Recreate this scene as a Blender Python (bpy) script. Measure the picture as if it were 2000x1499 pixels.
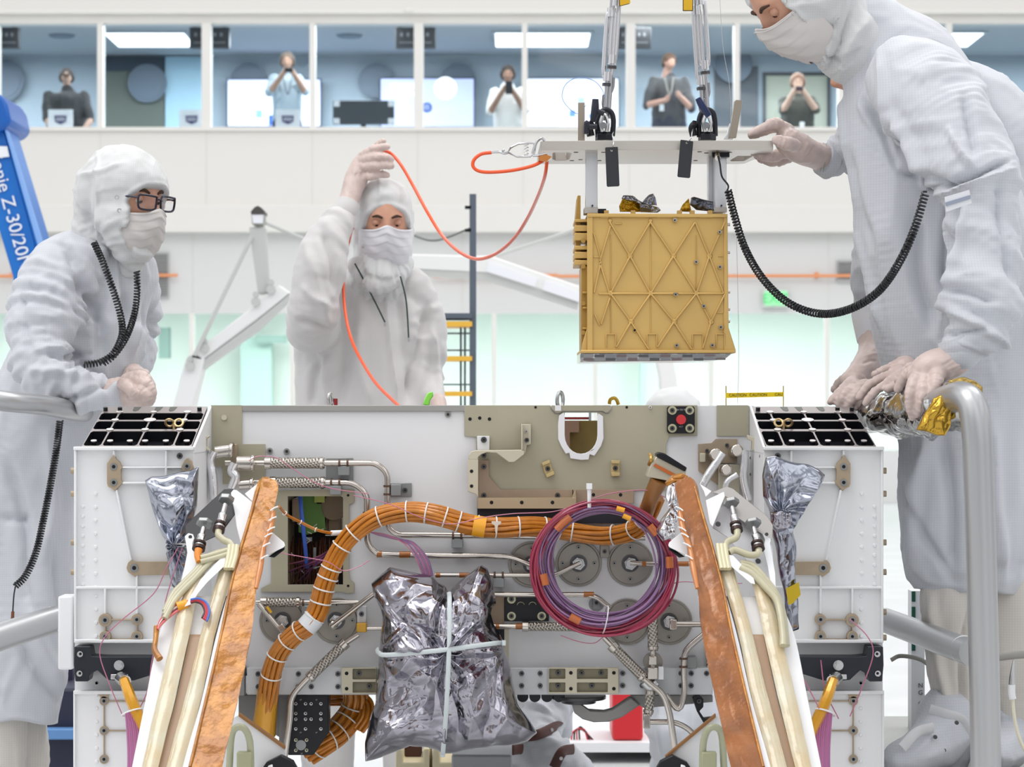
import bpy, math, random
import numpy as np
from mathutils import Vector, Matrix
from mathutils.geometry import tessellate_polygon
random.seed(7); RNG = np.random.default_rng(11)
for o in list(bpy.data.objects): bpy.data.objects.remove(o)
SC = bpy.context.scene; COL = SC.collection
# ---------------------------------------------------------------- camera, sky, lights, exposure
F, CX, HY, ZC = 5000.0, 1000.0, 791.0, 1.15        # focal length in px, principal column, horizon row, eye height
cam = bpy.data.cameras.new('camera'); camo = bpy.data.objects.new('camera', cam); COL.objects.link(camo)
camo.location = (0, 0, ZC); camo.rotation_euler = (math.pi/2, 0, 0)
cam.sensor_fit = 'HORIZONTAL'; cam.sensor_width = 36.0; cam.lens = 36.0*F/2000.0
cam.shift_x = 0.0; cam.shift_y = (HY-749.5)/2000.0; cam.clip_end = 200
cam.dof.use_dof = True; cam.dof.focus_distance = 5.0; cam.dof.aperture_fstop = 11.0
SC.camera = camo
vs = SC.view_settings; vs.view_transform = 'Standard'; vs.look = 'None'; vs.gamma = 1.0; vs.use_curve_mapping = False
vs.exposure = 0.23
SC.display_settings.display_device = 'sRGB'
SC.cycles.max_bounces = 7; SC.cycles.diffuse_bounces = 3; SC.cycles.glossy_bounces = 4; SC.cycles.transparent_max_bounces = 12
SC.cycles.caustics_reflective = False; SC.cycles.caustics_refractive = False; SC.cycles.sample_clamp_indirect = 4.0
W = bpy.data.worlds.new('clean_room_surroundings'); SC.world = W; W.use_nodes = True
nt = W.node_tree; nt.nodes.clear()
def N(t, **k):
    n = nt.nodes.new(t)
    for a, b in k.items(): setattr(n, a, b)
    return n
tc = N('ShaderNodeTexCoord'); sep = N('ShaderNodeSeparateXYZ'); nt.links.new(tc.outputs['Generated'], sep.inputs[0])
ramp = N('ShaderNodeValToRGB'); mr = N('ShaderNodeMapRange'); mr.inputs[1].default_value = -1; mr.inputs[2].default_value = 1
nt.links.new(sep.outputs[2], mr.inputs[0]); nt.links.new(mr.outputs[0], ramp.inputs[0])
cr = ramp.color_ramp; cr.elements[0].position = 0.0; cr.elements[0].color = (.42, .41, .40, 1); cr.elements[1].position = 1; cr.elements[1].color = (1.15, 1.16, 1.18, 1)
for p, c in ((.44, (.40, .40, .40, 1)), (.53, (.60, .61, .63, 1)), (.66, (.95, .96, .98, 1)), (.80, (1.2, 1.2, 1.22, 1))):
    e = cr.elements.new(p); e.color = c
wv = N('ShaderNodeTexNoise'); wv.inputs['Scale'].default_value = 2.6; wv.inputs['Detail'].default_value = 2.0   # noise adding bright and dark patches for the foil to reflect
nt.links.new(tc.outputs['Generated'], wv.inputs['Vector'])
r2 = N('ShaderNodeValToRGB'); r2.color_ramp.elements[0].position = .44; r2.color_ramp.elements[0].color = (.42, .43, .46, 1)
r2.color_ramp.elements[1].position = .56; r2.color_ramp.elements[1].color = (1.16, 1.15, 1.13, 1); nt.links.new(wv.outputs['Fac'], r2.inputs[0])
mx = N('ShaderNodeMix', data_type='RGBA', blend_type='MULTIPLY'); mx.inputs[0].default_value = 1
nt.links.new(ramp.outputs[0], mx.inputs[6]); nt.links.new(r2.outputs[0], mx.inputs[7])
bg = N('ShaderNodeBackground'); bg.inputs[1].default_value = 1.0; wo = N('ShaderNodeOutputWorld')
nt.links.new(mx.outputs[2], bg.inputs[0]); nt.links.new(bg.outputs[0], wo.inputs[0])
def area(name, loc, size, power, rot=(0, 0, 0), col=(1, 1, 1)):
    l = bpy.data.lights.new(name, 'AREA'); l.shape = 'RECTANGLE'; l.size, l.size_y = size; l.energy = power; l.color = col
    o = bpy.data.objects.new(name, l); COL.objects.link(o); o.location = loc; o.rotation_euler = rot; return o
area('ceiling_lamp_bank', (-2.5, 3.2, 7.5), (5, 3), 190, (math.radians(-6), math.radians(-12), 0), (1, .985, .96))
area('ceiling_lamp_bank', (3.0, 7.5, 7.8), (5, 3), 160, (0, math.radians(14), 0), (1, .985, .96))
area('hall_lamp_bank', (0, 17, 9.5), (14, 7), 390, (math.radians(18), 0, 0), (1, .98, .95))


# ---------------------------------------------------------------- helpers
def P(px, py, Y): return Vector(((px-CX)/F*Y, Y, ZC+(HY-py)/F*Y))       # a point seen at px,py standing at distance Y
def LIN(c):
    c = c/255.0
    return c/12.92 if c <= .04045 else ((c+.055)/1.055)**2.4
MATS = {}
def mat(name, rgb, rough=.5, metal=0.0, bump=0, bscale=60, bdist=.002, var=0, vscale=8, alpha=1, trans=0, emit=0, sheen=0, coat=0, grid=0, rgb2=None, sss=0, aniso=None, stretch=None, spec=None, ior=None):
    """rgb in 0-255 as the surface's own colour"""
    if name in MATS: return MATS[name]
    m = bpy.data.materials.new(name); m.use_nodes = True; t = m.node_tree; b = t.nodes['Principled BSDF']
    c = [LIN(v) for v in rgb]+[1]
    b.inputs['Base Color'].default_value = c; b.inputs['Roughness'].default_value = rough; b.inputs['Metallic'].default_value = metal
    if alpha < 1: b.inputs['Alpha'].default_value = alpha
    if trans: b.inputs['Transmission Weight'].default_value = trans
    if sheen: b.inputs['Sheen Weight'].default_value = sheen
    if coat: b.inputs['Coat Weight'].default_value = coat; b.inputs['Coat Roughness'].default_value = .08
    if spec is not None: b.inputs['Specular IOR Level'].default_value = spec
    if ior: b.inputs['IOR'].default_value = ior
    if sss: b.inputs['Subsurface Weight'].default_value = sss; b.inputs['Subsurface Radius'].default_value = (.02, .008, .005); b.inputs['Subsurface Scale'].default_value = .4
    if emit: b.inputs['Emission Color'].default_value = c; b.inputs['Emission Strength'].default_value = emit
    co = t.nodes.new('ShaderNodeTexCoord'); vec = co.outputs['Object']
    if stretch:
        mp = t.nodes.new('ShaderNodeMapping'); mp.inputs['Scale'].default_value = stretch; t.links.new(vec, mp.inputs[0]); vec = mp.outputs[0]
    if var or rgb2:
        n = t.nodes.new('ShaderNodeTexNoise'); n.inputs['Scale'].default_value = vscale; n.inputs['Detail'].default_value = 4; t.links.new(vec, n.inputs['Vector'])
        mm = t.nodes.new('ShaderNodeMix'); mm.data_type = 'RGBA'
        mm.inputs[6].default_value = c; d = [LIN(v) for v in rgb2]+[1] if rgb2 else [v*(1-var) for v in c[:3]]+[1]; mm.inputs[7].default_value = d
        q = t.nodes.new('ShaderNodeMapRange'); q.inputs[1].default_value = .38; q.inputs[2].default_value = .62
        t.links.new(n.outputs['Fac'], q.inputs[0]); t.links.new(q.outputs[0], mm.inputs[0]); t.links.new(mm.outputs[2], b.inputs['Base Color'])
    if bump or grid:
        bp = t.nodes.new('ShaderNodeBump'); bp.inputs['Strength'].default_value = bump or .3; bp.inputs['Distance'].default_value = bdist
        n = t.nodes.new('ShaderNodeTexNoise'); n.inputs['Scale'].default_value = bscale; n.inputs['Detail'].default_value = 3; t.links.new(vec, n.inputs['Vector'])
        h = n.outputs['Fac']
        if grid:      # woven check of the clean-room cloth: fine threads every few millimetres
            s = t.nodes.new('ShaderNodeSeparateXYZ'); t.links.new(vec, s.inputs[0]); outs = []
            for i in (0, 2):
                a = t.nodes.new('ShaderNodeMath'); a.operation = 'MULTIPLY'; a.inputs[1].default_value = 1.0/grid; t.links.new(s.outputs[i], a.inputs[0])
                f = t.nodes.new('ShaderNodeMath'); f.operation = 'FRACT'; t.links.new(a.outputs[0], f.inputs[0])
                g = t.nodes.new('ShaderNodeMath'); g.operation = 'GREATER_THAN'; g.inputs[1].default_value = .78; t.links.new(f.outputs[0], g.inputs[0]); outs.append(g)
            ad = t.nodes.new('ShaderNodeMath'); ad.operation = 'MAXIMUM'; t.links.new(outs[0].outputs[0], ad.inputs[0]); t.links.new(outs[1].outputs[0], ad.inputs[1])
            k = t.nodes.new('ShaderNodeMath'); k.operation = 'MULTIPLY_ADD'; k.inputs[1].default_value = .2; t.links.new(ad.outputs[0], k.inputs[0]); t.links.new(h, k.inputs[2]); h = k.outputs[0]
            mc = t.nodes.new('ShaderNodeMix'); mc.data_type = 'RGBA'; mc.inputs[6].default_value = c; mc.inputs[7].default_value = [v*.93 for v in c[:3]]+[1]
            t.links.new(ad.outputs[0], mc.inputs[0]); t.links.new(mc.outputs[2], b.inputs['Base Color'])
        t.links.new(h, bp.inputs['Height']); t.links.new(bp.outputs[0], b.inputs['Normal'])
    MATS[name] = m; return m
ORG = {}
def tag(o, label=None, cat=None, group=None, kind=None):
    if label: o['label'] = label
    if cat: o['category'] = cat
    if group: o['group'] = group
    if kind: o['kind'] = kind
    return o
def empty(name, loc, label, cat, group=None):
    o = bpy.data.objects.new(name, None); COL.objects.link(o); o.location = loc; o.empty_display_size = .05
    ORG[o.name] = Vector(loc); return tag(o, label, cat, group)
def org(p): return ORG.get(p.name, Vector((0, 0, 0))) if p else Vector((0, 0, 0))
def catmull(pts, n):
    """pts: array (k,d); returns about n samples per span"""
    p = np.asarray(pts, float)
    if len(p) < 3: 
        t = np.linspace(0, 1, n+1)[:, None]; return p[0]*(1-t)+p[-1]*t
    q = np.vstack([2*p[0]-p[1], p, 2*p[-1]-p[-2]]); out = []
    for i in range(1, len(q)-2):
        t = np.linspace(0, 1, n, endpoint=False)[:, None]; a, b, c, d = q[i-1], q[i], q[i+1], q[i+2]
        out.append(.5*((2*b)+(-a+c)*t+(2*a-5*b+4*c-d)*t**2+(-a+3*b-3*c+d)*t**3))
    out.append(p[-1][None]); return np.vstack(out)
class MB:
    def __init__(s): s.v = []; s.f = []; s.m = []; s.cm = 0
    def add(s, vs, fs):
        b = len(s.v); s.v.extend([tuple(v) for v in vs]); s.f.extend([tuple(b+i for i in f) for f in fs]); s.m.extend([s.cm]*len(fs)); return s
    def box(s, a, b):
        x0, y0, z0 = a; x1, y1, z1 = b
        return s.add([(x0,y0,z0),(x1,y0,z0),(x1,y1,z0),(x0,y1,z0),(x0,y0,z1),(x1,y0,z1),(x1,y1,z1),(x0,y1,z1)],
                     [(0,3,2,1),(4,5,6,7),(0,1,5,4),(1,2,6,5),(2,3,7,6),(3,0,4,7)])
    def pbox(s, x0, y0, x1, y1, Y, dep):           # box whose front face is the pixel rectangle at distance Y
        a = P(x0, y1, Y); b = P(x1, y0, Y); return s.box((a.x, Y, a.z), (b.x, Y+dep, b.z))
    def plate(s, outer, holes=(), Y=5, dep=.005, M=None):
        """polygon in pixel coordinates at distance Y (or 3-D function M(u,v,d)), extruded away from the viewer"""
        mp = M or (lambda u, v, d: P(u, v, Y)+Vector((0, d, 0)))
        loops = [list(outer)]+[list(h) for h in holes]
        tri = tessellate_polygon([[Vector((u, v, 0)) for u, v in lp] for lp in loops])
        flat = [q for lp in loops for q in lp]; n = len(flat)
        vs = [mp(u, v, 0) for u, v in flat]+[mp(u, v, dep) for u, v in flat]; fs = []
        for t in tri:
            a, b, c = [Vector((*flat[i], 0)) for i in t]
            if (b-a).cross(c-a).z > 0: t = t[::-1]
            fs.append(tuple(t)); fs.append(tuple(i+n for i in t[::-1]))
        o = 0
        for lp in loops:
            k = len(lp)
            for i in range(k): fs.append((o+i, o+(i+1) % k, n+o+(i+1) % k, n+o+i))
            o += k
        return s.add(vs, fs)
    def cyl(s, a, b, r, n=20, r2=None, cap=True):
        a, b = Vector(a), Vector(b); r2 = r if r2 is None else r2; t = (b-a).normalized()
        u = t.orthogonal().normalized(); w = t.cross(u); vs = []
        for c, rr in ((a, r), (b, r2)):
            for i in range(n):
                g = 2*math.pi*i/n; vs.append(c+(u*math.cos(g)+w*math.sin(g))*rr)
        fs = [(i, (i+1) % n, n+(i+1) % n, n+i) for i in range(n)]
        if cap: fs += [tuple(range(n))[::-1], tuple(range(n, 2*n))]
        return s.add(vs, fs)
    def pcyl(s, px, py, rp, Y, dep, n=20, r2=None):     # round boss standing out towards the viewer from plane Y
        c = P(px, py, Y); r = rp/F*Y; return s.cyl(c, c-Vector((0, dep, 0)), r, n, (r2/F*Y if r2 is not None else None))
    def sphere(s, c, r, n=16, sc=(1, 1, 1)):
        c = Vector(c); vs = [c+Vector((0, 0, r*sc[2]))]; m = n//2
        for j in range(1, m):
            for i in range(n):
                a = math.pi*j/m; g = 2*math.pi*i/n
                vs.append(c+Vector((r*sc[0]*math.sin(a)*math.cos(g), r*sc[1]*math.sin(a)*math.sin(g), r*sc[2]*math.cos(a))))
        vs.append(c-Vector((0, 0, r*sc[2]))); fs = [(0, 1+i, 1+(i+1) % n) for i in range(n)]
        for j in range(m-2):
            for i in range(n): fs.append((1+j*n+i, 1+(j+1)*n+i, 1+(j+1)*n+(i+1) % n, 1+j*n+(i+1) % n))
        L = len(vs)-1; fs += [(L, L-n+(i+1) % n, L-n+i) for i in range(n)]
        return s.add(vs, fs)
    def tube(s, pts, r, n=10, seg=8, cap=True, flat=1.0, smooth=True):
        """pts: 3-D points; r: number or list; flat: depth radius / side radius"""
        pts = [tuple(p) for p in pts]; rr = r if hasattr(r, '__len__') else [r]*len(pts)
        A = np.array([list(p)+[q] for p, q in zip(pts, rr)], float)
        A = catmull(A, seg) if smooth else A
        c = A[:, :3]; rad = np.maximum(A[:, 3], 1e-5); T = np.gradient(c, axis=0); T /= np.linalg.norm(T, axis=1)[:, None]+1e-12
        fl = flat if hasattr(flat, '__len__') else None
        u = Vector(T[0]).orthogonal().normalized() if flat == 1.0 else None; vs = []
        k = len(c)
        for i in range(k):
            t = Vector(T[i])
            if flat == 1.0: u = (u-t*u.dot(t)).normalized()
            else:
                d = Vector((0, 1, 0)); d = (d-t*d.dot(t)); d.normalize(); u = t.cross(d).normalized()
            w = t.cross(u); q = Vector(c[i])
            for j in range(n):
                g = 2*math.pi*j/n; vs.append(q+(u*math.cos(g)+w*math.sin(g)*flat)*float(rad[i]))
        fs = [(i*n+j, i*n+(j+1) % n, (i+1)*n+(j+1) % n, (i+1)*n+j) for i in range(k-1) for j in range(n)]
        if cap:
            fs += [tuple(range(n))[::-1], tuple(range((k-1)*n, k*n))]
        return s.add(vs, fs)
    def loop(s, pts, r, n=8):
        k = len(pts); vs = []; P3 = [Vector(p) for p in pts]; u = None
        for i in range(k):
            t = (P3[(i+1) % k]-P3[i-1]).normalized()
            u = (u-t*u.dot(t)).normalized() if u else t.orthogonal().normalized()
            w = t.cross(u)
            for j in range(n):
                g = 2*math.pi*j/n; vs.append(P3[i]+(u*math.cos(g)+w*math.sin(g))*r)
        # align last ring to first by nearest start
        best = min(range(n), key=lambda d: (vs[(k-1)*n+d]-vs[0]).length)
        fs = [(i*n+j, i*n+(j+1) % n, (i+1)*n+(j+1) % n, (i+1)*n+j) for i in range(k-1) for j in range(n)]
        fs += [((k-1)*n+(j+best) % n, (k-1)*n+(j+1+best) % n, (j+1) % n, j) for j in range(n)]
        return s.add(vs, fs)
    def build(s, name, m, parent=None, bevel=0, smooth=True, angle=35, label=None, solid=0, sub=0):
        me = bpy.data.meshes.new(name); o0 = org(parent)
        me.from_pydata([(v[0]-o0.x, v[1]-o0.y, v[2]-o0.z) for v in s.v], [], s.f)
        for x in (m if isinstance(m, (list, tuple)) else [m]): me.materials.append(x)
        if isinstance(m, (list, tuple)): me.polygons.foreach_set('material_index', s.m)
        me.validate(); me.update()
        import bmesh
        bm = bmesh.new(); bm.from_mesh(me); bmesh.ops.recalc_face_normals(bm, faces=bm.faces); bm.to_mesh(me); bm.free()
        if smooth:
            me.shade_smooth()
            try: me.set_sharp_from_angle(angle=math.radians(angle))
            except Exception: pass
        o = bpy.data.objects.new(name, me); COL.objects.link(o)
        if parent: o.parent = parent
        ORG[o.name] = Vector(o0)
        if bevel:
            b = o.modifiers.new('bevel', 'BEVEL'); b.width = bevel; b.segments = 2; b.limit_method = 'ANGLE'; b.angle_limit = math.radians(40)
        if solid:
            b = o.modifiers.new('solid', 'SOLIDIFY'); b.thickness = solid; b.offset = 0
        if sub:
            b = o.modifiers.new('sub', 'SUBSURF'); b.levels = b.render_levels = sub
        if label: o['label'] = label
        return o
def thing(mb, name, m, label, cat, group=None, **k):
    o = mb.build(name, m, None, **k)
    me = o.data; n = len(me.vertices); a = np.empty(n*3); me.vertices.foreach_get('co', a); a = a.reshape(-1, 3)
    c = (a.min(0)+a.max(0))/2; c[2] = a[:, 2].min(); a -= c; me.vertices.foreach_set('co', a.ravel()); me.update(); o.location = c; ORG[o.name] = Vector(c)
    return tag(o, label, cat, group)
def struct(mb, name, m, **k): return tag(mb.build(name, m, None, **k), kind='structure')
def copy_tree(o, parent=None):
    c = o.copy(); COL.objects.link(c)
    if parent: c.parent = parent
    for ch in list(o.children): copy_tree(ch, c)
    ORG[c.name] = org(o)
    return c
# value noise, -1..1
def _h(i, j, k, s):
    n = (i*374761393+j*668265263+k*2147483647+s*974634777) & 0xffffffff
    n = ((n ^ (n >> 13))*1274126177) & 0xffffffff
    n = ((n ^ (n >> 16))*2246822519) & 0xffffffff
    return ((n ^ (n >> 15)) & 0xffffff)/float(0xffffff)*2-1
def noise(p, s=0):
    p = np.asarray(p, float)+1000.0; i = np.floor(p).astype(np.int64); f = p-i; f = f*f*f*(f*(f*6-15)+10); r = 0
    for a in (0, 1):
        for b in (0, 1):
            for c in (0, 1):
                w = (f[:, 0] if a else 1-f[:, 0])*(f[:, 1] if b else 1-f[:, 1])*(f[:, 2] if c else 1-f[:, 2])
                r = r+w*_h(i[:, 0]+a, i[:, 1]+b, i[:, 2]+c, s)
    return r
def ridge(p, s=0): return 1-2*np.abs(noise(p, s))
def crumple(p, sc, s=0):       # sharp creases at several sizes, p in metres
    q = p*sc; w = np.stack([noise(q*.6, s+5), noise(q*.6, s+6), noise(q*.6, s+7)], 1); q = q+w*.8
    return np.abs(noise(q, s))*1.0+np.abs(noise(q*2.1+3, s+1))*.5+np.abs(noise(q*4.3+7, s+2))*.24-.6
def get_v(me):
    a = np.empty(len(me.vertices)*3); me.vertices.foreach_get('co', a); return a.reshape(-1, 3)
def get_n(me):
    a = np.empty(len(me.vertices)*3); me.vertex_normals.foreach_get('vector', a); return a.reshape(-1, 3)
def set_v(me, a): me.vertices.foreach_set('co', np.ascontiguousarray(a, dtype=np.float64).ravel()); me.update()
def edges(me):
    e = np.empty(len(me.edges)*2, np.int32); me.edges.foreach_get('vertices', e); return e.reshape(-1, 2)
def lap(a, e, it, k=.5):
    n = len(a); deg = np.bincount(e.ravel(), minlength=n).astype(float); deg[deg == 0] = 1
    for _ in range(it):
        if a.ndim == 1:
            sm = np.bincount(e[:, 0], a[e[:, 1]], n)+np.bincount(e[:, 1], a[e[:, 0]], n); a = a*(1-k)+k*sm/deg
        else:
            sm = np.stack([np.bincount(e[:, 0], a[e[:, 1], c], n)+np.bincount(e[:, 1], a[e[:, 0], c], n) for c in range(a.shape[1])], 1)
            a = a*(1-k)+k*sm/deg[:, None]
    return a
def screen(a):       # pixel position of world points
    return CX+a[:, 0]/a[:, 1]*F, HY-(a[:, 2]-ZC)/a[:, 1]*F
class Blob:
    """limbs and trunks as swept ellipses, fused into ONE continuous surface, smoothed, then creased like cloth"""
    def __init__(s): s.mb = MB(); s.sk = []
    def limb(s, nodes, flat=1.0, dY=0, n=20, k=1.0):
        # nodes: (px, py, Y, r_px) ; rounded ends
        A = np.array([[*P(a[0], a[1], a[2]+dY), a[3]*k/F*(a[2]+dY)] for a in nodes])
        return s.limb3(A, flat, n)
    def limb3(s, A, flat=1.0, n=20):
        A = np.asarray(A, float); C = catmull(A, 8); r = np.maximum(C[:, 3], .001)
        # rounded caps
        d0 = C[0, :3]-C[1, :3]; d0 /= np.linalg.norm(d0)+1e-9; d1 = C[-1, :3]-C[-2, :3]; d1 /= np.linalg.norm(d1)+1e-9; cap = []
        th = (.97, .8, .5)
        pre = [np.r_[C[0, :3]+d0*r[0]*t, r[0]*math.sqrt(1-t*t)] for t in th]; post = [np.r_[C[-1, :3]+d1*r[-1]*t, r[-1]*math.sqrt(1-t*t)] for t in th[::-1]]
        D = np.vstack([pre, C, post]); s.mb.tube(D[:, :3], list(D[:, 3]), n=n, smooth=False, flat=flat)
        T = np.gradient(C[:, :3], axis=0); T /= np.linalg.norm(T, axis=1)[:, None]+1e-9
        L = np.r_[0, np.cumsum(np.linalg.norm(np.diff(C[:, :3], axis=0), axis=1))]
        s.sk.append(np.c_[C[:, :3], T, L+len(s.sk)*3.7]); return s
    def ball(s, px, py, Y, rp, sc=(1, 1, 1)): s.mb.sphere(P(px, py, Y), rp/F*Y, 20, sc); return s
    def mesh(s, voxel, smooth=6):
        me = bpy.data.meshes.new('t'); me.from_pydata(s.mb.v, [], s.mb.f); me.update()
        o = bpy.data.objects.new('t', me); COL.objects.link(o); r = o.modifiers.new('r', 'REMESH'); r.mode = 'VOXEL'; r.voxel_size = voxel; r.use_smooth_shade = True
        dg = bpy.context.evaluated_depsgraph_get(); m2 = bpy.data.meshes.new_from_object(o.evaluated_get(dg)); bpy.data.objects.remove(o); bpy.data.meshes.remove(me)
        s.me = m2; s.e = edges(m2); v = lap(get_v(m2), s.e, smooth); set_v(m2, v); return s
    def folds(s, amp=.006, wl=.09, seed=0, along=.35, it=2, fine=.35, creases=()):
        me = s.me; v = get_v(me); nm = get_n(me); S = np.vstack(s.sk) if s.sk else None
        if S is not None:
            idx = np.empty(len(v), int)
            for a in range(0, len(v), 20000):
                d = ((v[a:a+20000, None, :]-S[None, :, :3])**2).sum(2); idx[a:a+20000] = d.argmin(1)
            c = S[idx]; rad = v-c[:, :3]; tt = c[:, 3:6]
            q = rad*1.0+tt*(c[:, 6]*along)[:, None]+np.floor(c[:, 6]/3.7)[:, None]*.77
        else: q = v.copy()
        w = np.stack([noise(v*5, seed+20), noise(v*5, seed+21), noise(v*5, seed+22)], 1)*.022
        q = (q+w)/wl
        d = noise(q*.6, seed)*.85-np.abs(noise(q*.9, seed+1))*1.1+np.clip(ridge(q*1.3, seed+4), 0, 1)**3*.35-np.abs(noise(q*2.1, seed+2))*fine*1.3+.2
        d = lap(d*amp, s.e, it)
        if len(creases):
            sx, sy = screen(v)
            for (x0, y0, x1, y1, wd, am) in creases:
                dx, dy = x1-x0, y1-y0; L = math.hypot(dx, dy); t = ((sx-x0)*dx+(sy-y0)*dy)/L/L
                dist = ((sx-x0)*dy-(sy-y0)*dx)/L
                wob = noise(np.c_[t*2+x0, np.zeros(len(t)), np.full(len(t), y0*.1)], 3)*wd*.8
                g = np.exp(-((dist+wob)/wd)**2)*np.clip(np.minimum(t, 1-t)*4+.4, 0, 1)*((t > -.1) & (t < 1.1))*(nm[:, 1] < .25)
                d = d+g*am*1.7
        set_v(me, v+nm*d[:, None]); return s
    def done(s, name, m, parent, label=None, post=None):
        v = get_v(s.me)
        if post: v = post(v, s.e)
        v = v-np.array(org(parent)); set_v(s.me, v); s.me.materials.clear(); s.me.materials.append(m); s.me.shade_smooth(); s.me.name = name
        o = bpy.data.objects.new(name, s.me); COL.objects.link(o)
        if parent: o.parent = parent
        ORG[o.name] = org(parent)
        if label: o['label'] = label
        return o
def hem(ypx):          # cloth ends in a straight hem instead of a rounded end
    def f(v, e):
        sx, sy = screen(v); zl = ZC+(HY-ypx)/F*v[:, 1]+.006*np.sin(sx*.05); v = v.copy(); v[:, 2] = np.maximum(v[:, 2], zl+(v[:, 2]-zl)*.06); return v
    return f
def pillow(outline, Y, thick, name, m, parent=None, amp=.01, sc=14, seed=0, rings=60, n=360, power=.45, fans=(), back=.35, dYf=None, fine=0):
    """a stuffed bag: outline in pixels at distance Y swells towards the viewer, with crumples"""
    B = np.array(outline, float); B = np.vstack([B, B[:1]]); L = np.r_[0, np.cumsum(np.hypot(*np.diff(B, axis=0).T))]
    t = np.linspace(0, L[-1], n, endpoint=False); bx = np.interp(t, L, B[:, 0]); by = np.interp(t, L, B[:, 1])
    cx, cy = bx.mean(), by.mean(); vs = []; k = rings
    R = np.linspace(0, 1, k+1)[1:]
    X = np.concatenate([[cx]]+[cx+(bx-cx)*r for r in R]); Z = np.concatenate([[cy]]+[cy+(by-cy)*r for r in R]); rr = np.concatenate([[0]]+[np.full(n, r) for r in R])
    h = (1-rr**2.5)**power; out = []
    base = np.stack([(X-CX)/F*Y, np.full(len(X), Y, float), ZC+(HY-Z)/F*Y], 1)
    for sgn in (1, -1):
        q = base.copy(); c = crumple(q+np.array([0, sgn*3, 0]), sc, seed)
        for (fx, fy, fr, fn, fa) in fans:       # pleats that radiate from where a tie gathers the foil
            dx, dy = X-fx, Z-fy; d = np.hypot(dx, dy); an = np.arctan2(dy, dx)
            c = c+fa*np.abs(np.mod(an*fn/math.pi+noise(np.c_[an*2, d/60, d*0], seed+9)*.8, 2)-1)*np.exp(-d/fr)
        off = -sgn*thick*h*(1 if sgn > 0 else back)-sgn*amp*c*np.clip((1-rr)*6, 0.12, 1)
        if fine: off = off-sgn*fine*crumple(q, sc*3.5, seed+31)*np.clip((1-rr)*6, 0, 1)
        q[:, 1] += off
        if dYf is not None: q[:, 1] += dYf(X, Z)
        w = noise(q*25, seed+3)*.0035*np.clip(rr*2-1, 0, 1); q[:, 0] += w; q[:, 2] += noise(q*25, seed+4)*.0035*np.clip(rr*2-1, 0, 1)
        out.append(q)
    b = out[1]; rim = slice(1+(k-1)*n, 1+k*n); m_ = (out[0][rim]+out[1][rim])/2; out[0][rim] = m_; b[rim] = m_
    fs = []
    for o0, flip in ((0, 0), (len(X), 1)):
        for i in range(n):
            f = (o0, o0+1+i, o0+1+(i+1) % n); fs.append(f[::-1] if flip else f)
        for j in range(k-1):
            for i in range(n):
                a, b2 = o0+1+j*n+i, o0+1+j*n+(i+1) % n; f = (a, a+n, b2+n, b2); fs.append(f[::-1] if flip else f)
    mb = MB(); mb.v = [tuple(v) for v in np.vstack(out)]; mb.f = fs; mb.m = [0]*len(fs)
    return mb.build(name, m, parent, angle=180)
def text(s, name, m, size, M, parent=None, depth=.0005, align='CENTER'):
    c = bpy.data.curves.new(name, 'FONT'); c.body = s; c.size = size; c.extrude = depth; c.align_x = align; c.align_y = 'CENTER'
    o = bpy.data.objects.new(name, c); COL.objects.link(o); dg = bpy.context.evaluated_depsgraph_get()
    me = bpy.data.meshes.new_from_object(o.evaluated_get(dg)); bpy.data.objects.remove(o)
    me.transform(Matrix.Translation(-org(parent)) @ M); me.materials.clear(); me.materials.append(m)
    o = bpy.data.objects.new(name, me); COL.objects.link(o)
    if parent: o.parent = parent
    ORG[o.name] = org(parent); return o
def face_cam(px, py, Y, rot=0):      # text frame standing upright facing the viewer
    return Matrix.Translation(P(px, py, Y)) @ Matrix.Rotation(math.pi/2, 4, 'X') @ Matrix.Rotation(rot, 4, 'Z')
# ================================================================ THE HALL
Mwall = mat('wall_paint', (236, 234, 229), .6); Mwall2 = mat('wall_paint_lower', (226, 227, 226), .6); Mtrim = mat('wall_trim', (240, 238, 233), .5)
Mfloor = mat('floor_vinyl', (215, 216, 216), .35, var=.08, vscale=2)
mb = MB(); mb.box((-16, -4, -.05), (16, 36, 0)); struct(mb, 'floor', Mfloor)
YW = 30.0
def wx(px, Y=YW): return (px-CX)/F*Y
def wz(py, Y=YW): return ZC+(HY-py)/F*Y
# far wall: band above the gallery glass, spandrel, ledge, lower band
mb = MB()
mb.box((-16, YW, wz(46)), (16, YW+.25, wz(-260)))
mb.box((-16, YW, wz(402)), (16, YW+.25, wz(251)))
mb.box((-16, YW-.12, wz(455)), (16, YW+.25, wz(402)))
struct(mb, 'wall_back', Mwall, bevel=.01)
mb = MB(); mb.box((-16, YW+.08, wz(612)), (16, YW+.3, wz(455))); mb.box((-16, YW+.08, 0), (16, YW+.3, wz(880)))
struct(mb, 'wall_lower', Mwall2)
mb = MB(); mb.box((-16, YW-.10, wz(28)), (16, YW+.02, wz(20))); struct(mb, 'trim_1', Mtrim)
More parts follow.
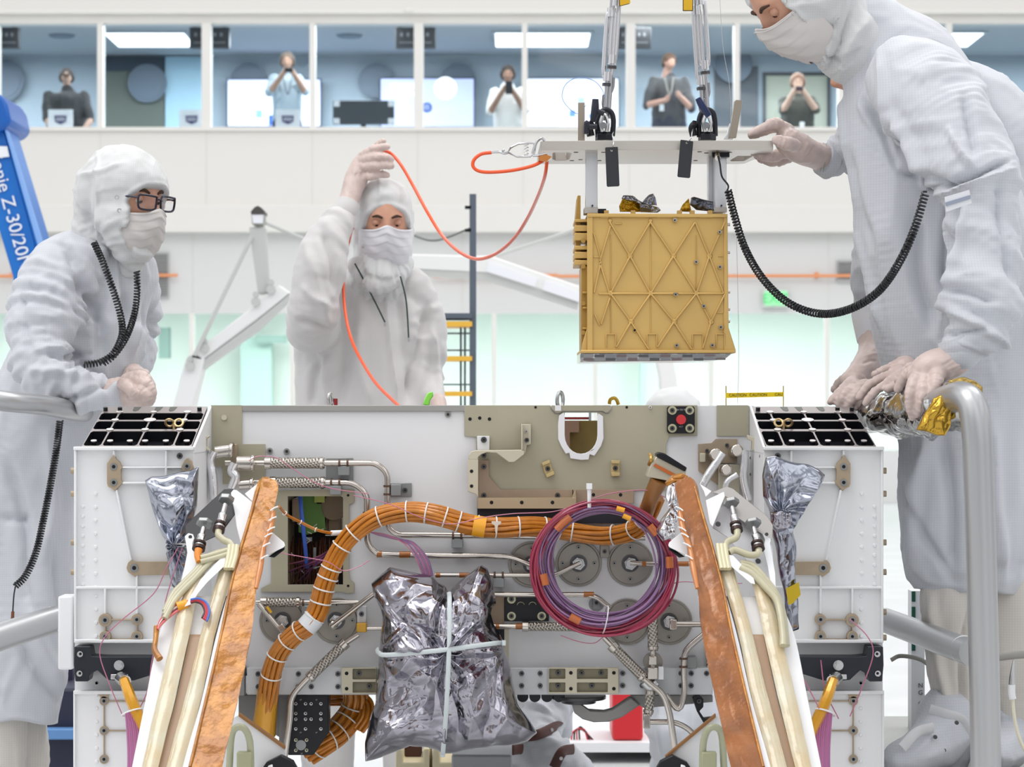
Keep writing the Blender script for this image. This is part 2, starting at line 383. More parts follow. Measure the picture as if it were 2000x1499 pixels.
# gallery mullions
mb = MB(); x = 196
for k in range(-9, 14):
    c = 196+207.2*k; w = 5.5 if k % 2 == 0 else 9
    mb.box((wx(c-w), YW-.03, wz(252)), (wx(c+w), YW+.15, wz(45)))
mb.box((-16, YW-.05, wz(256)), (16, YW+.2, wz(249)))
struct(mb, 'trim_2', Mtrim)
mb = MB()
for c in (372.5, 965, 1163, 1617, 173, 1815, -25, 768, 570, 1390): mb.box((wx(c-4.5), YW+.06, wz(880)), (wx(c+4.5), YW+.2, wz(612)))
struct(mb, 'trim_3', Mtrim)
mb = MB()
for c in (196, 403, 816, 1229, 610, 1022, 1437):
    mb.box((wx(c-.5), YW-.004, wz(402)), (wx(c+.5), YW+.01, wz(256)))
for c in (375, 770, 1620, 903): mb.box((wx(c-.5), YW+.076, wz(612)), (wx(c+.5), YW+.09, wz(455)))
struct(mb, 'trim_4', mat('panel_joint', (222, 220, 214), .7))
def glass(name, tint, refl=.10):
    m = bpy.data.materials.new(name); m.use_nodes = True; t = m.node_tree; t.nodes.clear()
    o = t.nodes.new('ShaderNodeOutputMaterial'); a = t.nodes.new('ShaderNodeBsdfTransparent'); g = t.nodes.new('ShaderNodeBsdfGlossy'); mx = t.nodes.new('ShaderNodeMixShader')
    a.inputs[0].default_value = tint; g.inputs['Roughness'].default_value = .03; mx.inputs[0].default_value = refl
    t.links.new(a.outputs[0], mx.inputs[1]); t.links.new(g.outputs[0], mx.inputs[2]); t.links.new(mx.outputs[0], o.inputs[0]); MATS[name] = m; return m
mb = MB(); mb.box((-16, YW+.06, wz(251)), (16, YW+.07, wz(46))); struct(mb, 'window_1', glass('gallery_glass', (.84, .885, .91, 1), .012))
mb = MB(); mb.box((-16, YW+.14, wz(880)), (16, YW+.15, wz(612))); struct(mb, 'window_2', glass('lower_glass', (.93, .97, .955, 1), .02))
# ---------------- observation gallery
GZ0, GZ1, GY = 3.42, 5.76, 33.8
Mg = mat('gallery_wall', (176, 190, 200), .8); Mgc = mat('gallery_ceiling', (188, 196, 200), .8)
mb = MB(); mb.box((-12, GY, GZ0), (12, GY+.1, GZ1)); struct(mb, 'wall_gallery', Mg)
mb = MB(); mb.box((-12, YW+.25, GZ1), (12, GY+.1, GZ1+.1)); struct(mb, 'ceiling', Mgc)
mb = MB(); mb.box((-12, YW+.25, GZ0-.1), (12, GY+.1, GZ0)); struct(mb, 'floor_gallery', mat('gallery_floor', (90, 96, 104), .7))
mb = MB(); mb.box((-12.1, YW+.25, GZ0), (-12, GY+.1, GZ1)); mb.box((12, YW+.25, GZ0), (12.1, GY+.1, GZ1)); struct(mb, 'wall_gallery_sides', Mg)
Mlamp = mat('lit_diffuser', (255, 255, 255), .5, emit=3.0)
def ceil_light(x0, x1, ya, yb, z, label, skew=0):
    r = empty('ceiling_light', ((x0+x1)/2, (ya+yb)/2, z), label, 'ceiling light', 'recessed ceiling lights')
    mb = MB(); mb.box((x0, ya, z-.02), (x1, yb, z-.005)); mb.build('diffuser', Mlamp, r)
    mb = MB()
    for a, b in (((x0-.04, ya-.04), (x1+.04, ya)), ((x0-.04, yb), (x1+.04, yb+.04)), ((x0-.04, ya), (x0, yb)), ((x1, ya), (x1+.04, yb))): mb.box((*a, z-.03), (*b, z-.0005))
    mb.build('frame', Mgc, r); return r
def gx(px, Y): return (px-CX)/F*Y
for x0, x1, lb in ((218, 372, 'long lit ceiling panel in the gallery above the dark doorway, left'), (968, 1150, 'long lit ceiling panel in the gallery between the two glass posts, centre'), (1765, 1905, 'lit ceiling panel in the gallery at the far right behind the bowed back')):
    ceil_light(gx(x0, 32.2), gx(x1, 32.2), 31.55, 32.8, GZ1, lb)
for x in (-7.5, -2.6, 2.6, 7.5): area('gallery_lamp', (x, 31.9, GZ1-.08), (3, 1.0), 200, (0, 0, 0), (.95,.98, 1))
for x in (-5, -2.2, 0, 2.2, 4): area('gallery_face_fill', (x, 30.52, GZ1-.08), (1.5, .3), 26, (math.radians(-12), 0, 0), (1, .97, .94))  # unseen fill lamps added to brighten the spectators' faces
# round ceiling vents
for i, (px, lb) in enumerate(((345/2.857, 'round ceiling vent in the gallery above the man in the dark cap'), (1950/2.857, 'round ceiling vent in the gallery near the middle pane'))):
    mb = MB(); c = Vector((gx(px, 31.9), 31.9, GZ1)); mb.cyl(c, c-Vector((0, 0, .03)), .17, 28, .14); thing(mb, 'ceiling_vent', mat('vent_grey', (120, 135, 148), .6), lb, 'vent', 'round ceiling vents')
# dark doorways
Mdk = mat('gallery_dark', (104, 112, 104), .7)
mb = MB(); mb.box((gx(200, GY), GY-.05, GZ0), (gx(322, GY), GY-.002, wz(140, GY))); tag(mb.build('door_1', Mdk), kind='structure')
mb = MB(); mb.box((gx(200, GY), GY-.07, wz(140, GY)), (gx(322, GY), GY-.002, wz(112, GY))); struct(mb, 'trim_5', mat('dark_header', (60, 74, 86), .7))
mb = MB(); mb.box((gx(324, GY), GY-.06, GZ0), (gx(395, GY), GY-.002, wz(112, GY))); struct(mb, 'wall_gallery_panel', mat('light_blue_panel', (178, 214, 232), .7))
mb = MB(); mb.box((gx(1492, GY), GY-.05, GZ0), (gx(1618, GY), GY-.002, wz(143, GY))); struct(mb, 'door_2', mat('green_doorway_glow', (172, 176, 160), .7, emit=.05))  # faint emission put into the door colour, though it is no lamp
mb = MB(); mb.plate([(1490, 141), (1622, 141), (1622, 260), (1616, 260), (1616, 147), (1496, 147), (1496, 260), (1490, 260)], Y=GY-.09, dep=.05); struct(mb, 'trim_6', mat('door_frame_dark', (60, 66, 70), .6))
mb = MB(); mb.box((gx(1395, GY), GY-.04, GZ0), (gx(1480, GY), GY-.002, wz(130, GY))); struct(mb, 'wall_gallery_dark', mat('dark_bay', (86, 92, 98), .7))
Mdisc = mat('reflection_disc_blue', (110, 124, 138), .5)  # discs on the back wall stand in for round reflections in the glass
for px, py, r, lb in ((8, 158, 40, 'dim blue disc standing in for a round glass reflection at the far left of the gallery'), (288, 163, 38, 'dark blue disc standing in for a round glass reflection over the dark doorway'), (486, 160, 36, 'dim blue disc standing in for a round glass reflection above the left display'), (735, 158, 34, 'dim blue disc standing in for a round glass reflection behind the wide glass post'), (895, 158, 34, 'dim blue disc standing in for a round glass reflection above the middle display'), (1432, 125, 37, 'dark blue disc standing in for a round glass reflection left of the green doorway')):
    mb = MB(); mb.pcyl(px, py, r, GY-.09, .03, 36); mb.pcyl(px, py, r*.8, GY-.12, .01, 36); thing(mb, 'reflection_disc', Mdisc, lb, 'reflection disc', 'discs standing in for round glass reflections')
# lit displays with their pictures
Mbez = mat('display_bezel', (60, 70, 90), .4); Mimg = mat('display_blue', (90, 120, 190), .5, emit=.8)
def display(x0, y0, x1, y1, rgb, label, marks):
    Yd = GY-.25; r = empty('wall_display', P((x0+x1)/2, y1, Yd), label, 'display', 'lit displays in the gallery')
    mb = MB(); mb.pbox(x0-3, y0-3, x1+3, y1+3, Yd, .08); mb.pbox((x0+x1)/2-8, y0+20, (x0+x1)/2+8, y1-20, Yd+.08, .17); mb.build('bezel', Mbez, r, bevel=.01)
    mb = MB(); mb.pbox(x0, y0, x1, y1, Yd-.006, .006); mb.build('screen', mat('lit_screen_%d%d' % (x0, y0), rgb, .4, emit=.85), r)
    for (a, b, c, d, col) in marks:
        mb = MB()
        if c == 0: mb.pcyl(a, b, d, Yd-.008, .004, 28)
        else: mb.pbox(a, b, c, d, Yd-.012, .004)
        mb.build('screen_picture', mat('img_%s' % (col,), col, .5, emit=1.0), r)
display(445, 156, 625, 246, (205, 212, 245), 'lit lilac display behind the man in the pale blue shirt', [(465, 163, 540, 172, (250, 250, 255)), (446, 212, 624, 214, (236, 226, 238)), (500, 215, 512, 230, (110, 150, 215)), (525, 225, 536, 245, (40, 80, 150))])
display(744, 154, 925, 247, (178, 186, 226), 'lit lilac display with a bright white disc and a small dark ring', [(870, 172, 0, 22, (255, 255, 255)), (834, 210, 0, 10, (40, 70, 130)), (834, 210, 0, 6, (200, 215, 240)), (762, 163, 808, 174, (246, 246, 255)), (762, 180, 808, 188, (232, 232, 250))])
display(1030, 154, 1207, 247, (232, 238, 255), 'lit white display right of the man photographing with a black phone', [(1128, 190, 1142, 215, (150, 190, 240)), (1112, 215, 1124, 228, (90, 130, 200)), (1150, 222, 1160, 232, (70, 110, 190))])
# hanging dark sign boards at the glass head
Msg = mat('sign_dark', (66, 68, 72), .5); Msl = mat('sign_pale', (150, 152, 156), .5)
for i, (x0, x1, lb) in enumerate(((-30, 37, 'dark sign board hung in the gallery at the far left'), (370, 448, 'dark sign board hung behind the wide post left of the light-blue shirt'), (772, 851, 'dark sign board hung behind the wide post above the lilac display'), (1207, 1272, 'dark sign board hung behind the wide post right of the steel turnbuckles'))):
    Ys = 30.55; r = empty('hanging_sign', P((x0+x1)/2, 94, Ys), lb, 'sign', 'dark sign boards under the gallery ceiling')
    mb = MB(); mb.pbox(x0, 53, x1, 94, Ys, .12); mb.build('board', Msg, r, bevel=.01)
    mb = MB(); w = (x1-x0)
    for k in range(5): mb.pbox(x0+w*(.12+.16*k), 64, x0+w*(.19+.16*k), 71, Ys-.006, .004)
    mb.pbox(x0+w*.1, 82, x0+w*.9, 84, Ys-.006, .004)
    mb.build('sign_figure', Msl, r)
    mb = MB(); mb.cyl(P(x0+10, 53, Ys+.06), Vector((P(x0+10, 53, Ys).x, Ys+.06, GZ1)), .012); mb.cyl(P(x1-10, 53, Ys+.06), Vector((P(x1-10, 53, Ys).x, Ys+.06, GZ1)), .012); mb.build('hanger', Msg, r)
# white placards with a dark emblem standing on the sill
Mpl = mat('placard_white', (240, 242, 246), .5); Mem = mat('placard_emblem', (70, 64, 110), .5)
for px, lb in ((118, 'white placard with dark emblem in front of the man in the dark cap'), (374, 'white placard with dark emblem standing before the light-blue panel'), (562, 'white placard with dark emblem below the man in the pale blue shirt')):
    Yp = 30.35; r = empty('sill_placard', P(px, 256, Yp), lb, 'placard', 'white placards on the gallery sill')
    mb = MB(); mb.plate([(px-24, 214), (px+24, 214), (px+24, 262), (px-24, 262)], Y=Yp, dep=.02); mb.pbox(px-10, 262, px+10, 300, Yp, .02); mb.pbox(px-10, 300, px+10, 425, Yp, .05); mb.build('board', Mpl, r)
    mb = MB(); mb.plate([(px-12, 226), (px+12, 226), (px+11, 238), (px, 243), (px-11, 238)], Y=Yp-.008, dep=.006); mb.build('emblem', Mem, r)
    mb = MB(); mb.pbox(px-9, 230, px+9, 231.5, Yp-.012, .004); mb.pbox(px-9, 234, px+9, 235.5, Yp-.012, .004); mb.build('emblem_band', Mpl, r)
# dark monitor with white corner mounts, seen from behind
r = empty('monitor', P(710, 246, 30.5), 'dark monitor seen from behind with white corner clips on the gallery sill', 'monitor')
mb = MB(); mb.pbox(650, 196, 770, 243, 30.5, .06); mb.build('back_shell', mat('monitor_dark', (62, 68, 74), .5), r, bevel=.01)
for a in (652, 758):
    for b in (197, 231):
        mb = MB(); mb.pbox(a, b, a+11, b+11, 30.47, .03); mb.build('corner_clip', Mpl, r)
mb = MB(); mb.pbox(705, 243, 715, 425, 30.53, .04); mb.build('stand', Msg, r)
# ---------------- ground-floor room behind the lower glass
Mlr = mat('anteroom_wall', (232, 238, 235), .8)
LY = 35.0; LZ = 2.62
mb = MB(); mb.box((-12, LY, 0), (12, LY+.1, LZ)); struct(mb, 'wall_anteroom', Mlr)
mb = MB(); mb.box((-12, YW+.3, LZ), (12, LY+.1, LZ+.08)); struct(mb, 'ceiling_anteroom', mat('anteroom_ceiling', (185, 206, 200), .8))
mb = MB(); mb.box((-12.1, YW+.3, 0), (-12, LY, LZ)); mb.box((12, YW+.3, 0), (12.1, LY, LZ))
for px in (): mb.box((gx(px, 33), 33.0, 0), (gx(px+8, 33), LY, LZ))
struct(mb, 'wall_anteroom_sides', Mlr)
for x in (-7, -2.5, 2.5, 7): area('anteroom_lamp', (x, 32.3, LZ-.07), (3, 2.0), 130, (0, 0, 0), (.98, 1, .99))
for x0, x1, ya, yb, lb in ((1010, 1075, 640, 665, 'lit ceiling panel behind the lower glass left of the gold box'), (1505, 1590, 637, 660, 'lit ceiling panel behind the lower glass right of the gold box')):
    Ya = F*(LZ-ZC)/(HY-ya); Yb = F*(LZ-ZC)/(HY-yb); Ya, Yb = min(Ya, Yb, 34.6), min(max(Ya, Yb), 34.9)
    Ya = max(30.5, Yb-3.5) if Yb-Ya < .5 else max(Ya, 30.5)
    ceil_light(gx(x0, Ya), gx(x1, Ya), 31.0, 33.0, LZ, lb)
mb = MB()
for a, b, c, d in ((1250, 660, 1262, 880), (470, 660, 530, 880)): mb.pbox(a, b, c, d, 34.5, .3)
struct(mb, 'trim_7', mat('anteroom_pillar', (186, 212, 206), .8))
mb = MB(); mb.pbox(310, 640, 330, 700, 34.3, .2); mb.pbox(500, 655, 560, 670, 34.3, .1); thing(mb, 'wall_cabinet', mat('anteroom_cabinet', (150, 176, 170), .6), 'grey-green cabinets on the wall behind the lower glass at left', 'cabinet')
# ---------------- things on the far wall
Mor = mat('orange_pipe', (240, 160, 110), .5)
for x0, x1, lb in ((-60, 347, 'orange pipe along the wall behind the bespectacled person'), (845, 1090, 'orange pipe along the wall behind the white truss'), (1090, 2100, 'orange pipe along the wall right of the gold box')):
    mb = MB(); mb.cyl(P(x0, 540, YW-.02), P(x1, 538, YW-.02), .02, 12)
    for k in range(3): q = x0+(x1-x0)*(.2+.3*k); mb.box(tuple(P(q-2, 543, YW-.02)), tuple(P(q+2, 533, YW+.09)))
    thing(mb, 'wall_pipe', Mor, lb, 'pipe', 'orange pipes on the far wall')
for x0, y0, x1, y1, lb in ((284, 492, 330, 582, 'grey louvred wall vent behind the bespectacled person'), (1634, 508, 1682, 551, 'grey louvred wall vent left of the bending technician')):
    r = empty('wall_vent', P((x0+x1)/2, y1, YW), lb, 'vent'); mb = MB(); mb.pbox(x0, y0, x1, y1, YW+.03, .06); mb.build('frame', mat('vent_frame', (196, 196, 196), .6), r)
    mb = MB(); k = y0+4
    while k < y1-4: mb.pbox(x0+3, k, x1-3, k+2.6, YW+.01, .03); k += 5
    mb.build('louvre', mat('vent_louvre', (150, 150, 150), .6), r)
r = empty('exit_sign', P(1515, 600, YW), 'lit green exit sign on the far wall behind the coiled black cord', 'exit sign')
mb = MB(); mb.pbox(1489, 565, 1541, 601, YW-.02, .1); mb.build('housing', mat('exit_housing', (214, 222, 216), .4), r, bevel=.01)
mb = MB(); mb.pbox(1494, 569, 1537, 597, YW-.03, .012); mb.build('panel', mat('exit_green', (150, 226, 168), .5, emit=.35), r)
text('EXIT', 'lettering', mat('exit_letters', (80, 200, 120), .5, emit=.3), .15, face_cam(1515, 584, YW-.034), r)
mb = MB(); mb.pbox(790, 15, 806, 24, YW-.14, .06); thing(mb, 'junction_box', Mtrim, 'small white junction box on the upper wall band', 'junction box', bevel=.01)
mb = MB(); mb.pcyl(1170, 3, 5, YW-.2, .1, 16); mb.pcyl(505, 1, 6, YW-.2, .1, 16); 
# ================================================================ THE ROVER CHASSIS
YP, YF = 5.10, 4.80          # main panel plane, front face of the side bays
Mwh = mat('white_paint', (232, 232, 233), .42, bump=.04, bscale=250, bdist=.0005)
Mwh2 = mat('white_paint_bay', (236, 237, 238), .45); Mtan = mat('alodine_tan', (182, 176, 153), .5, .25, var=.10, vscale=6)
Mbrn = mat('primer_brown', (172, 150, 128), .5, .1, var=.08, vscale=20); Mpad = mat('masked_pad', (176, 158, 134), .45, .2, var=.1, vscale=30)
Mgrey = mat('deck_edge_grey', (168, 167, 162), .4, .5); Mblk = mat('anodised_black', (20, 21, 27), .35, .2); Msil = mat('machined_silver', (205, 205, 205), .25, 1.0)
Mst = mat('polished_steel', (205, 198, 190), .16, 1.0); Mscr = mat('screw_grey', (92, 92, 94), .35, .9); Mhole = mat('hole_dark', (14, 13, 12), .8)
Mclamp = mat('clamp_brown', (96, 72, 60), .4, .3); Mblkgrey = mat('clamp_block', (150, 152, 152), .35, .6); Mdiscm = mat('titanium_disc', (158, 153, 145), .38, .75, var=.08, vscale=14)
Mchan = mat('alodine_light', (205, 198, 176), .45, .3)
def braid(name, rgb):
    m = mat(name, rgb, .28, 1.0); t = m.node_tree; b = t.nodes['Principled BSDF']; co = t.nodes.new('ShaderNodeTexCoord'); ws = []
    for rot in (.62, -.62):
        mp = t.nodes.new('ShaderNodeMapping'); mp.inputs['Rotation'].default_value = (0, rot+.2, 0); t.links.new(co.outputs['Object'], mp.inputs[0])
        w = t.nodes.new('ShaderNodeTexWave'); w.inputs['Scale'].default_value = 62; t.links.new(mp.outputs[0], w.inputs['Vector']); ws.append(w)
    x = t.nodes.new('ShaderNodeMath'); x.operation = 'MULTIPLY'; t.links.new(ws[0].outputs['Fac'], x.inputs[0]); t.links.new(ws[1].outputs['Fac'], x.inputs[1])
    bp = t.nodes.new('ShaderNodeBump'); bp.inputs['Strength'].default_value = 1; bp.inputs['Distance'].default_value = .0022; t.links.new(x.outputs[0], bp.inputs['Height']); t.links.new(bp.outputs[0], b.inputs['Normal'])
    return m
Mbraid = braid('steel_braid', (196, 190, 180))
rover = empty('rover_chassis', P(935, 1420, 5.3), 'white-painted rover body with pipes and open front bays in the foreground', 'spacecraft')
def part(mb, name, m, parent=None, **k): return mb.build(name, m, parent or rover, **k)
# ---- main front panel: one white sheet with its openings
arch = [(1103, 806)]+[(1167, 806)]+[(1167, 848)]+[(1135+32*math.cos(a), 850+37*math.sin(a)) for a in [math.pi*k/12 for k in range(0, 13)]]+[(1103, 848)]
win = [(548, 968), (670, 968), (670, 1143), (548, 1143)]
mb = MB()
mb.plate([(412, 793), (1472, 793), (1472, 1306), (1000, 1306), (720, 1306), (412, 1306)], [win, [(a, b) for a, b in arch]], Y=YP, dep=.012)
panel = part(mb, 'front_panel', Mwh, bevel=.0008)
mb = MB(); mb.plate([(905, 793), (905, 1000), (1300, 1000), (1300, 793)], [[(1110, 800), (1160, 800), (1160, 848), (1135, 880), (1110, 848)]], Y=YP+.03, dep=.001)  # stiffener behind
# side/back shell of the body (open at the top where the instrument will go)
mb = MB(); xa, xb = P(412, 0, YP).x, P(1472, 0, YP).x; zt, zb = P(0, 793, YP).z, P(0, 1368, YP).z
mb.box((xa, YP+.013, zb), (xa+.008, YP+1.1, zt)); mb.box((xb-.008, YP+.013, zb), (xb, YP+1.1, zt)); mb.box((xa, YP+1.1, zb+.20), (xb, YP+1.11, zt-.075)); part(mb, 'hull', Mwh)
mb = MB(); mb.box((xa, YP+.013, P(0, 1322, YP).z), (xb, YP+1.1, P(0, 1316, YP).z)); part(mb, 'belly_pan', Mgrey)
mb = MB(); mb.box((xa, YP+.02, zt-.004), (P(900, 0, YP).x, YP+1.0, zt-.001)); part(mb, 'deck', Mgrey)
mb = MB(); mb.pbox(473, 792, 908, 804, YP-.006, .006); part(mb, 'deck_edge', Mgrey, bevel=.001)
mb = MB(); mb.plate([(412, 792), (473, 792), (473, 868), (518, 868), (518, 946), (435, 946), (435, 912), (412, 912)], Y=YP-.004, dep=.004); part(mb, 'corner_patch', Mtan, label='tan bare-metal corner patch at left')
mb = MB(); mb.plate([(1400, 792), (1462, 792), (1462, 852), (1400, 852)], Y=YP-.004, dep=.004); part(mb, 'corner_patch', Mtan, label='tan bare-metal patch at right')
mb = MB(); mb.plate([(1364, 868), (1390, 866), (1398, 858), (1440, 858), (1440, 905), (1405, 905), (1405, 950), (1364, 920)], Y=YP-.005, dep=.005); part(mb, 'corner_patch', Mpad, label='brown bare-metal patch under the right pipes')
# tan plate with the arch
tan = [(907, 792), (1075, 792), (1076, 800), (1084, 809), (1094, 809), (1098, 805), (1178, 805), (1183, 809), (1189, 808), (1195, 800), (1195, 792), (1362, 792), (1362, 851), (1307, 853), (1301, 868), (1301, 958), (930, 958), (930, 854), (907, 852)]
tp = MB(); tp.plate(tan, [[(a, b+.6) for a, b in arch]], Y=YP-.006, dep=.006); tanp = part(tp, 'instrument_plate', Mtan, bevel=.0006)
mb = MB(); mb.plate([(1077, 792), (1193, 792), (1193, 800), (1187, 806), (1181, 806), (1177, 803), (1099, 803), (1093, 807), (1086, 807), (1078, 800)], Y=YP-.012, dep=.008); mb.build('hatch_hinge_bar', mat('hinge_tan', (176, 170, 148), .4, .4), rover, bevel=.0006)
mb = MB(); mb.plate([(1084, 792), (1096, 792), (1096, 803), (1084, 803)], Y=YP-.016, dep=.006); part(mb, 'hinge_tab', Mwh)
mb = MB(); out = [(1092, 812), (1101, 806), (1103, 812), (1103, 848)]+[(1135+32*math.cos(a), 850+37*math.sin(a)) for a in [math.pi*k/12 for k in range(12, -1, -1)]]+[(1167, 848), (1167, 812), (1169, 808), (1178, 814), (1179, 857), (1174, 872), (1161, 891), (1152, 888), (1150, 898), (1133, 899), (1114, 896), (1112, 885), (1105, 887), (1096, 872), (1090, 858), (1090, 830)]
mb.plate(out, Y=YP-.014, dep=.012); part(mb, 'arch_gasket', mat('gasket_white', (236, 236, 238), .5), bevel=.0008)
# what shows through the arch
mb = MB(); mb.box(tuple(P(1080, 820, 5.4)), tuple(P(1150, 815, 5.42))); part(mb, 'bay_rail', mat('rail_red', (150, 52, 46), .4))
mb = MB(); mb.pbox(1095, 822, 1176, 980, 5.45, .02); part(mb, 'bay_wall', mat('bay_gold', (158, 134, 76), .45, .4, var=.25, vscale=12))
mb = MB(); mb.pbox(1113, 822, 1131, 845, 5.40, .05); mb.pbox(1095, 822, 1113, 900, 5.40, .05); part(mb, 'bay_bracket', mat('bay_brown', (150, 116, 94), .5))
mb = MB(); mb.pbox(1150, 806, 1155, 822, 5.38, .01); part(mb, 'bay_pin', Msil)
# bottom cross-bar with screws and machined pockets
mb = MB(); mb.pbox(482, 1305, 1392, 1358, YP-.03, .04); bar = part(mb, 'cross_bar', mat('bar_white', (214, 216, 218), .42), bevel=.002)
mb = MB(); mb.pbox(455, 1303, 478, 1360, YP-.03, .04); part(mb, 'cross_bar', Mblkgrey, bevel=.002)
def screw(px, py, Y, parent, r=5, m=None, ring=None, rr=0):
    if ring: q = MB(); q.pcyl(px, py, rr, Y, .003, 24); q.build('washer', ring, parent)
    q = MB(); q.cm = 0; q.pcyl(px, py, r, Y-(.003 if ring else 0), .005, 18, r*.9); q.cm = 1; q.pcyl(px, py, r*.45, Y-.0052-(.003 if ring else 0), .0006, 6); q.build('screw', [m or Mscr, Mhole], parent)
for x, y in ((504, 1317), (583, 1317), (504, 1342), (582, 1342), (608, 1342), (660, 1317), (660, 1342), (1019, 1316), (1055, 1316), (1019, 1340), (1055, 1340), (1216, 1316), (1216, 1340), (1254, 1340), (1330, 1316), (1330, 1340), (1350, 1316), (1350, 1340), (1380, 1316)): screw(x, y, YP-.03, bar, 5)
def pockets(x0, x1, rects, holes, scr):
    q = MB(); q.plate([(x0, 1305), (x1, 1305), (x1, 1356), (x0, 1356)], [[(a+1, b), (c-1, b), (c, b+1), (c, d-1), (c-1, d), (a+1, d), (a, d-1), (a, b+1)] for a, b, c, d in rects], Y=YP-.042, dep=.012)
    g = q.build('machined_block', Mchan, rover, bevel=.0008)
    q = MB()
    for a, b, c, d in rects: q.pbox(a, b, c, d, YP-.0325, .002)
    q.build('pocket', mat('pocket_tan', (140, 134, 112), .5, .3), g)
    for x, y in holes: q = MB(); q.pcyl(x, y, 3.6, YP-.042, .0006, 14); q.build('hole', Mhole, g)
    for x, y in scr: screw(x, y, YP-.0325, g, 5)
pockets(667, 735, [(689, 1307, 734, 1328), (689, 1333, 734, 1354)], [(677, 1316), (677, 1346)], [(701, 1316), (721, 1341)])
pockets(1071, 1208, [(1072.5, 1307, 1104, 1327), (1072.5, 1334, 1104, 1353), (1127, 1307, 1187, 1327), (1127, 1334, 1187, 1353)], [(1115, 1315), (1115, 1346), (1199, 1315), (1199, 1346)], [(1090, 1315), (1090, 1340), (1136, 1315), (1174, 1315), (1156, 1340)])
# loose screws / bosses on the panel
for x, y in ((906, 822), (1, 0), (925, 820), (944, 822)):
    if y: q = MB(); q.pcyl(x+12, y-3, 3.4, YP-.006, .0006, 14); q.build('hole', Mhole, tanp)
for x, y in ((875, 810), (527, 881), (560, 882)): screw(x, y, YP, panel, 3.2, ring=Mgrey, rr=6)
for x, y in ((1046, 796), (1224, 796)): q = MB(); q.pcyl(x, y, 2.6, YP-.006, .0006, 12); q.build('hole', Mhole, tanp)
screw(1270, 796, YP-.006, tanp, 3, m=Mwh)
q = MB(); q.pcyl(438, 816, 5.5, YP-.004, .004, 20); q.build('plug', Mchan, rover)
# ---- brackets on the tan plate
q = MB(); q.pbox(932, 852, 956, 880, YP-.018, .012); g = q.build('white_shim', Mwh, rover, bevel=.001); screw(945, 859.5, YP-.018, g, 6)
q = MB(); q.plate([(915, 898), (915, 890), (921, 882), (930, 880), (966, 880), (1017, 879), (1024, 882), (1024, 888), (1005, 903), (993, 903), (969, 885), (951, 884), (940, 888), (934, 893), (934, 898)], Y=YP-.05, dep=.03)
q.plate([(1018, 829), (1021, 829), (1021, 880), (1018, 880)], Y=YP-.05, dep=.045); q.plate([(1019, 829), (1037, 829), (1037, 869), (1029, 870), (1026, 888), (1019, 880)], Y=YP-.02, dep=.012)
g = q.build('angle_bracket', Mchan, rover, bevel=.001, label='pale alodine angle bracket left of the arch'); screw(1029, 860, YP-.02, g, 4.5); screw(1028, 843, YP-.02, g, 2.5, m=Msil)
q = MB(); q.plate([(916, 898), (934, 898), (934, 972), (929, 966), (914, 961), (913, 900)], Y=YP-.05, dep=.02); g = q.build('side_flange', Mchan, rover, bevel=.001)
for y in (921, 950): w = MB(); w.pcyl(921, y, 3.4, YP-.05, .0006, 12); w.build('hole', Mhole, g)
q = MB(); q.plate([(935, 899), (955, 899), (955, 930), (961, 938), (978, 957), (1118, 957), (1118, 973), (935, 973)], Y=YP-.016, dep=.010); g = q.build('corner_doubler', Mbrn, rover, bevel=.001)
for x, y in ((945, 890), (945, 912), (945, 968), (1089, 968)): screw(x, y, YP-.016, g, 5)
q = MB(); q.plate([(1120, 957), (1238, 957), (1238, 984), (1118, 984)], Y=YP-.014, dep=.008); g = q.build('doubler', Mbrn, rover, bevel=.001)
for x in (1159, 1212): w = MB(); w.pcyl(x, 967, 3.4, YP-.014, .0006, 12); w.build('hole', Mhole, g)
q = MB(); q.plate([(932, 973), (1118, 973), (1118, 970), (1124, 958), (1126, 973), (1126, 994), (932, 994)], Y=YP-.045, dep=.03); g = q.build('ledge', mat('ledge_tan', (184, 164, 134), .45, .3), rover, bevel=.001)
for x in (960, 1019, 1079): w = MB(); w.pcyl(x, 982, 3.6, YP-.045, .0006, 12); w.build('hole', Mhole, g)
q = MB(); q.pbox(932, 994, 1256, 1023, YP-.02, .015); g = q.build('slot_strip', mat('slot_navy', (26, 27, 38), .5), rover)
for x0, x1 in ((946, 998), (1006, 1056), (1064, 1100)): w = MB(); w.pbox(x0, 1018, x1, 1020, YP-.024, .004); w.build('slot_lip', Mgrey, g)
for cx, cy, an in ((1070, 916, -20), (1202, 915, 0)):
    c, s = math.cos(math.radians(an)), math.sin(math.radians(an))
    def rt(p): return (cx+p[0]*c-p[1]*s*-1*-1, cy+p[0]*s+p[1]*c)
    q = MB(); q.plate([rt(p) for p in ((-8, -14), (9, -14), (8, 2), (9, 15), (-8, 16), (-9, 2))], Y=YP-.012, dep=.006); q.plate([rt(p) for p in ((-8, -15), (9, -15), (9, -9), (-8, -9))], Y=YP-.022, dep=.012); q.plate([rt(p) for p in ((-8, 9), (9, 8), (9, 15), (-8, 16))], Y=YP-.02, dep=.012)
    g = q.build('clip', mat('clip_gold', (206, 184, 132), .4, .4), rover, bevel=.001); screw(cx, cy, YP-.012, g, 5)
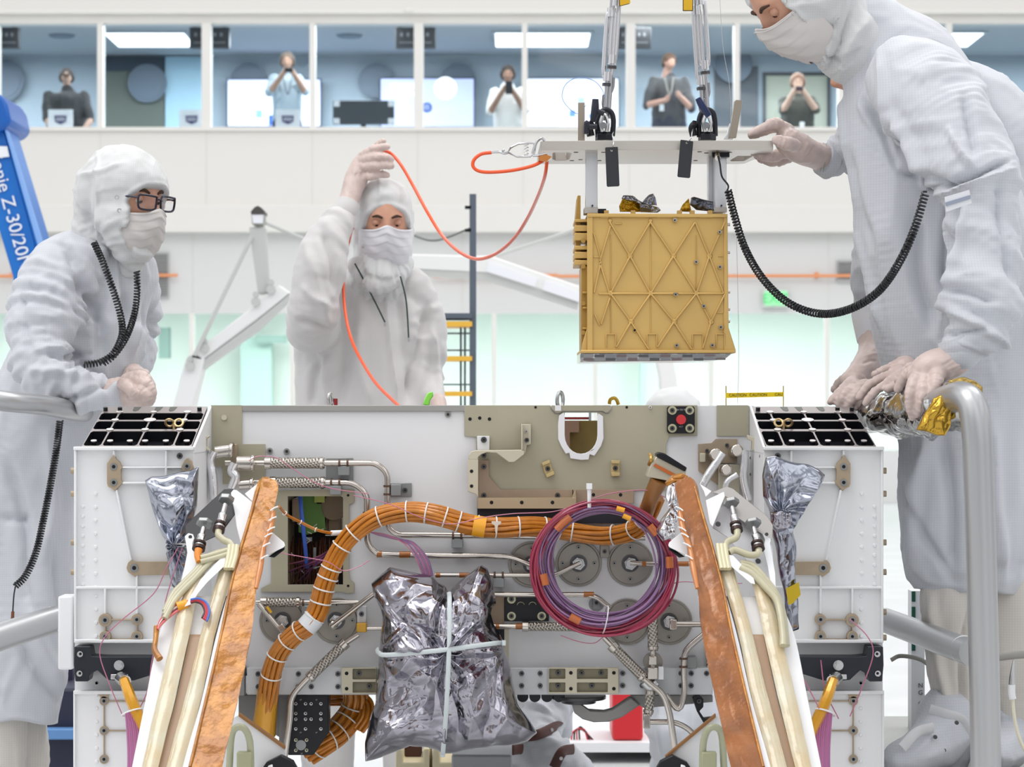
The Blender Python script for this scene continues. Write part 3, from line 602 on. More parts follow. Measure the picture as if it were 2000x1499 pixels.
# lifting ring + wrapped stub on the deck edge
q = MB(); c = P(1094, 782, YP+.04); q.loop([c+Vector((.006*math.cos(a), .004*math.cos(a), .016*math.sin(a))) for a in np.linspace(0, 2*math.pi, 24, endpoint=False)], .004, 8); q.cyl(P(1094, 806, YP+.04), P(1094, 793, YP+.04), .006); q.build('lifting_eye', Msil, rover)
q = MB(); c = P(645, 781, YP+.06); q.loop([c+Vector((.004*math.cos(a), .004*math.cos(a), .012*math.sin(a))) for a in np.linspace(0, 2*math.pi, 24, endpoint=False)], .003, 8); q.cyl(P(645, 800, YP+.06), P(645, 788, YP+.06), .004); q.build('lifting_eye', Msil, rover)
Mred = mat('flag_red', (150, 30, 34), .5)
q = MB(); q.pbox(652, 779, 659, 793, YP+.06, .01); q.build('red_tab', Mred, rover)
# black four-screw plate with red button
q = MB(); q.plate([(1306, 794), (1354, 794), (1357, 797), (1357, 843), (1354, 847), (1306, 847), (1303, 843), (1303, 797)], Y=YP-.016, dep=.009); g = q.build('switch_plate', Mblk, rover, bevel=.001, label='small black plate with red button and four ringed screws')
Mring = mat('ring_gold', (206, 202, 168), .3, .5)
for x in (1313, 1347):
    for y in (802, 837): screw(x, y, YP-.016, g, 5, ring=Mring, rr=8.5)
q = MB(); q.pcyl(1330, 820, 10, YP-.016, .008, 28, 9.4); q.build('red_button', mat('button_red', (214, 52, 56), .3), g)
Mlet = mat('plate_lettering', (200, 200, 205), .5)
text('PUSH TO TEST', 'lettering', Mlet, .0044, face_cam(1330, 801, YP-.0168), g); text('ACT', 'lettering', Mlet, .004, face_cam(1330, 834, YP-.0168), g)
# second black plate near the middle
q = MB(); q.pbox(985, 1168, 1072, 1214, YP-.012, .010); g = q.build('switch_plate', Mblk, rover, bevel=.001, label='black plate with gold-ringed screws right of the foil bag')
for x, y in ((999, 1171), (999, 1204), (1058, 1204)): screw(x, y, YP-.012, g, 5, ring=Mring, rr=8.5)
for x in (1017, 1040): w = MB(); cc = P(x, 1184, YP-.013); w.tube([cc+Vector((.0075*math.cos(a), 0, .0075*math.sin(a))) for a in np.linspace(.3, 2.9, 9)], .0006, n=6); w.build('arc_mark', Mring, g)
q = MB(); q.pbox(948, 1160, 985, 1230, YP-.008, .008); q.build('doubler', Mbrn, rover)
q = MB(); q.plate([(985, 1230), (994, 1230), (994, 1305), (985, 1305)], Y=YP-.006, dep=.006); q.build('edge_strip', Mchan, rover)
q = MB(); q.pbox(970, 1228, 986, 1305, YP-.004, .004); q.build('slot', Mblk, rover)
# ---- round disc fittings
def disc(px, py, r=41, nut=True, holes=((0, -31), (31, 0), (0, 31), (-31, 0)), engraved=False):
    q = MB(); q.pcyl(px, py, r+4, YP, .004, 48); q.pcyl(px, py, r, YP-.004, .005, 48, r-1); g = q.build('port_disc', Mdiscm, rover, bevel=.0006)
    for a, b in holes: screw(px+a, py+b, YP-.0092, g, 4, m=Mblkgrey)
    w = MB(); w.pcyl(px, py, 17, YP-.009, .004, 32); w.build('port_ring', Mscr, g)
    w = MB(); w.pcyl(px, py, 14, YP-.010, .014, 6 if nut else 24, 13); w.pcyl(px, py, 9, YP-.022, .006, 20); w.build('port_nut', Msil, g, bevel=.001)
    if engraved:
        text('P/N 10271', 'engraving', Mscr, .0075, face_cam(px-20, py-15, YP-.0096, .9), g); text('INLET', 'engraving', Mscr, .0075, face_cam(px-26, py-19, YP-.0096, .9), g)
    return g
disc(1038, 1103); disc(1130, 1101); disc(1231, 1101); disc(1225, 1215); disc(1307, 1215); disc(552, 1213); disc(657, 1213)
q = MB(); q.pbox(1172, 1066, 1190, 1090, YP-.012, .012); g = q.build('link_tab', Mdiscm, rover, bevel=.001); screw(1181, 1078, YP-.012, g, 4)
q = MB(); q.pcyl(1165, 1180, 15, YP, .004, 24); q.pbox(1158, 1172, 1172, 1190, YP-.015, .012); g = q.build('small_boss', Mblkgrey, rover, bevel=.001); screw(1165, 1178, YP-.015, g, 4)
# ---- pipes
def pipe(nodes, r=6, name='fluid_pipe', m=None, Y=YP-.03, sleeves=(), clamps=(), smooth=False):
    A = [(n[0], n[1], n[2] if len(n) > 2 else Y) for n in nodes]
    pts = [P(*a) for a in A]
    if not smooth and len(pts) > 2:      # straight runs with rounded elbows
        o = [pts[0]]
        for i in range(1, len(pts)-1):
            a, b, c = pts[i-1], pts[i], pts[i+1]; ra = min(.02, (b-a).length*.45, (c-b).length*.45); p0 = b+(a-b).normalized()*ra; p1 = b+(c-b).normalized()*ra
            for t in (0, .25, .5, .75, 1): o.append(p0*(1-t)**2+b*2*t*(1-t)+p1*t*t)
        o.append(pts[-1]); pts = o
    q = MB(); q.tube(pts, r/F*Y, n=14, smooth=smooth); g = q.build(name, m or Mst, rover)
    for (a, b, c, d, rr) in sleeves:
        q = MB(); q.tube([P(a, b, Y), P(c, d, Y)], rr/F*Y, n=20, smooth=False); q.build('braided_sleeve', Mbraid, g)
        D = Vector((c-a, d-b)); D.normalize()
        for (x, y, s) in ((a, b, 1), (c, d, -1)):
            q = MB(); q.cyl(P(x-D.x*3, y-D.y*3, Y), P(x+s*D.x*9, y+s*D.y*9, Y), (rr+1.6)/F*Y, 24); q.build('ferrule', Mst, g, bevel=.0006)
    for (x, y, hor) in clamps:
        for k in (-8, 8):
            q = MB(); p = (P(x+k-2, y, Y), P(x+k+2, y, Y)) if hor else (P(x, y+k-2, Y), P(x, y+k+2, Y)); q.cyl(p[0], p[1], (r+2.4)/F*Y, 20); q.build('clamp_band', Mclamp, g)
        q = MB(); q.pbox(x-11 if hor else x+6, y+6 if hor else y-11, x+11 if hor else x+26, y+24 if hor else y+11, YP-.035, .034); q.build('clamp_block', Mblkgrey, g, bevel=.001)
    return g
pipe([(440, 905), (520, 905), (680, 905), (735, 905), (757, 925), (757, 1030), (775, 1045), (1063, 1048), (1260, 1050)], 6, sleeves=[(520, 905, 634, 905, 11)], clamps=[(671, 905, True), (757, 958, False), (893, 1047, True)])
pipe([(470, 943), (540, 943), (690, 943), (717, 965), (717, 1062), (735, 1083), (846, 1086), (997, 1087), (1038, 1104)], 6, Y=YP-.028, sleeves=[(530, 943, 636, 943, 11)], clamps=[(655, 943, True), (717, 1010, False)])
pipe([(850, 1124), (975, 1124), (1084, 1124), (1108, 1112), (1134, 1100)], 4.5, clamps=[(974, 1124, True)])
pipe([(960, 1162), (1145, 1162), (1165, 1166), (1192, 1188)], 5)
pipe([(1231, 1100), (1262, 1102), (1365, 1102)], 4.5)
pipe([(935, 1224), (1020, 1224), (1140, 1226)], 5.5, sleeves=[(1023, 1224, 1128, 1225, 9)])
pipe([(1180, 1245), (1193, 1258), (1262, 1330), (1297, 1357), (1308, 1394), (1322, 1490)], 6.5, Y=YP-.06, sleeves=[(1196, 1262, 1258, 1326, 10)])
pipe([(1275, 1165), (1275, 1275), (1275, 1345), (1268, 1350), (1267, 1400)], 6, Y=YP-.045, sleeves=[(1275, 1190, 1275, 1272, 10), (1270, 1348, 1266, 1396, 9)])
pipe([(1258, 1411), (1318, 1411), (1345, 1424), (1372, 1456)], 5.5, Y=YP-.05)
q = MB(); q.pbox(1256, 1396, 1270, 1424, YP-.06, .02); q.build('pipe_elbow_block', Mst, rover, bevel=.002)
q = MB(); q.pcyl(1275, 1293, 19, YP-.03, .012, 28); q.build('tee_flange', Mdiscm, rover); q = MB(); q.pbox(1267, 1283, 1283, 1300, YP-.075, .05); q.pbox(1265, 1305, 1285, 1328, YP-.075, .05); q.build('tee_fitting', Mst, rover, bevel=.002)
q = MB(); q.tube([P(1258, 1333, YP-.055), P(1270, 1343, YP-.055), P(1283, 1333, YP-.055)], .009, n=14); q.build('tee_collar', Msil, rover)
q = MB(); q.pbox(1286, 1303, 1296, 1328, YP-.07, .006); q.build('pipe_flag', mat('flag_white', (240, 240, 240), .5), rover)
pipe([(1312, 1220), (1350, 1220), (1372, 1220)], 6, Y=YP-.04)
q = MB(); q.pbox(1308, 1211, 1322, 1231, YP-.05, .035); q.build('elbow_fitting', Mst, rover, bevel=.002)
pipe([(1390, 1228), (1362, 1250), (1337, 1272), (1335, 1310), (1338, 1350), (1327, 1394), (1300, 1358)], 6, Y=YP-.05, clamps=[(1335, 1295, False)])
pipe([(500, 1177), (512, 1177), (598, 1177), (700, 1177)], 4.5, Y=YP-.03, sleeves=[(512, 1177, 588, 1177, 9)], clamps=[(600, 1178, True)])
pipe([(650, 1222), (727, 1163), (755, 1145)], 5.5, Y=YP-.04); q = MB(); q.sphere(P(651, 1221, YP-.035), .010, 16); q.build('elbow_fitting', Mst, rover)
pipe([(505, 1180), (548, 1230)], 5.5, Y=YP-.045); q = MB(); q.plate([(540, 1226), (551, 1218), (562, 1232), (550, 1240)], Y=YP-.055, dep=.02); q.build('elbow_fitting', Mst, rover, bevel=.002)
q = MB(); q.plate([(519, 1187), (523, 1184), (532, 1196), (528, 1199)], Y=YP-.055, dep=.004); q.build('yellow_band', mat('kapton_tape', (226, 170, 30), .3, .1, coat=.5), rover)
pipe([(700, 1240), (675, 1256), (592, 1334), (568, 1362), (567, 1400), (556, 1480)], 6, Y=YP-.06, sleeves=[(674, 1257, 603, 1326, 10)])
pipe([(715, 1228), (760, 1228)], 4, Y=YP-.03)
Mkt = MATS['kapton_tape']
q = MB(); q.pbox(696, 1218, 716, 1236, YP-.045, .03); q.build('yellow_band', Mkt, rover, bevel=.002)
q = MB(); q.pbox(697, 1185, 716, 1218, YP-.03, .02); g = q.build('clamp_tab', Mwh, rover, bevel=.002); screw(706, 1200, YP-.03, g, 5)
Mkb = mat('kapton_brown', (168, 98, 30), .25, .2, coat=.6)
for x0, y, x1, r, YY in ((780, 1084, 802, 6.6, YP-.028), (736, 1083, 746, 6.6, YP-.028), (851, 1124, 860, 5, YP-.03), (897, 1124, 916, 5, YP-.03), (1254, 1102, 1262, 5, YP-.03), (1320, 1102, 1345, 5, YP-.03), (1140, 1162, 1160, 5.6, YP-.03), (1007, 1224, 1021, 6.2, YP-.03), (968, 1224, 975, 6, YP-.03)):
    q = MB(); q.cyl(P(x0, y, YY), P(x1, y, YY), r/F*YY, 16); q.build('pipe_tape', Mkb, rover)
# clamp plate right of the bend
q = MB(); q.pbox(758, 944, 804, 971, YP-.004, .004); g = q.build('pipe_bracket_plate', Mblkgrey, rover, bevel=.001); screw(791, 958, YP-.004, g, 5)
q = MB(); q.pbox(637, 895, 690, 940, YP-.005, .005); q.build('pipe_bracket_plate', Mblkgrey, rover, bevel=.001)
# silver wrapped valves: left
Mfoiltube = mat('foil_wrapped', (238, 238, 240), .22, .75, bump=.5, bscale=50, bdist=.003)
for nodes, r in (([(417, 882), (410, 900), (415, 930), (418, 975)], 9), ([(458, 905), (452, 920), (460, 932), (452, 955)], 9)): 
    q = MB(); q.tube([P(a, b, YP-.07) for a, b in nodes], r/F*YP, n=14); q.build('wrapped_hose', Mfoiltube, rover)
for a, b, c, d, r in ((420, 884, 452, 880, 12), (462, 905, 494, 905, 14), (466, 948, 492, 946, 11)):
    q = MB(); q.cyl(P(a, b, YP-.06), P(c, d, YP-.06), r/F*YP, 22); q.cyl(P(c-4, d, YP-.06), P(c+3, d, YP-.06), (r+2.5)/F*YP, 22); q.build('valve_fitting', Mst, rover, bevel=.0015)
q = MB(); q.plate([(400, 852), (410, 852), (403, 858), (403, 873), (410, 880), (402, 880), (397, 873), (397, 858)], Y=YP-.1, dep=.02); q.build('hook_bracket', Mchan, rover, bevel=.001)
q = MB(); q.plate([(450, 868), (462, 868), (462, 915), (450, 915)], Y=YP-.04, dep=.03); g = q.build('valve_bracket', Mpad, rover, bevel=.001); screw(454, 869, YP-.04, g, 4)
# silver wrapped valves: right
for nodes, r in (([(1412, 885), (1400, 903), (1385, 925), (1372, 948)], 8), ([(1455, 880), (1454, 905), (1452, 935), (1462, 978)], 7.5), ([(1440, 927), (1420, 942), (1416, 970)], 6)):
    q = MB(); q.tube([P(a, b, YP-.07) for a, b in nodes], r/F*YP, n=14); q.build('wrapped_hose', Mfoiltube, rover)
for a, b, r in ((1392, 892, 12), (1434, 884, 12), (1413, 922, 11)):
    q = MB(); q.cyl(P(a, b, YP), P(a+6, b-4, YP-.075), r/F*YP, 24); q.build('valve_fitting', Mst, rover, bevel=.003)
q = MB(); q.pbox(1368, 886, 1378, 903, YP-.03, .025); q.pbox(1404, 908, 1445, 990, YP-.03, .02); g = q.build('valve_block', Mchan, rover, bevel=.001)
q = MB(); q.plate([(1460, 850), (1474, 856), (1475, 880), (1469, 880), (1469, 862), (1460, 858)], Y=YP-.1, dep=.02); q.build('hook_bracket', Mchan, rover, bevel=.001)
for x, y in ((1381, 881), (1420, 870)): screw(x, y, YP-.005, rover, 4)
for x, y in ((1468, 895), (1468, 927)): screw(x, y, YP-.01, rover, 4)
# ---- open electronics window
fr = [(530, 960), (675, 956), (692, 956), (692, 982), (682, 986), (682, 1132), (692, 1140), (692, 1158), (675, 1160), (670, 1157), (510, 1157), (510, 1150), (530, 1140)]
q = MB(); q.plate(fr, [[(562, 970), (670, 970), (670, 1143), (562, 1143)]], Y=YP-.007, dep=.007); wf = q.build('window_frame', Mtan, rover, bevel=.0008)
for x, y in ((680, 968), (680, 1145)): w = MB(); w.pcyl(x, y, 2.6, YP-.007, .0006, 12); w.build('hole', Mhole, wf)
q = MB(); q.pbox(540, 960, 680, 1150, YP+.22, .01); q.build('avionics_back', mat('avionics_dark', (42, 34, 30), .6, var=.4, vscale=60), rover)
q = MB(); q.pbox(530, 950, 560, 1150, YP+.03, .18); g = q.build('avionics_box', mat('avionics_tan', (150, 136, 112), .5, .3), rover, bevel=.002)
q = MB(); q.pbox(570, 975, 588, 1020, YP+.08, .12); q.build('avionics_box', Mbrn, rover, bevel=.002)
q = MB(); q.plate([(585, 960), (618, 960), (618, 985), (632, 985), (636, 1035), (600, 1045), (583, 1040)], Y=YP+.09, dep=.006); q.build('circuit_board', mat('board_green', (96, 140, 58), .4), rover, label='green circuit board in the open window')
q = MB(); q.pbox(614, 960, 634, 982, YP+.08, .006); q.build('circuit_board', mat('board_lime', (186, 196, 90), .4), rover)
q = MB(); q.tube([P(586, 966, YP+.04), P(590, 1010, YP+.03), P(595, 1060, YP+.03), P(600, 1110, YP+.05)], .0042, n=10, flat=.5); q.build('blue_strap', mat('strap_blue', (54, 96, 190), .4), rover)
q = MB(); q.pcyl(655, 990, 26, YP+.14, .05, 28); q.pbox(635, 1005, 668, 1045, YP+.12, .08); q.pbox(640, 1010, 664, 1040, YP+.11, .02); q.build('round_housing', mat('housing_bronze', (122, 106, 84), .4, .5), rover, bevel=.002)
Mcop = mat('copper_wire', (120, 62, 34), .35, .4); q = MB()
for i in range(34):
    x = 566+3.1*i; y0 = 1048+random.random()*20; q.tube([P(x, y0, YP+.12+.04*random.random()), P(x+random.uniform(-3, 3), y0+40, YP+.10), P(x+random.uniform(-8, 8), 1150, YP+.13)], .0012, n=6, seg=4)
g = q.build('wire_bundle', Mcop, rover); tag(g, kind='stuff')
Mtie = mat('tie_white', (238, 238, 236), .45)
for i in range(14):
    x, y = random.uniform(566, 660), random.uniform(1020, 1135); q = MB(); a = random.uniform(-.8, .8); q.tube([P(x, y, YP+.08), P(x+9*math.cos(a), y+9*math.sin(a), YP+.075)], .001, n=6); q.build('lacing_tie', Mtie, rover)
q = MB(); q.pbox(612, 1070, 617, 1112, YP+.09, .01); q.pbox(598, 1050, 609, 1058, YP+.09, .01); q.build('grey_clip', Mblkgrey, rover)
# ---- fittings under the cross bar
Mdim = mat('underside_grey', (150, 148, 146), .5, .3)
q = MB(); q.plate([(466, 1360), (548, 1360), (548, 1442), (466, 1395)], Y=YP+.05, dep=.05); q.pbox(545, 1358, 566, 1456, YP+.03, .05); q.build('lower_wall', Mdim, rover)
q = MB(); q.plate([(572, 1358), (642, 1358), (642, 1432), (612, 1476), (562, 1476), (562, 1400)], Y=YP-.01, dep=.05); g = q.build('connector_plate', Mblk, rover, bevel=.002, label='black connector plate with silver screws under the bar')
for y0 in (1375, 1405):
    for dx, dy in ((578, 0), (597, 0), (608, 0), (627, 0), (578, 19), (597, 19), (627, 19)): screw(dx, y0+dy, YP-.01, g, 3.6, m=Msil)
for dx, dy in ((578, 1446), (599, 1446), (578, 1466), (599, 1466)): screw(dx, dy, YP-.01, g, 3.6, m=Mchan)
q = MB(); q.pcyl(588, 1456, 10, YP-.01, .003, 28); q.build('round_cap', Mblkgrey, g)
for x, y in ((587, 1368), (618, 1368), (587, 1432), (618, 1432), (589, 1473)): text('17', 'lettering', Mlet, .004, face_cam(x, y, YP-.0108), g)
q = MB()
for i in range(4): q.pcyl(1021+23.5*i, 1358, 11, YP+.02, .03, 22)
q.build('row_of_studs', Mblk, rover)
q = MB(); q.cyl(P(1130, 1358, YP+.03), P(1130, 1366, YP+.03), .055, 36); q.cyl(P(1130, 1366, YP+.03), P(1130, 1374, YP+.03), .035, 36); q.build('actuator_flange', Mscr, rover, bevel=.002)
q = MB(); q.plate([(1114, 1368), (1132, 1368), (1136, 1378), (1150, 1388), (1180, 1390), (1196, 1386), (1232, 1362), (1250, 1378), (1215, 1402), (1190, 1411), (1160, 1412), (1138, 1406), (1122, 1394)], Y=YP+.01, dep=.03); q.build('curved_handle', Mdim, rover, bevel=.003)
q = MB(); q.plate([(1232, 1360), (1392, 1360), (1392, 1372), (1258, 1384), (1240, 1374)], Y=YP+.02, dep=.06); q.build('lower_wall', Mdim, rover)
q = MB(); q.plate([(1352, 1362), (1366, 1358), (1374, 1366), (1374, 1382), (1366, 1390), (1376, 1405), (1398, 1402), (1398, 1410), (1376, 1416), (1362, 1392)], Y=YP-.03, dep=.03); g = q.build('black_lug', Mblk, rover, bevel=.002); screw(1365, 1370, YP-.03, g, 5)
q = MB(); q.pbox(1380, 1260, 1392, 1345, YP-.02, .02); q.build('braided_sleeve', Mbraid, rover, bevel=.004)
# ---------------- side bays
def bay(mir, label):
    fx = (lambda x: 1870-x) if mir else (lambda x: x)
    def poly(q, pts, Y, dep, holes=()):
        pp = [(fx(x), y) for x, y in pts]; hh = [[(fx(x), y) for x, y in h] for h in holes]
        if mir: pp = pp[::-1]; hh = [h[::-1] for h in hh]
        return q.plate(pp, hh, Y=Y, dep=dep)
    def rect(q, x0, y0, x1, y1, Y, dep): a, b = sorted((fx(x0), fx(x1))); return q.pbox(a, y0, b, y1, Y, dep)
    X = lambda px, Y: P(fx(px), 0, Y).x
    g = empty('side_bay', P(fx(260), 1258, YF), label, None); g.parent = rover; g.location = P(fx(260), 1258, YF)-org(rover)
    if 'category' in g: del g['category']
    # the rest of the bay hangs at the third level
    q = MB(); rect(q, 144.5, 876, 378.5, 1256, YF+.012, .01)
    xo, xi = sorted((X(147, YF), X(376, YF))); zt = P(0, 876, YF).z; zb = P(0, 1256, YF).z
    q.box((xo, YF+.0205, zb), (xo+.006, YF+.9, zt)); q.box((xi-.006, YF+.0205, zb), (xi, YF+.9, zt)); q.box((xo+.006, YF+.0205, zb), (xi-.006, YF+.9, zb+.006)); q.box((xo, YF+.9, zb), (xi, YF+.906, zt+.05))
    # cheek that rises to the deck beside the grid
    for xx in ((xi-.004, xi+.0012) if not mir else (xo-.0012, xo+.004),):
        x0, x1 = xx; v = [(x, y, z) for x in (x0, x1) for y, z in ((YF+.0205, zt-.01), (YF+.0205, zt), (YF+.30, P(0, 793, 5.1).z), (YF+.9, P(0, 793, 5.1).z), (YF+.9, zt-.01))]
        q.add(v, [(0, 1, 2, 3, 4), (9, 8, 7, 6, 5)]+[(i, (i+1) % 5, 5+(i+1) % 5, 5+i) for i in range(5)])
    sh = q.build('bay_shell', Mwh2, g, bevel=.0006)
    q = MB(); rect(q, 143, 873, 378, 880, YF-.004, .02)
    for y in (1148,): rect(q, 147, y-2, 376, y+3, YF, .014)
    rect(q, 145, 1250, 378, 1257, YF-.004, .02); rect(q, 145, 880, 149, 1256, YF, .014)
    rect(q, 220, 880, 224, 897, YF, .014); rect(q, 322, 880, 326, 950, YF, .014); rect(q, 238, 912, 372, 915, YF, .014); rect(q, 238, 942, 330, 946, YF, .014)
    rect(q, 203, 1150, 207, 1200, YF, .014); rect(q, 265, 1150, 269, 1200, YF, .014); rect(q, 265, 1120, 269, 1150, YF, .014)
    poly(q, [(225, 957), (229, 957), (258, 1096), (254, 1096)], YF, .014)
    q.build('stiffening_ribs', Mwh2, g, bevel=.0015)
    q = MB()
    for k in range(9): a = fx(162); q.pcyl(a, 990+19*k, 4, YF+.012, .003, 14, 2.5)
    for k in range(8): a = fx(187); q.pcyl(a, 965+26*k, 4, YF+.012, .003, 14, 2.5)
    for k in range(4): q.pcyl(fx(188), 1165+26*k, 4, YF+.012, .003, 14, 2.5); 
    q.build('rivet_rows', Mwh2, g)
    def pad(pts, holes, r=8):
        q = MB(); poly(q, pts, YF-.001, .014); w = q.build('mounting_pad', Mpad, g, bevel=.0005)
        for (x, y) in holes:
            q = MB(); q.cm = 0; q.pcyl(fx(x), y, r, YF-.001, .0015, 24); q.cm = 1; q.pcyl(fx(x), y, r*.5, YF-.0027, .0005, 16); q.build('bushing', [Mblkgrey, Mhole], g)
    pad([(222, 888), (226, 897), (234, 904), (236, 910), (240, 913), (236, 917), (236, 939), (240, 943), (236, 947), (228, 955), (224, 960), (219, 955), (211, 951), (209, 945), (209, 906), (214, 899)], [(222, 912), (222, 943)], 7)
    pad([(354, 912), (360, 900), (366, 895), (374, 902), (378, 915), (372, 920), (358, 922)], [(365, 911)], 6)
    pad([(256, 1094), (260, 1098), (340, 1098), (340, 1124), (268, 1124), (264, 1128), (258, 1124), (250, 1118), (247, 1110), (250, 1100)], [(262, 1110)], 8)
    rr = lambda cx, cy, r, k=14: [(cx+r*math.cos(2*math.pi*i/k), cy+r*math.sin(2*math.pi*i/k)) for i in range(k)]
    for cx, cy, r in ((205, 1212, 13), (267, 1211, 11), (205, 1244, 11), (267, 1244, 11)): pad(rr(cx, cy, r), [(cx, cy)], 7 if r > 12 else 6)
    for a in ([(216, 1210.5), (257, 1210.5), (257, 1213), (216, 1213)], [(204, 1224), (206, 1224), (206, 1234), (204, 1234)], [(266, 1222), (268, 1222), (268, 1234), (266, 1234)], [(188, 1253), (282, 1253), (276, 1249), (194, 1249)]): pad(a, [])
    for y in (920, 965, 1060, 1118, 1196, 1246): a, b = (fx(147), fx(139)); q = MB(); q.cyl(P(a, y, YF+.15), P(b, y, YF+.15), .006, 14); q.build('side_bolt', Mpad, g)
    screw(fx(351), 891, YF+.012, g, 6); 
    q = MB(); a = P(fx(376), 890, YF+.1); b = P(fx(386), 888, YF+.1); q.cyl(a, b, .006, 14); q.build('side_boss', Mscr, g)
    # sloped black grid on top
    f0, f1 = (155, 873), (371, 873); b0, b1 = (205, 794.5), (405, 794.5)
    def gp(u, v, d):      # u across 0..1, v front 0 .. back 1, d down into the pocket
        a = P(fx(f0[0]+(f1[0]-f0[0])*u), 873, YF)+Vector((0, .024, 0)); b = P(fx(b0[0]+(b1[0]-b0[0])*u), 794.5, YF+.30); p = a.lerp(b, v); n = Vector((0, -.25, .97)); return p-n*d
    q = MB(); cols = [0, .175, .505, .83, 1]; rows = [(.0, .37), (.42, .62), (.655, .83)]; hs = []
    def cell(a, b, c, d, ch):
        cu, cv = ch, ch*1.6; return [(a+cu, c), (b-cu, c), (b, c+cv), (b, d-cv), (b-cu, d), (a+cu, d), (a, d-cv), (a, c+cv)]
    for (c, d) in rows:
        for i in range(4):
            a, b = cols[i]+.008, cols[i+1]-.008; hs.append([(u, v) for u, v in cell(a, b, max(c, .02), d, .018)])
    q.plate([(0, 0), (1, 0), (1, 1), (0, 1)], hs, dep=.020, M=gp if not mir else (lambda u, v, d: gp(u, v, d)))
    gr = q.build('grid_panel', mat('grid_metal', (150, 142, 140), .35, .6), g, label='black pocketed radiator grid with bright ribs')
    q = MB(); q.plate([(0.004, 0.01), (.996, 0.01), (.996, .99), (0.004, .99)], dep=.002, M=lambda u, v, d: gp(u, v, d+.0201)); q.build('pocket_floor', Mblk, g)
    q = MB()
    for (c, d) in rows:      # dark anodised lining of every pocket wall
        for i in range(4):
            a, b = cols[i]+.008, cols[i+1]-.008; lp = cell(a, b, max(c, .02), d, .018); v = [gp(u+(.002 if u < (a+b)/2 else -.002), w+(.003 if w < (c+d)/2 else -.003), dd) for dd in (.0006, .020) for u, w in lp]; n = 8
            q.add(v, [(k, (k+1) % n, n+(k+1) % n, n+k) for k in range(n)])
    q.build('pocket_lining', Mblk, g)
    Mwash = mat('grid_washer', (226, 220, 218), .3, .5)
    for u, v, r in ((.505, .64, .012), (.175, .64, .007), (.83, .64, .007), (.175, .40, .007), (.505, .40, .007), (.83, .40, .007), (.175, .845, .007), (.505, .845, .006), (.83, .845, .007)):
        q = MB(); c = gp(u, v, -.0005); q.cyl(c, c+Vector((0, -.0004, .0014)), r, 20); q.build('rib_node', Mwash, g)
    for u in (.09, .24, .42, .56, .75, .94):
        q = MB(); q.cm = 0; q.cyl(gp(u, .10, .014), gp(u, .10, -.002), .0045, 16); q.cm = 1; q.cyl(gp(u, .10, -.002), gp(u, .10, -.004), .0058, 16); q.build('grid_screw', [Mblk, Mwash], g)
    for u, v in ((.12, .72), (.92, .74), (.93, .52)): q = MB(); q.cyl(gp(u, v, .016), gp(u, v, .012), .0045, 14); q.build('grid_screw', Mwash, g)
    for u0, u1 in ((.07, .17), (.28, .44), (.60, .76)):
        q = MB(); q.plate([(u0, .015), (u1, .015), (u1, .055), (u0, .055)], dep=.002, M=lambda u, v, d: gp(u, v, d+.016)); q.build('pocket_shim', mat('shim_pink', (222, 200, 204), .4), g)
    # top strip: steel channel with notches
    for u in (.32, .53, .67): q = MB(); q.plate([(u-.03, .985), (u+.04, .985), (u+.025, .90), (u+.005, .875), (u-.015, .875), (u-.03, .90)], dep=.0006, M=lambda a, b, d: gp(a, b, d-.0004)); q.build('notch', mat('notch_olive', (74, 76, 66), .4, .5), g)
    for u in (.17, .03, .94): q = MB(); q.cyl(gp(u, .89, 0), gp(u, .89, -.007), .0045, 14); q.build('stud', Mblk, g)
    # brass-coloured wing clip on the grid
    ang = .0; c = gp(.76, .50, -.004); s = -1 if mir else 1; Mw = mat('wing_clip_brass', (214, 184, 134), .35, .5)
    for k in (-1, 1):
        q = MB(); q.loop([c+Vector((k*s*.009+.008*math.cos(a), .006*math.sin(a)*k, .002+.007*math.sin(a))) for a in np.linspace(0, 2*math.pi, 20, endpoint=False)], .0024, 8); q.build('wing_clip', Mw, g)
    q = MB(); q.cyl(c+Vector((0, 0, -.015)), c+Vector((0, 0, .003)), .003, 10); q.build('wing_clip_stem', Mw, g)
    # lower black hinge bracket
    q = MB(); poly(q, [(145, 1264), (175, 1264), (178, 1282), (200, 1284), (330, 1284), (330, 1316), (300, 1318), (262, 1330), (236, 1331), (210, 1329), (190, 1310), (175, 1318), (172, 1332), (147, 1332), (144, 1300)], YF-.03, .05)
    h = q.build('hinge_bracket', mat('hinge_dark', (38, 42, 50) if not mir else (40, 52, 62), .35, .3), g, bevel=.003)
    for x, y in ((157, 1278), (156, 1316)): screw(fx(x), y, YF-.03, g, 6.5, m=Msil)
    q = MB(); q.pcyl(fx(233), 1300, 10, YF-.03, .004, 24); q.pcyl(fx(233), 1300, 8, YF-.034, .008, 6); q.pcyl(fx(233), 1300, 4, YF-.042, .004, 14); q.build('hex_nut', Msil, g)
    q = MB(); rect(q, 216, 1318, 250, 1328, YF-.045, .02); q.build('bracket_clip', Msil, g, bevel=.001)
    # white box behind the bracket and lower box
    q = MB(); rect(q, 146, 1256, 400, 1352, YF+.03, .5); q.build('bay_skirt', Mwh2, g)
    q = MB(); rect(q, 143, 1352, 378, 1640, YF+.004, .55); rect(q, 143, 1350, 378, 1357, YF-.004, .02); rect(q, 143, 1357, 147, 1640, YF-.002, .02); q.build('lower_bay', Mwh2, g, bevel=.001)
    q = MB()
    for k in range(10): q.pcyl(fx(189), 1280+26*k if k > 2 else 1335, 4, YF+.004, .003, 14, 2.5); 
    q.build('lower_rivets', Mwh2, g)
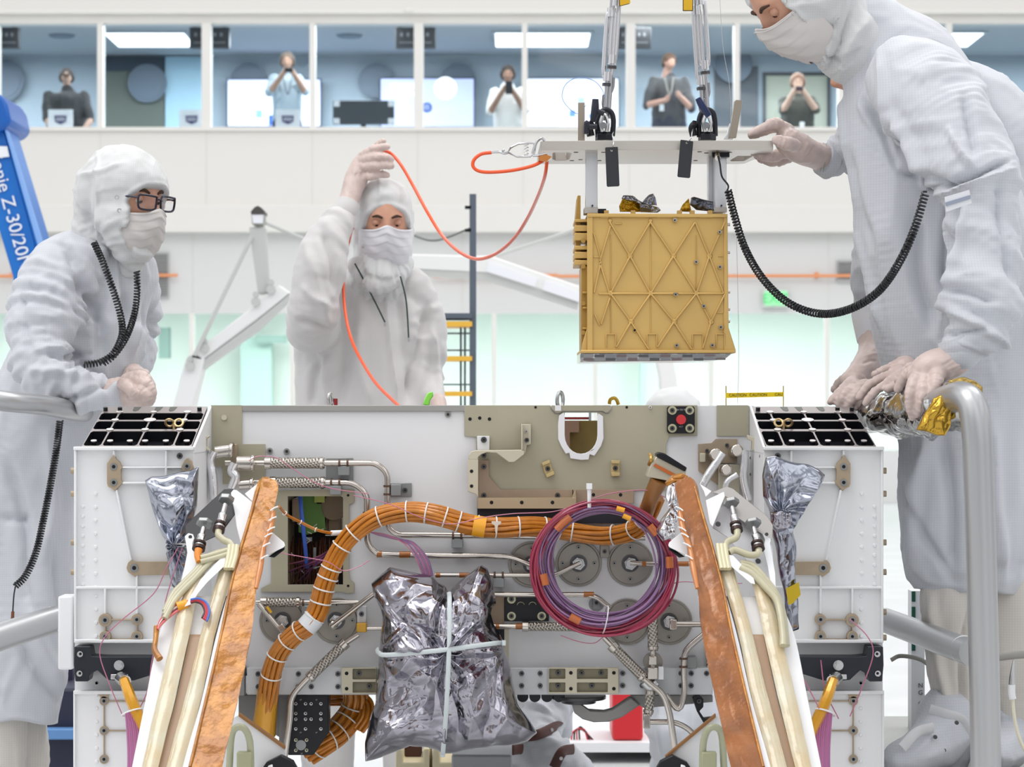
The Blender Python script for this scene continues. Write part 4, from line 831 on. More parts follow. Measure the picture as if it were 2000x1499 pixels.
    for cx, cy, r in ((203, 1370, 9), (203, 1428, 9), (203, 1484, 9)):
        q = MB(); poly(q, rr(cx, cy, r), YF-.001, .006); q.build('mounting_pad', Mpad, g)
        q = MB(); q.cm = 0; q.pcyl(fx(cx), cy, 5.5, YF-.001, .0015, 20); q.cm = 1; q.pcyl(fx(cx), cy, 3, YF-.0027, .0005, 14); q.build('bushing', [Mblkgrey, Mhole], g)
    q = MB(); rect(q, 202, 1378, 204.5, 1420, YF, .006); rect(q, 202, 1436, 204.5, 1476, YF, .006); rect(q, 212, 1369, 290, 1371.5, YF, .006); rect(q, 212, 1427, 290, 1429.5, YF, .006)
    poly(q, [(193, 1357), (214, 1357), (210, 1364), (197, 1364)], YF-.001, .006); q.build('pad_link', Mpad, g)
    return g
bay(False, 'left side bay with pocketed black grid on top'); bay(True, 'right side bay with pocketed black grid on top')
q = MB(); q.pbox(113, 1165, 142, 1309, YF+.05, .06); part(q, 'side_blanket_box', Mwh2, bevel=.004)
# stand the chassis rests on: four legs out of view under the side bays and a white cradle beam
q = MB()
for px in (230, 1640):
    for YY in (5.0, 5.25): c = P(px, 1640, YY); q.box((c.x-.03, YY-.03, 0), (c.x+.03, YY+.03, c.z-.002))
thing(q, 'assembly_stand', mat('stand_grey', (150, 152, 156), .4, .4), 'grey steel legs of the assembly stand beneath the rover side bays', 'stand')
# ================================================================ GOLD INSTRUMENT AND ITS LIFTING FIXTURE
YG = 5.13
Mgold = mat('gold_plated', (224, 186, 114), .42, .55, var=.07, vscale=9, bump=.03, bscale=300, bdist=.0003); Mgold2 = mat('gold_edge', (196, 156, 84), .35, .8)
gb = empty('gold_instrument', P(1283, 707, YG+.12), 'gold-plated ribbed instrument box hanging from the lifting plate', 'instrument')
q = MB(); q.pbox(1148, 419, 1419, 686, YG+.004, .26); box = q.build('housing', Mgold, gb, bevel=.001)
Gp = lambda X, Y: (1100+X/4.05, 360+Y/4.05)       # crop coordinates of the ribbed face
q = MB(); V = {'A': (370, 300), 'B': (690, 300), 'C': (1045, 300), 'D': (1280, 300), 'E': (530, 570), 'F': (872, 570), 'G': (1157, 570), 'H': (375, 865), 'I': (693, 865), 'J': (1055, 865), 'K': (1270, 865),
     'L': (537, 1090), 'M': (878, 1090), 'N': (1170, 1090), 'O': (400, 1300), 'Q': (680, 1310), 'R': (745, 1290), 'S': (1020, 1310), 'T': (1105, 1300), 'U': (1280, 870), 'V1': (300, 600), 'W': (420, 1290), 'L0': (375, 865), 'X1': (245, 860), 'Y1': (290, 520), 'Z1': (300, 1110)}
def rib(a, b, w=1.6, h=.006, Y=YG+.004):
    (x0, y0), (x1, y1) = Gp(*a), Gp(*b); L = math.hypot(x1-x0, y1-y0); nx, ny = -(y1-y0)/L*w, (x1-x0)/L*w
    q.plate([(x0+nx, y0+ny), (x1+nx, y1+ny), (x1-nx, y1-ny), (x0-nx, y0-ny)], Y=Y-h, dep=h+.002)
for a, b in ('AE', 'BE', 'BF', 'CF', 'CG', 'EH', 'EI', 'FI', 'FJ', 'GJ', 'HI', 'IJ', 'HL', 'IL', 'IM', 'JM', 'JN', 'LW', 'LQ', 'MR', 'MS', 'NT', 'HX1', 'JK', 'GK', 'NU', 'DG') if False else [(k[0], k[1:]) for k in ('AE', 'BE', 'BF', 'CF', 'CG', 'EH', 'EI', 'FI', 'FJ', 'GJ', 'HI', 'IJ', 'HL', 'IL', 'IM', 'JM', 'JN', 'LW', 'LQ', 'MR', 'MS', 'NT', 'JK', 'GK', 'NU', 'DG')]:
    rib(V[a], V[b])
rib((375, 865), (280, 865)); rib((375, 330), (290, 610)); rib((290, 620), (365, 860)); rib((300, 610), (245, 860)); rib((240, 380), (300, 600), 1.2); rib((370, 900), (300, 1110)); rib((250, 1030), (290, 1120), 1.2); rib((690, 320), (690, 1180), .9, .003); rib((375, 400), (375, 1180), .9, .003); rib((1050, 400), (1050, 860), .9, .003)
for a in ((240, 575, 290, 575), (290, 265, 360, 265), (470, 265, 670, 265), (735, 265, 1020, 265), (1075, 265, 1190, 265), (1225, 567, 1265, 567), (1200, 1015, 1272, 1015), (1272, 1015, 1272, 1180), (410, 312, 465, 312)): rib(a[:2], a[2:], 1.1, .004)
for a, b in ((340, 415), (665, 740), (1025, 1105), (1212, 1283)):
    rib((a, 1185), (a, 1290), 1.1, .005); rib((b, 1185), (b, 1290), 1.1, .005); rib((a, 1185), (b, 1185), 1.1, .005)
q.build('ribs', Mgold, gb, bevel=.0015)
q = MB()
for (x, y), rr in [(Gp(*V[k]), 6.5) for k in 'EFGHIJLMN']+[(Gp(V[k][0], 290), 5) for k in 'AB']+[(Gp(565, 1160), 5)]: q = MB(); q.pcyl(x, y, rr, YG+.006, .007, 20, rr*.72); q.build('rib_hub', Mgold, gb, bevel=.001)
q = MB(); q.plate([(1147, 417), (1421, 418), (1421, 425), (1147, 424)], Y=YG-.004, dep=.26); q.plate([(1147, 420), (1158, 420), (1158, 690), (1147, 690)], Y=YG-.001, dep=.02)
q.plate([(1414, 420), (1421, 420), (1423, 640), (1437, 684), (1437, 690), (1414, 690)], Y=YG-.001, dep=.02); q.plate([(1147, 640), (1147, 690), (1134, 690), (1138, 670)], Y=YG+.01, dep=.01)
q.plate([(1134, 684), (1437, 684), (1437, 690), (1134, 690)], Y=YG-.008, dep=.29); q.build('flange', Mgold, gb, bevel=.001)
for X, Y in ((883, 285), (1238, 378), (1052, 615), (1240, 655), (890, 872), (1112, 965), (1247, 1132), (898, 1276), (1180, 1275)):
    x, y = Gp(X, Y); w = MB(); w.pcyl(x, y, 5, YG+.004, .006, 20); w.build('screw_boss', Mgold, gb); screw(x, y, YG-.002, gb, 4, m=Mst)
w = MB(); x, y = Gp(565, 1156); w.pcyl(x, y, 2.6, YG-.0032, .0006, 14); w.build('hole', Mhole, gb)
for Y in (320, 540, 853, 990, 1085): x, y = Gp(1300, Y); w = MB(); w.cyl(P(1419, y, YG+.05), P(1426, y, YG+.05), .0032, 12); w.build('side_bolt', Mst, gb)
# bosses on the top edge
for X in (340, 552, 920, 1020, 1162): x, _ = Gp(X, 0); w = MB(); w.pbox(x-4, 411, x+5, 419, YG+.02, .02); w.build('top_boss', Mgold, gb, bevel=.0006)
# segmented silver underside tray
Mtile = mat('silver_tiles', (215, 212, 208), .12, 1.0, bump=.5, bscale=40, bdist=.003)
q = MB(); q.plate([(1133, 690), (1430, 690), (1418, 700), (1400, 704), (1133, 708)], Y=YG+.004, dep=.25); tr = q.build('underside_tray', Mtile, gb, bevel=.001)
for i in range(13):
    for j in range(2): w = MB(); x = 1140+21.5*i; y = 692.5+7*j-.0*i; w.pbox(x, y, x+19, y+(5.5 if i < 11 else 4), YG-.001, .006); w.build('tray_tile', mat('tile_%d' % ((i*3+j) % 4), [(225, 222, 216), (190, 170, 165), (205, 205, 205), (150, 148, 146)][(i*3+j) % 4], .12, 1.0), tr)
# connector stack on the left side
q = MB(); q.plate([(1124, 428), (1128, 382), (1134, 382), (1134, 428), (1134, 515), (1124, 520)], Y=YG+.06, dep=.12); q.build('side_cover', Mgold2, gb, bevel=.001)
for y0, y1 in ((428, 434), (440, 452), (455, 470), (480, 488), (492, 505), (508, 518)): w = MB(); w.pbox(1122, y0, 1149, y1, YG+.03, .14); w.build('connector_block', Mgold, gb, bevel=.0015)
for y in (471, 521, 593, 650): w = MB(); w.pcyl(1139, y, 4.5, YG+.03, .008, 18); w.build('connector_screw', Mgold2, gb)
q = MB(); q.pbox(1135, 520, 1148, 688, YG+.04, .15); q.pbox(1138, 570, 1150, 574, YG+.02, .02); q.pbox(1138, 600, 1150, 604, YG+.02, .02); q.pbox(1138, 640, 1150, 644, YG+.02, .02); q.build('side_rail', Mgold2, gb, bevel=.001)
# crinkled foil caps on top
Myel = mat('yellow_foil', (226, 178, 30), .22, .55, coat=.4); Mgf = mat('grey_foil', (176, 182, 196), .2, 1.0)
for ol, m, s in (([(1210, 413), (1208, 402), (1214, 388), (1222, 383), (1240, 388), (1252, 396), (1256, 414)], Myel, 1), ([(1214, 388), (1218, 382), (1236, 383), (1246, 391), (1262, 398), (1286, 405), (1291, 411), (1284, 416), (1250, 415), (1246, 398), (1228, 388)], Mgf, 2), ([(1254, 398), (1268, 382), (1276, 379), (1281, 388), (1284, 403), (1268, 404)], Mgf, 3), ([(1326, 413), (1333, 402), (1347, 388), (1352, 414)], Myel, 4), ([(1348, 386), (1354, 384), (1396, 393), (1397, 413), (1360, 410), (1346, 400)], mat('grey_foil_dark', (110, 114, 124), .3, .9), 5)):
    pillow(ol, YG+.10-.012*s, .010, 'foil_cap', m, gb, amp=.012, sc=38, seed=s, rings=22, n=120, back=1)
w = MB(); w.pbox(1167, 408, 1184, 417, YG+.05, .06); w.build('black_cap', Mblk, gb, bevel=.001)
# ---- lifting plate with posts and fins (one rigid fixture)
Mal = mat('brushed_aluminium', (204, 198, 190), .34, .75, bump=.08, bscale=220, bdist=.0004, stretch=(1, 1, 14)); Mal2 = mat('aluminium_edge', (232, 234, 236), .3, .7)
lf = empty('lifting_plate', P(1283, 415, 5.26), 'brushed aluminium lifting plate above the gold box', 'lifting fixture')
def lp(u, v, d):      # plan view of the plate: u pixel column at front, v depth metres
    return Vector(((u-CX)/F*5.10, 5.10+v, P(0, 275, 5.10).z-d))
pl = [(1056, 0.012), (1062, 0), (1490, 0), (1510, .0), (1512, .05), (1480, .29), (1470, .30), (1060, .30), (1052, .29)]
ho = [[(1084, .05), (1112, .05), (1118, .07), (1116, .20), (1110, .22), (1088, .22), (1082, .20), (1080, .07)], [(1452, .12), (1478, .12), (1482, .14), (1474, .23), (1448, .24), (1444, .22)]]
q = MB(); q.plate([(u, v) for u, v in pl], [[(u, v) for u, v in h] for h in ho], dep=.0185, M=lp); q.build('plate', Mal, lf, bevel=.001)
q = MB(); q.pbox(1144, 292, 1167, 415, 5.17, .045); q.pbox(1147, 292, 1163, 296, 5.165, .005); q.build('post', Mal2, lf, bevel=.001)
q = MB(); q.pbox(1396, 292, 1419, 413, 5.17, .045); q.pbox(1384, 292, 1396, 413, 5.22, .045); q.build('post', Mal2, lf, bevel=.001)
q = MB(); q.pbox(1141, 405, 1168, 417, 5.165, .06); q.pbox(1392, 405, 1420, 415, 5.165, .06); q.build('post_foot', Mal, lf, bevel=.001)
for x, y in ((1157, 402), (1409, 402)): screw(x, y, 5.165, lf, 2, m=Mscr)
q = MB(); q.pbox(1129, 200, 1142, 275, 5.18, .012); q.build('fin', mat('fin_bronze', (168, 158, 144), .35, .7), lf, bevel=.001)
q = MB(); q.plate([(1424, 270), (1434, 198), (1437, 195), (1449, 196), (1450, 199), (1438, 269)], Y=5.18, dep=.012); q.build('fin', mat('fin_bronze', (0, 0, 0)), lf, bevel=.001)
q = MB(); q.plate([(1414, 271), (1420, 262), (1426, 240), (1432, 272)], Y=5.2, dep=.02); q.build('fin_gusset', Mal2, lf, bevel=.001)
Msl = mat('slot_dark', (70, 66, 62), .5)
for u, v in ((1122, .045), (1135, .20), (1176, .045), (1174, .22), (1365, .035), (1370, .22), (1425, .045), (1420, .20), (1118, .22), (1380, .06)):
    q = MB(); c = lp(u+4, v, .0187); q.cyl(c+Vector((0, 0, .0003)), c-Vector((0, 0, .0006)), .0045, 18); q.build('bolt_hole', Msl, lf)
q = MB(); q.pbox(1391, 292, 1425, 307, 5.15, .03); cb = q.build('cable_mount', Mblk, lf, bevel=.001)
# ---- shackle clusters on the plate
Mshk = mat('shackle_dark', (52, 54, 60), .35, .6); Mbolt = mat('bright_bolt', (200, 200, 202), .2, 1)
def shackle(px, label, tilt):
    Ys = 5.22; g = empty('swivel_shackle', P(px, 272, Ys), label, 'shackle', 'dark swivel shackles on the lifting plate')
    q = MB(); q.cyl(P(px, 275, Ys), P(px, 262, Ys), .019, 6); q.cyl(P(px, 262, Ys), P(px, 258, Ys), .015, 24); q.build('base_nut', Mshk, g, bevel=.0015)
    q = MB(); q.tube([P(px-15+tilt, 268, Ys), P(px-16+tilt, 240, Ys), P(px-11+tilt, 222, Ys), P(px+tilt, 214, Ys), P(px+11+tilt, 220, Ys), P(px+15+tilt, 236, Ys), P(px+16, 266, Ys)], .0055, n=12); q.build('bow', Mshk, g)
    q = MB(); q.tube([P(px-4, 258, Ys-.02), P(px-7, 240, Ys-.02), P(px, 224, Ys-.02), P(px+7, 240, Ys-.02), P(px+4, 258, Ys-.02)], .004, n=10); q.build('inner_link', Mbolt, g)
    q = MB(); q.cyl(P(px-2, 245, Ys-.03), P(px-2, 245, Ys+.03), .007, 14); q.build('pin', Mbolt, g)
    q = MB(); q.tube([P(px-26, 266, Ys-.01), P(px-29, 250, Ys-.01), P(px-22, 240, Ys-.01)], .008, n=12); q.tube([P(px-26, 246, Ys-.02), P(px-24, 236, Ys-.02)], .004, n=10); q.build('latch', Mblk, g)
    return g
s1 = shackle(1180, 'dark swivel shackle at the left end of the lifting plate', 3); shackle(1381, 'dark swivel shackle at the right end of the lifting plate', 0)
q = MB(); q.tube([P(1158, 238, 5.17), P(1162, 215, 5.17), P(1163, 194, 5.17)], [.006, .008, .0065], n=14); q.cyl(P(1160, 215, 5.17), P(1180, 222, 5.17), .0055, 14); thing(q, 'tee_handle', mat('handle_navy', (30, 34, 48), .35), 'dark T-shaped handle leaning beside the left shackle', 'handle')
q = MB(); q.tube([P(1145, 262, 5.16), P(1146, 240, 5.16), P(1150, 247, 5.16), P(1166, 247, 5.16)], .0055, n=12); thing(q, 'toggle_lever', mat('handle_navy', (0, 0, 0)), 'dark elbow-shaped lever beside the aluminium fin', 'lever')
q = MB(); q.tube([P(1363, 192, 5.16), P(1372, 208, 5.16), P(1385, 227, 5.16)], [.006, .0075, .0065], n=14); thing(q, 'tee_handle', mat('handle_blue', (26, 42, 84), .35), 'dark blue grip lying across the right shackle', 'handle')
# ---- turnbuckles up to the crane
def turnbuckle(nodes, label, body, ww=8):
    Yt = 5.24; (x0, y0), (x1, y1) = nodes; g = empty('turnbuckle', P(x0, y0, Yt), label, 'turnbuckle', 'steel turnbuckles over the lifting plate')
    D = Vector((x1-x0, y1-y0)); Ln = D.length; D.normalize(); Nn = Vector((-D.y, D.x)); at = lambda t, o=0: P(x0+D.x*Ln*t+Nn.x*o, y0+D.y*Ln*t+Nn.y*o, Yt)
    a, b = body; q = MB(); q.tube([at(a), at(0)], .0045, n=14, smooth=False); q.tube([at(b), at(1)], .0045, n=14, smooth=False); q.build('threaded_rod', Mbolt, g)
    q = MB()
    for o in (-ww, ww): q.tube([at(a, o*.6), at(a+.04, o), at(b-.04, o), at(b, o*.6)], .0046, n=12)
    q.cyl(at(a-.02), at(a+.025), .009, 18); q.cyl(at(b-.025), at(b+.02), .009, 18); q.build('body', mat('turnbuckle_silver', (226, 226, 228), .22, .85), g, bevel=.001)
    q = MB(); q.cyl(at(a-.045), at(a-.03), .010, 6); q.build('lock_nut', Mscr, g)
    q = MB()
    for k in (0, 1): q.tube([at(a-.09, -5), at(a-.14, -5), at(a-.17, 0), at(a-.14, 5), at(a-.09, 5)], .003, n=8)
    q.build('jaw', Mbolt, g); return g
turnbuckle(((1181, 236), (1205, -150)), 'front steel turnbuckle of the left lifting line', (.22, .55))
turnbuckle(((1188, 232), (1214, -150)), 'rear steel turnbuckle of the left lifting line behind the front one', (.30, .60), 6)
turnbuckle(((1374, 236), (1349, -150)), 'left steel turnbuckle of the right lifting line', (.20, .56), 6)
turnbuckle(((1383, 226), (1357, -150)), 'right steel turnbuckle of the right lifting line', (.26, .60))
q = MB(); q.tube([P(1196, -150, 5.27), P(1195, 30, 5.27), P(1187, 60, 5.27)], .0045, n=10); thing(q, 'sling_rope', mat('rope_grey', (176, 176, 176), .5), 'grey sling rope beside the left turnbuckles', 'rope')
for pts, m, lb in (([(1209, -30), (1229, -30), (1231, 6), (1211, 11)], Myel, 'yellow load tag on the left lifting line'), ([(1335, -30), (1353, -30), (1352, 20), (1335, 20)], Myel, 'yellow load tag on the right lifting line')):
    g = empty('load_tag', P(pts[0][0], 10, 5.2), lb, 'tag', 'yellow load tags'); q = MB(); q.plate(pts, Y=5.20, dep=.002); q.build('tag_plate', m, g); q = MB(); q.plate([(a*1.0+(1.5 if a > 1200 and a < 1220 or a < 1340 else -1.5)*-1, b+1.5) for a, b in pts], Y=5.203, dep=.002); q.build('tag_border', mat('tag_border', (60, 50, 20), .5), g)
# black cardboard-like tags on wires
for x0, y0, x1, y1, x2, y2, x3, y3, hx, hy, lb in ((1182, 288, 1207, 287, 1210, 364, 1185, 365, 1196, 268, 'black tag hanging by a wire from the left shackle'), (1329, 273, 1354, 276, 1348, 348, 1323, 346, 1352, 262, 'black tag hanging by a wire from the right shackle')):
    g = empty('hanging_tag', P(x1, y3, 5.08), lb, 'tag', 'black tags on the lifting plate')
    cx, cy = x0+(x1-x0)*.5, y0+6; hole = [(cx+2.2*math.cos(a), cy+2.2*math.sin(a)) for a in np.linspace(0, 2*math.pi, 10, endpoint=False)]
    q = MB(); q.plate([(x0+1, y0), (x1-1, y1), (x1, y1+2), (x2, y2-2), (x2-2, y2), (x3+2, y3), (x3, y3-2), (x0, y0+2)], [hole], Y=5.075, dep=.0025); q.build('card', mat('tag_black', (46, 48, 52), .7, bump=.2, bscale=400, bdist=.0005), g)
    q = MB(); q.tube([P(cx, cy, 5.073), P((cx+hx)/2+3, (cy+hy)/2, 5.06), P(hx, hy-4, 5.10), P(hx+2, hy-10, 5.2)], .0011, n=8); q.build('wire', Mbolt, g)
q = MB(); pts = [(1180, 190), (1176, 175), (1160, 158), (1130, 151), (1105, 165), (1098, 190), (1110, 210), (1128, 222), (1145, 205)]; q.tube([P(a, b, 5.2) for a, b in pts], .0007, n=6); thing(q, 'wire_loop', mat('thin_blue_wire', (90, 130, 190), .4), 'thin blue wire looping out beside the left lifting line', 'wire')
q = MB(); q.tube([P(1405, -20, 5.6), P(1412, 90, 5.6), P(1425, 170, 5.6), P(1428, 270, 5.6)], .0006, n=6); q.tube([P(1436, 400, 5.6), P(1440, 520, 5.6), P(1443, 700, 5.6), P(1440, 790, 5.6)], .0005, n=6); thing(q, 'tether_thread', mat('thread_grey', (190, 190, 192), .5), 'hair-thin grey tether thread right of the gold box', 'thread')
# ---- alligator clip and orange tether cables
g = empty('spring_clip', P(1010, 310, 5.05), 'silver sprung clip biting the left end of the lifting plate', 'clip')
q = MB(); q.loop([P(a, b, 5.05) for a, b in ((992, 298), (998, 288), (1012, 281), (1040, 279), (1046, 285), (1043, 299), (1035, 306), (1010, 306))], .0022, 8); q.tube([P(1040, 300, 5.05), P(1048, 278, 5.05), P(1058, 270, 5.05), P(1064, 276, 5.05)], .0028, n=10); q.tube([P(1040, 304, 5.05), P(1056, 303, 5.05), P(1068, 300, 5.05)], .0028, n=10); q.build('jaws', Mbolt, g)
q = MB(); q.tube([P(1028+4*math.cos(t), 282+t*1.6*.6, 5.05+.004*math.sin(t)) for t in np.arange(0, 22, .7)], .0008, n=6, seg=3); q.build('spring', Mbolt, g)
q = MB(); q.tube([P(992, 298, 5.05), P(984, 300, 5.05), P(975, 297, 5.05), P(957, 298, 5.05)], [.003, .0022, .0025, .0022], n=10); q.sphere(P(983, 294, 5.05), .003); q.build('swivel', Mbolt, g)
Morg = mat('orange_cable', (244, 92, 40), .38, coat=.3)
oc = empty('orange_tether', P(1065, 330, 5.05), 'orange tether cable looping from the silver clip to the raised hand and down', 'cable')
q = MB(); q.tube([P(a, b, y) for a, b, y in ((960, 298, 5.05), (940, 301, 5.05), (926, 312, 5.05), (924, 325, 5.05), (935, 334, 5.05), (958, 336.5, 5.05), (1000, 333, 5.05), (1040, 324, 5.05), (1064, 312, 5.06))], .0036, n=12); q.build('loop', Morg, oc)
q = MB(); q.tube([P(a, b, y) for a, b, y in ((1069, 307, 5.07), (1064, 345, 5.15), (1050, 385, 5.4), (1030, 427, 5.7), (1005, 465, 5.9), (975, 492, 6.1), (945, 505, 6.3), (920, 504, 6.5), (890, 487, 6.7), (862, 458, 6.9), (835, 415, 7.0), (808, 365, 7.05), (785, 325, 7.1), (766, 302, 7.12), (752, 295, 7.12), (738, 293, 7.14))], [.0036]*3+[.0040]*3+[.0046]*10, n=12); q.build('long_run', Morg, oc)
q = MB(); q.tube([P(a, b, y) for a, b, y in ((690, 440, 7.16), (682, 468, 7.12), (673, 515, 7.05), (671, 570, 7.0), (676, 620, 6.95), (687, 665, 6.9), (706, 705, 6.8), (735, 750, 6.6), (776, 791, 6.4), (800, 815, 6.2))], .0044, n=12); q.build('hanging_run', Morg, oc)
q = MB(); q.plate([(1052, 306), (1066, 302), (1078, 306), (1068, 316), (1052, 314)], Y=5.045, dep=.02); q.build('tape_patch', mat('tape_amber', (190, 116, 40), .35, coat=.5), oc)
# ---- coiled black cords
Mcord = mat('cord_black', (22, 24, 28), .4)
def coil(nodes, r_px, pitch_px, wire, name='cord_coil', parent=None):
    A = np.array([[*P(a, b, c)] for a, b, c in nodes]); C = catmull(A, 24); L = np.r_[0, np.cumsum(np.linalg.norm(np.diff(C, axis=0), axis=1))]
    Yb = nodes[0][2]; pitch = pitch_px/F*Yb; turns = L[-1]/pitch; n = int(turns*12); s = np.linspace(0, L[-1], n); c = np.stack([np.interp(s, L, C[:, i]) for i in range(3)], 1)
    T = np.gradient(c, axis=0); T /= np.linalg.norm(T, axis=1)[:, None]; d = np.array([0, 1, 0]); d = d-T*(T @ d)[:, None]; d /= np.linalg.norm(d, axis=1)[:, None]; u = np.cross(T, d); g = 2*math.pi*s/pitch; r = r_px/F*Yb
    p = c+(u*np.cos(g)[:, None]+d*np.sin(g)[:, None])*r; q = MB(); q.tube(p, wire, n=6, smooth=False); return q.build(name, Mcord, parent)
cc = empty('coiled_ground_cord', P(1600, 620, 4.9), 'coiled black grounding cord drooping from the lifting plate to the bending technician', 'cord')
coil([(1422, 372, 5.1), (1434, 420, 5.08), (1455, 485, 5.05), (1490, 545, 5.0), (1540, 592, 4.95), (1600, 613, 4.9), (1660, 604, 4.82), (1715, 570, 4.75), (1755, 515, 4.68), (1785, 450, 4.63), (1808, 376, 4.6)], 6.2, 6.6, .0020, parent=cc)
q = MB(); q.tube([P(a, b, 5.1) for a, b in ((1402, 304), (1406, 320), (1410, 345), (1422, 362), (1420, 374))], .0018, n=8); q.build('lead', Mcord, cc)
q = MB(); q.cyl(P(1402, 309, 5.12), P(1401, 296, 5.16), .006, 16); q.build('plug', Mst, cc)
# ================================================================ FOIL BAGS
Mbag = mat('antistatic_film', (182, 180, 190), .14, 1.0, var=.22, vscale=22); Mbag2 = mat('antistatic_film_blue', (174, 178, 190), .15, 1.0, var=.25, vscale=14)
bag = empty('foil_bag', P(870, 1485, 4.95), 'large crumpled silver foil bag tied with crossed white zip ties', 'foil bag')
bo = [(728, 1142), (745, 1122), (763, 1107), (785, 1112), (815, 1119), (842, 1126), (852, 1140), (868, 1148), (876, 1160), (884, 1150), (896, 1140), (920, 1122), (938, 1105), (950, 1110), (958, 1130), (964, 1150), (968, 1178), (960, 1185), (958, 1200), (964, 1222), (976, 1240), (984, 1252), (988, 1275), (994, 1300), (1003, 1345), (1012, 1375), (1025, 1395), (1047, 1432), (1030, 1448), (985, 1456), (950, 1462), (905, 1468), (870, 1472), (835, 1462), (800, 1456), (775, 1468), (745, 1480), (714, 1486), (713, 1450), (720, 1410), (734, 1375), (737, 1330), (738, 1290), (741, 1250), (748, 1215), (745, 1190), (732, 1165)]
pillow(bo, 4.99, .075, 'bag_film', Mbag, bag, amp=.020, sc=8, seed=4, rings=110, n=560, fans=((878, 1130, 150, 9, .9), (872, 1268, 300, 7, .8), (905, 1510, 260, 13, 1.3), (735, 1270, 140, 9, .7), (985, 1262, 140, 9, .7), (700, 1490, 70, 8, .5), (1055, 1450, 70, 8, .5)), back=.25, power=.5, fine=.0018)
Mzip = mat('zip_tie_white', (226, 236, 238), .35, trans=.15)
def strap(nodes, Y, name, w=.0045, parent=None, m=None, flat=.35):
    q = MB(); q.tube([P(*(n if len(n) > 2 else (*n, Y))) for n in nodes], w, n=10, flat=flat if flat != 1 else 1.0); return q.build(name, m or Mzip, parent)
strap([(736, 1268, 4.96), (740, 1276, 4.92), (760, 1280, 4.90), (860, 1271, 4.885), (960, 1258, 4.90), (982, 1256, 4.94)], 4.9, 'zip_tie', parent=bag)
strap([(877, 1158, 4.96), (878, 1180, 4.91), (877, 1270, 4.885), (872, 1380, 4.895), (866, 1460, 4.93), (864, 1478, 4.96)], 4.9, 'zip_tie', parent=bag)
q = MB(); q.pbox(980, 1252, 988, 1262, 4.925, .012); q.build('zip_tie_head', Mzip, bag, bevel=.001)
q = MB(); q.pbox(860, 1470, 869, 1480, 4.95, .012); q.build('zip_tie_head', Mzip, bag, bevel=.001)
lb_ = empty('foil_bag', P(330, 1160, 4.72), 'small silver foil bag gathered by a pink thread on the left side bay', 'foil bag')
pillow([(283, 942), (295, 934), (325, 928), (350, 922), (372, 919), (389, 912), (389, 940), (386, 990), (376, 1030), (366, 1055), (368, 1068), (372, 1100), (362, 1130), (345, 1158), (335, 1150), (328, 1120), (325, 1090), (326, 1062), (316, 1045), (303, 1010), (292, 970)], 4.76, .028, 'bag_film', Mbag2, lb_, amp=.015, sc=9, seed=8, rings=70, n=340, fans=((345, 1066, 140, 11, 1.1),), fine=.001)
q = MB(); q.loop([P(346+22*math.cos(a), 1066+3*math.sin(a), 4.745-.03*math.sin(a)*0+.02*math.sin(a)) for a in np.linspace(0, 2*math.pi, 20, endpoint=False)], .0012, 6); q.build('thread', mat('thread_white', (235, 232, 232), .5), lb_)
rb_ = empty('foil_bag', P(1530, 1232, 4.72), 'slim silver foil bag knotted mid-way on the right side bay with a yellow tag end', 'foil bag')
pillow([(1497, 896), (1515, 893), (1540, 900), (1575, 908), (1600, 920), (1611, 928), (1598, 950), (1575, 968), (1552, 982), (1547, 995), (1550, 1015), (1552, 1060), (1553, 1100), (1556, 1140), (1561, 1200), (1560, 1228), (1546, 1232), (1535, 1200), (1528, 1150), (1518, 1100), (1510, 1050), (1505, 1010), (1500, 995), (1490, 970), (1489, 930)], 4.74, .026, 'bag_film', Mbag2, rb_, amp=.014, sc=9, seed=12, rings=70, n=340, fans=((1522, 1000, 120, 10, 1.0),), fine=.001)
pillow([(1500, 998), (1520, 992), (1545, 1000), (1548, 1020), (1538, 1035), (1515, 1040), (1503, 1025)], 4.715, .02, 'knot', Mbag, rb_, amp=.010, sc=30, seed=13, rings=24, n=120, back=1)
q = MB(); q.plate([(1535, 1150), (1560, 1138), (1564, 1162), (1548, 1180), (1540, 1182)], Y=4.71, dep=.002); q.build('yellow_tab', mat('tab_yellow', (206, 176, 30), .3, .2), rb_)
q = MB(); q.pbox(1505, 1168, 1510, 1170, 4.72, .002)
# ================================================================ CABLE HARNESSES
def bundle(nodes, rad, nw, wire_r, name, m, parent, twist=1.2, jitter=.1, seed=1, rings=1):
    rng = random.Random(seed); A = np.array([[*P(a, b, c)] for a, b, c in nodes]); C = catmull(A, 10); L = np.r_[0, np.cumsum(np.linalg.norm(np.diff(C, axis=0), axis=1))]
    T = np.gradient(C, axis=0); T /= np.linalg.norm(T, axis=1)[:, None]; d = np.array([0, 1, 0]); d = d-T*(T @ d)[:, None]; d /= np.linalg.norm(d, axis=1)[:, None]; u = np.cross(T, d)
    for i in range(nw):
        ph = 2*math.pi*i/nw; a = ph+twist*np.sin(L*4+seed)*.5+.12*np.sin(L*30+i); rr = rad*(1+jitter*np.sin(L*18+i*2.3))
        p = C+(u*np.cos(a)[:, None]+d*np.sin(a)[:, None])*(rr if np.ndim(rr) == 0 else rr[:, None]); q = MB(); q.tube(p, wire_r, n=8, smooth=False); q.build('wire', m if not isinstance(m, list) else m[i % len(m)], parent)
    q = MB(); q.tube(C, rad*.9, n=12, smooth=False); q.build('core', m if not isinstance(m, list) else m[0], parent)
    return C, T, u, d, L
Mow = mat('harness_orange', (206, 128, 34), .3, .1, coat=.5, var=.15, vscale=60)
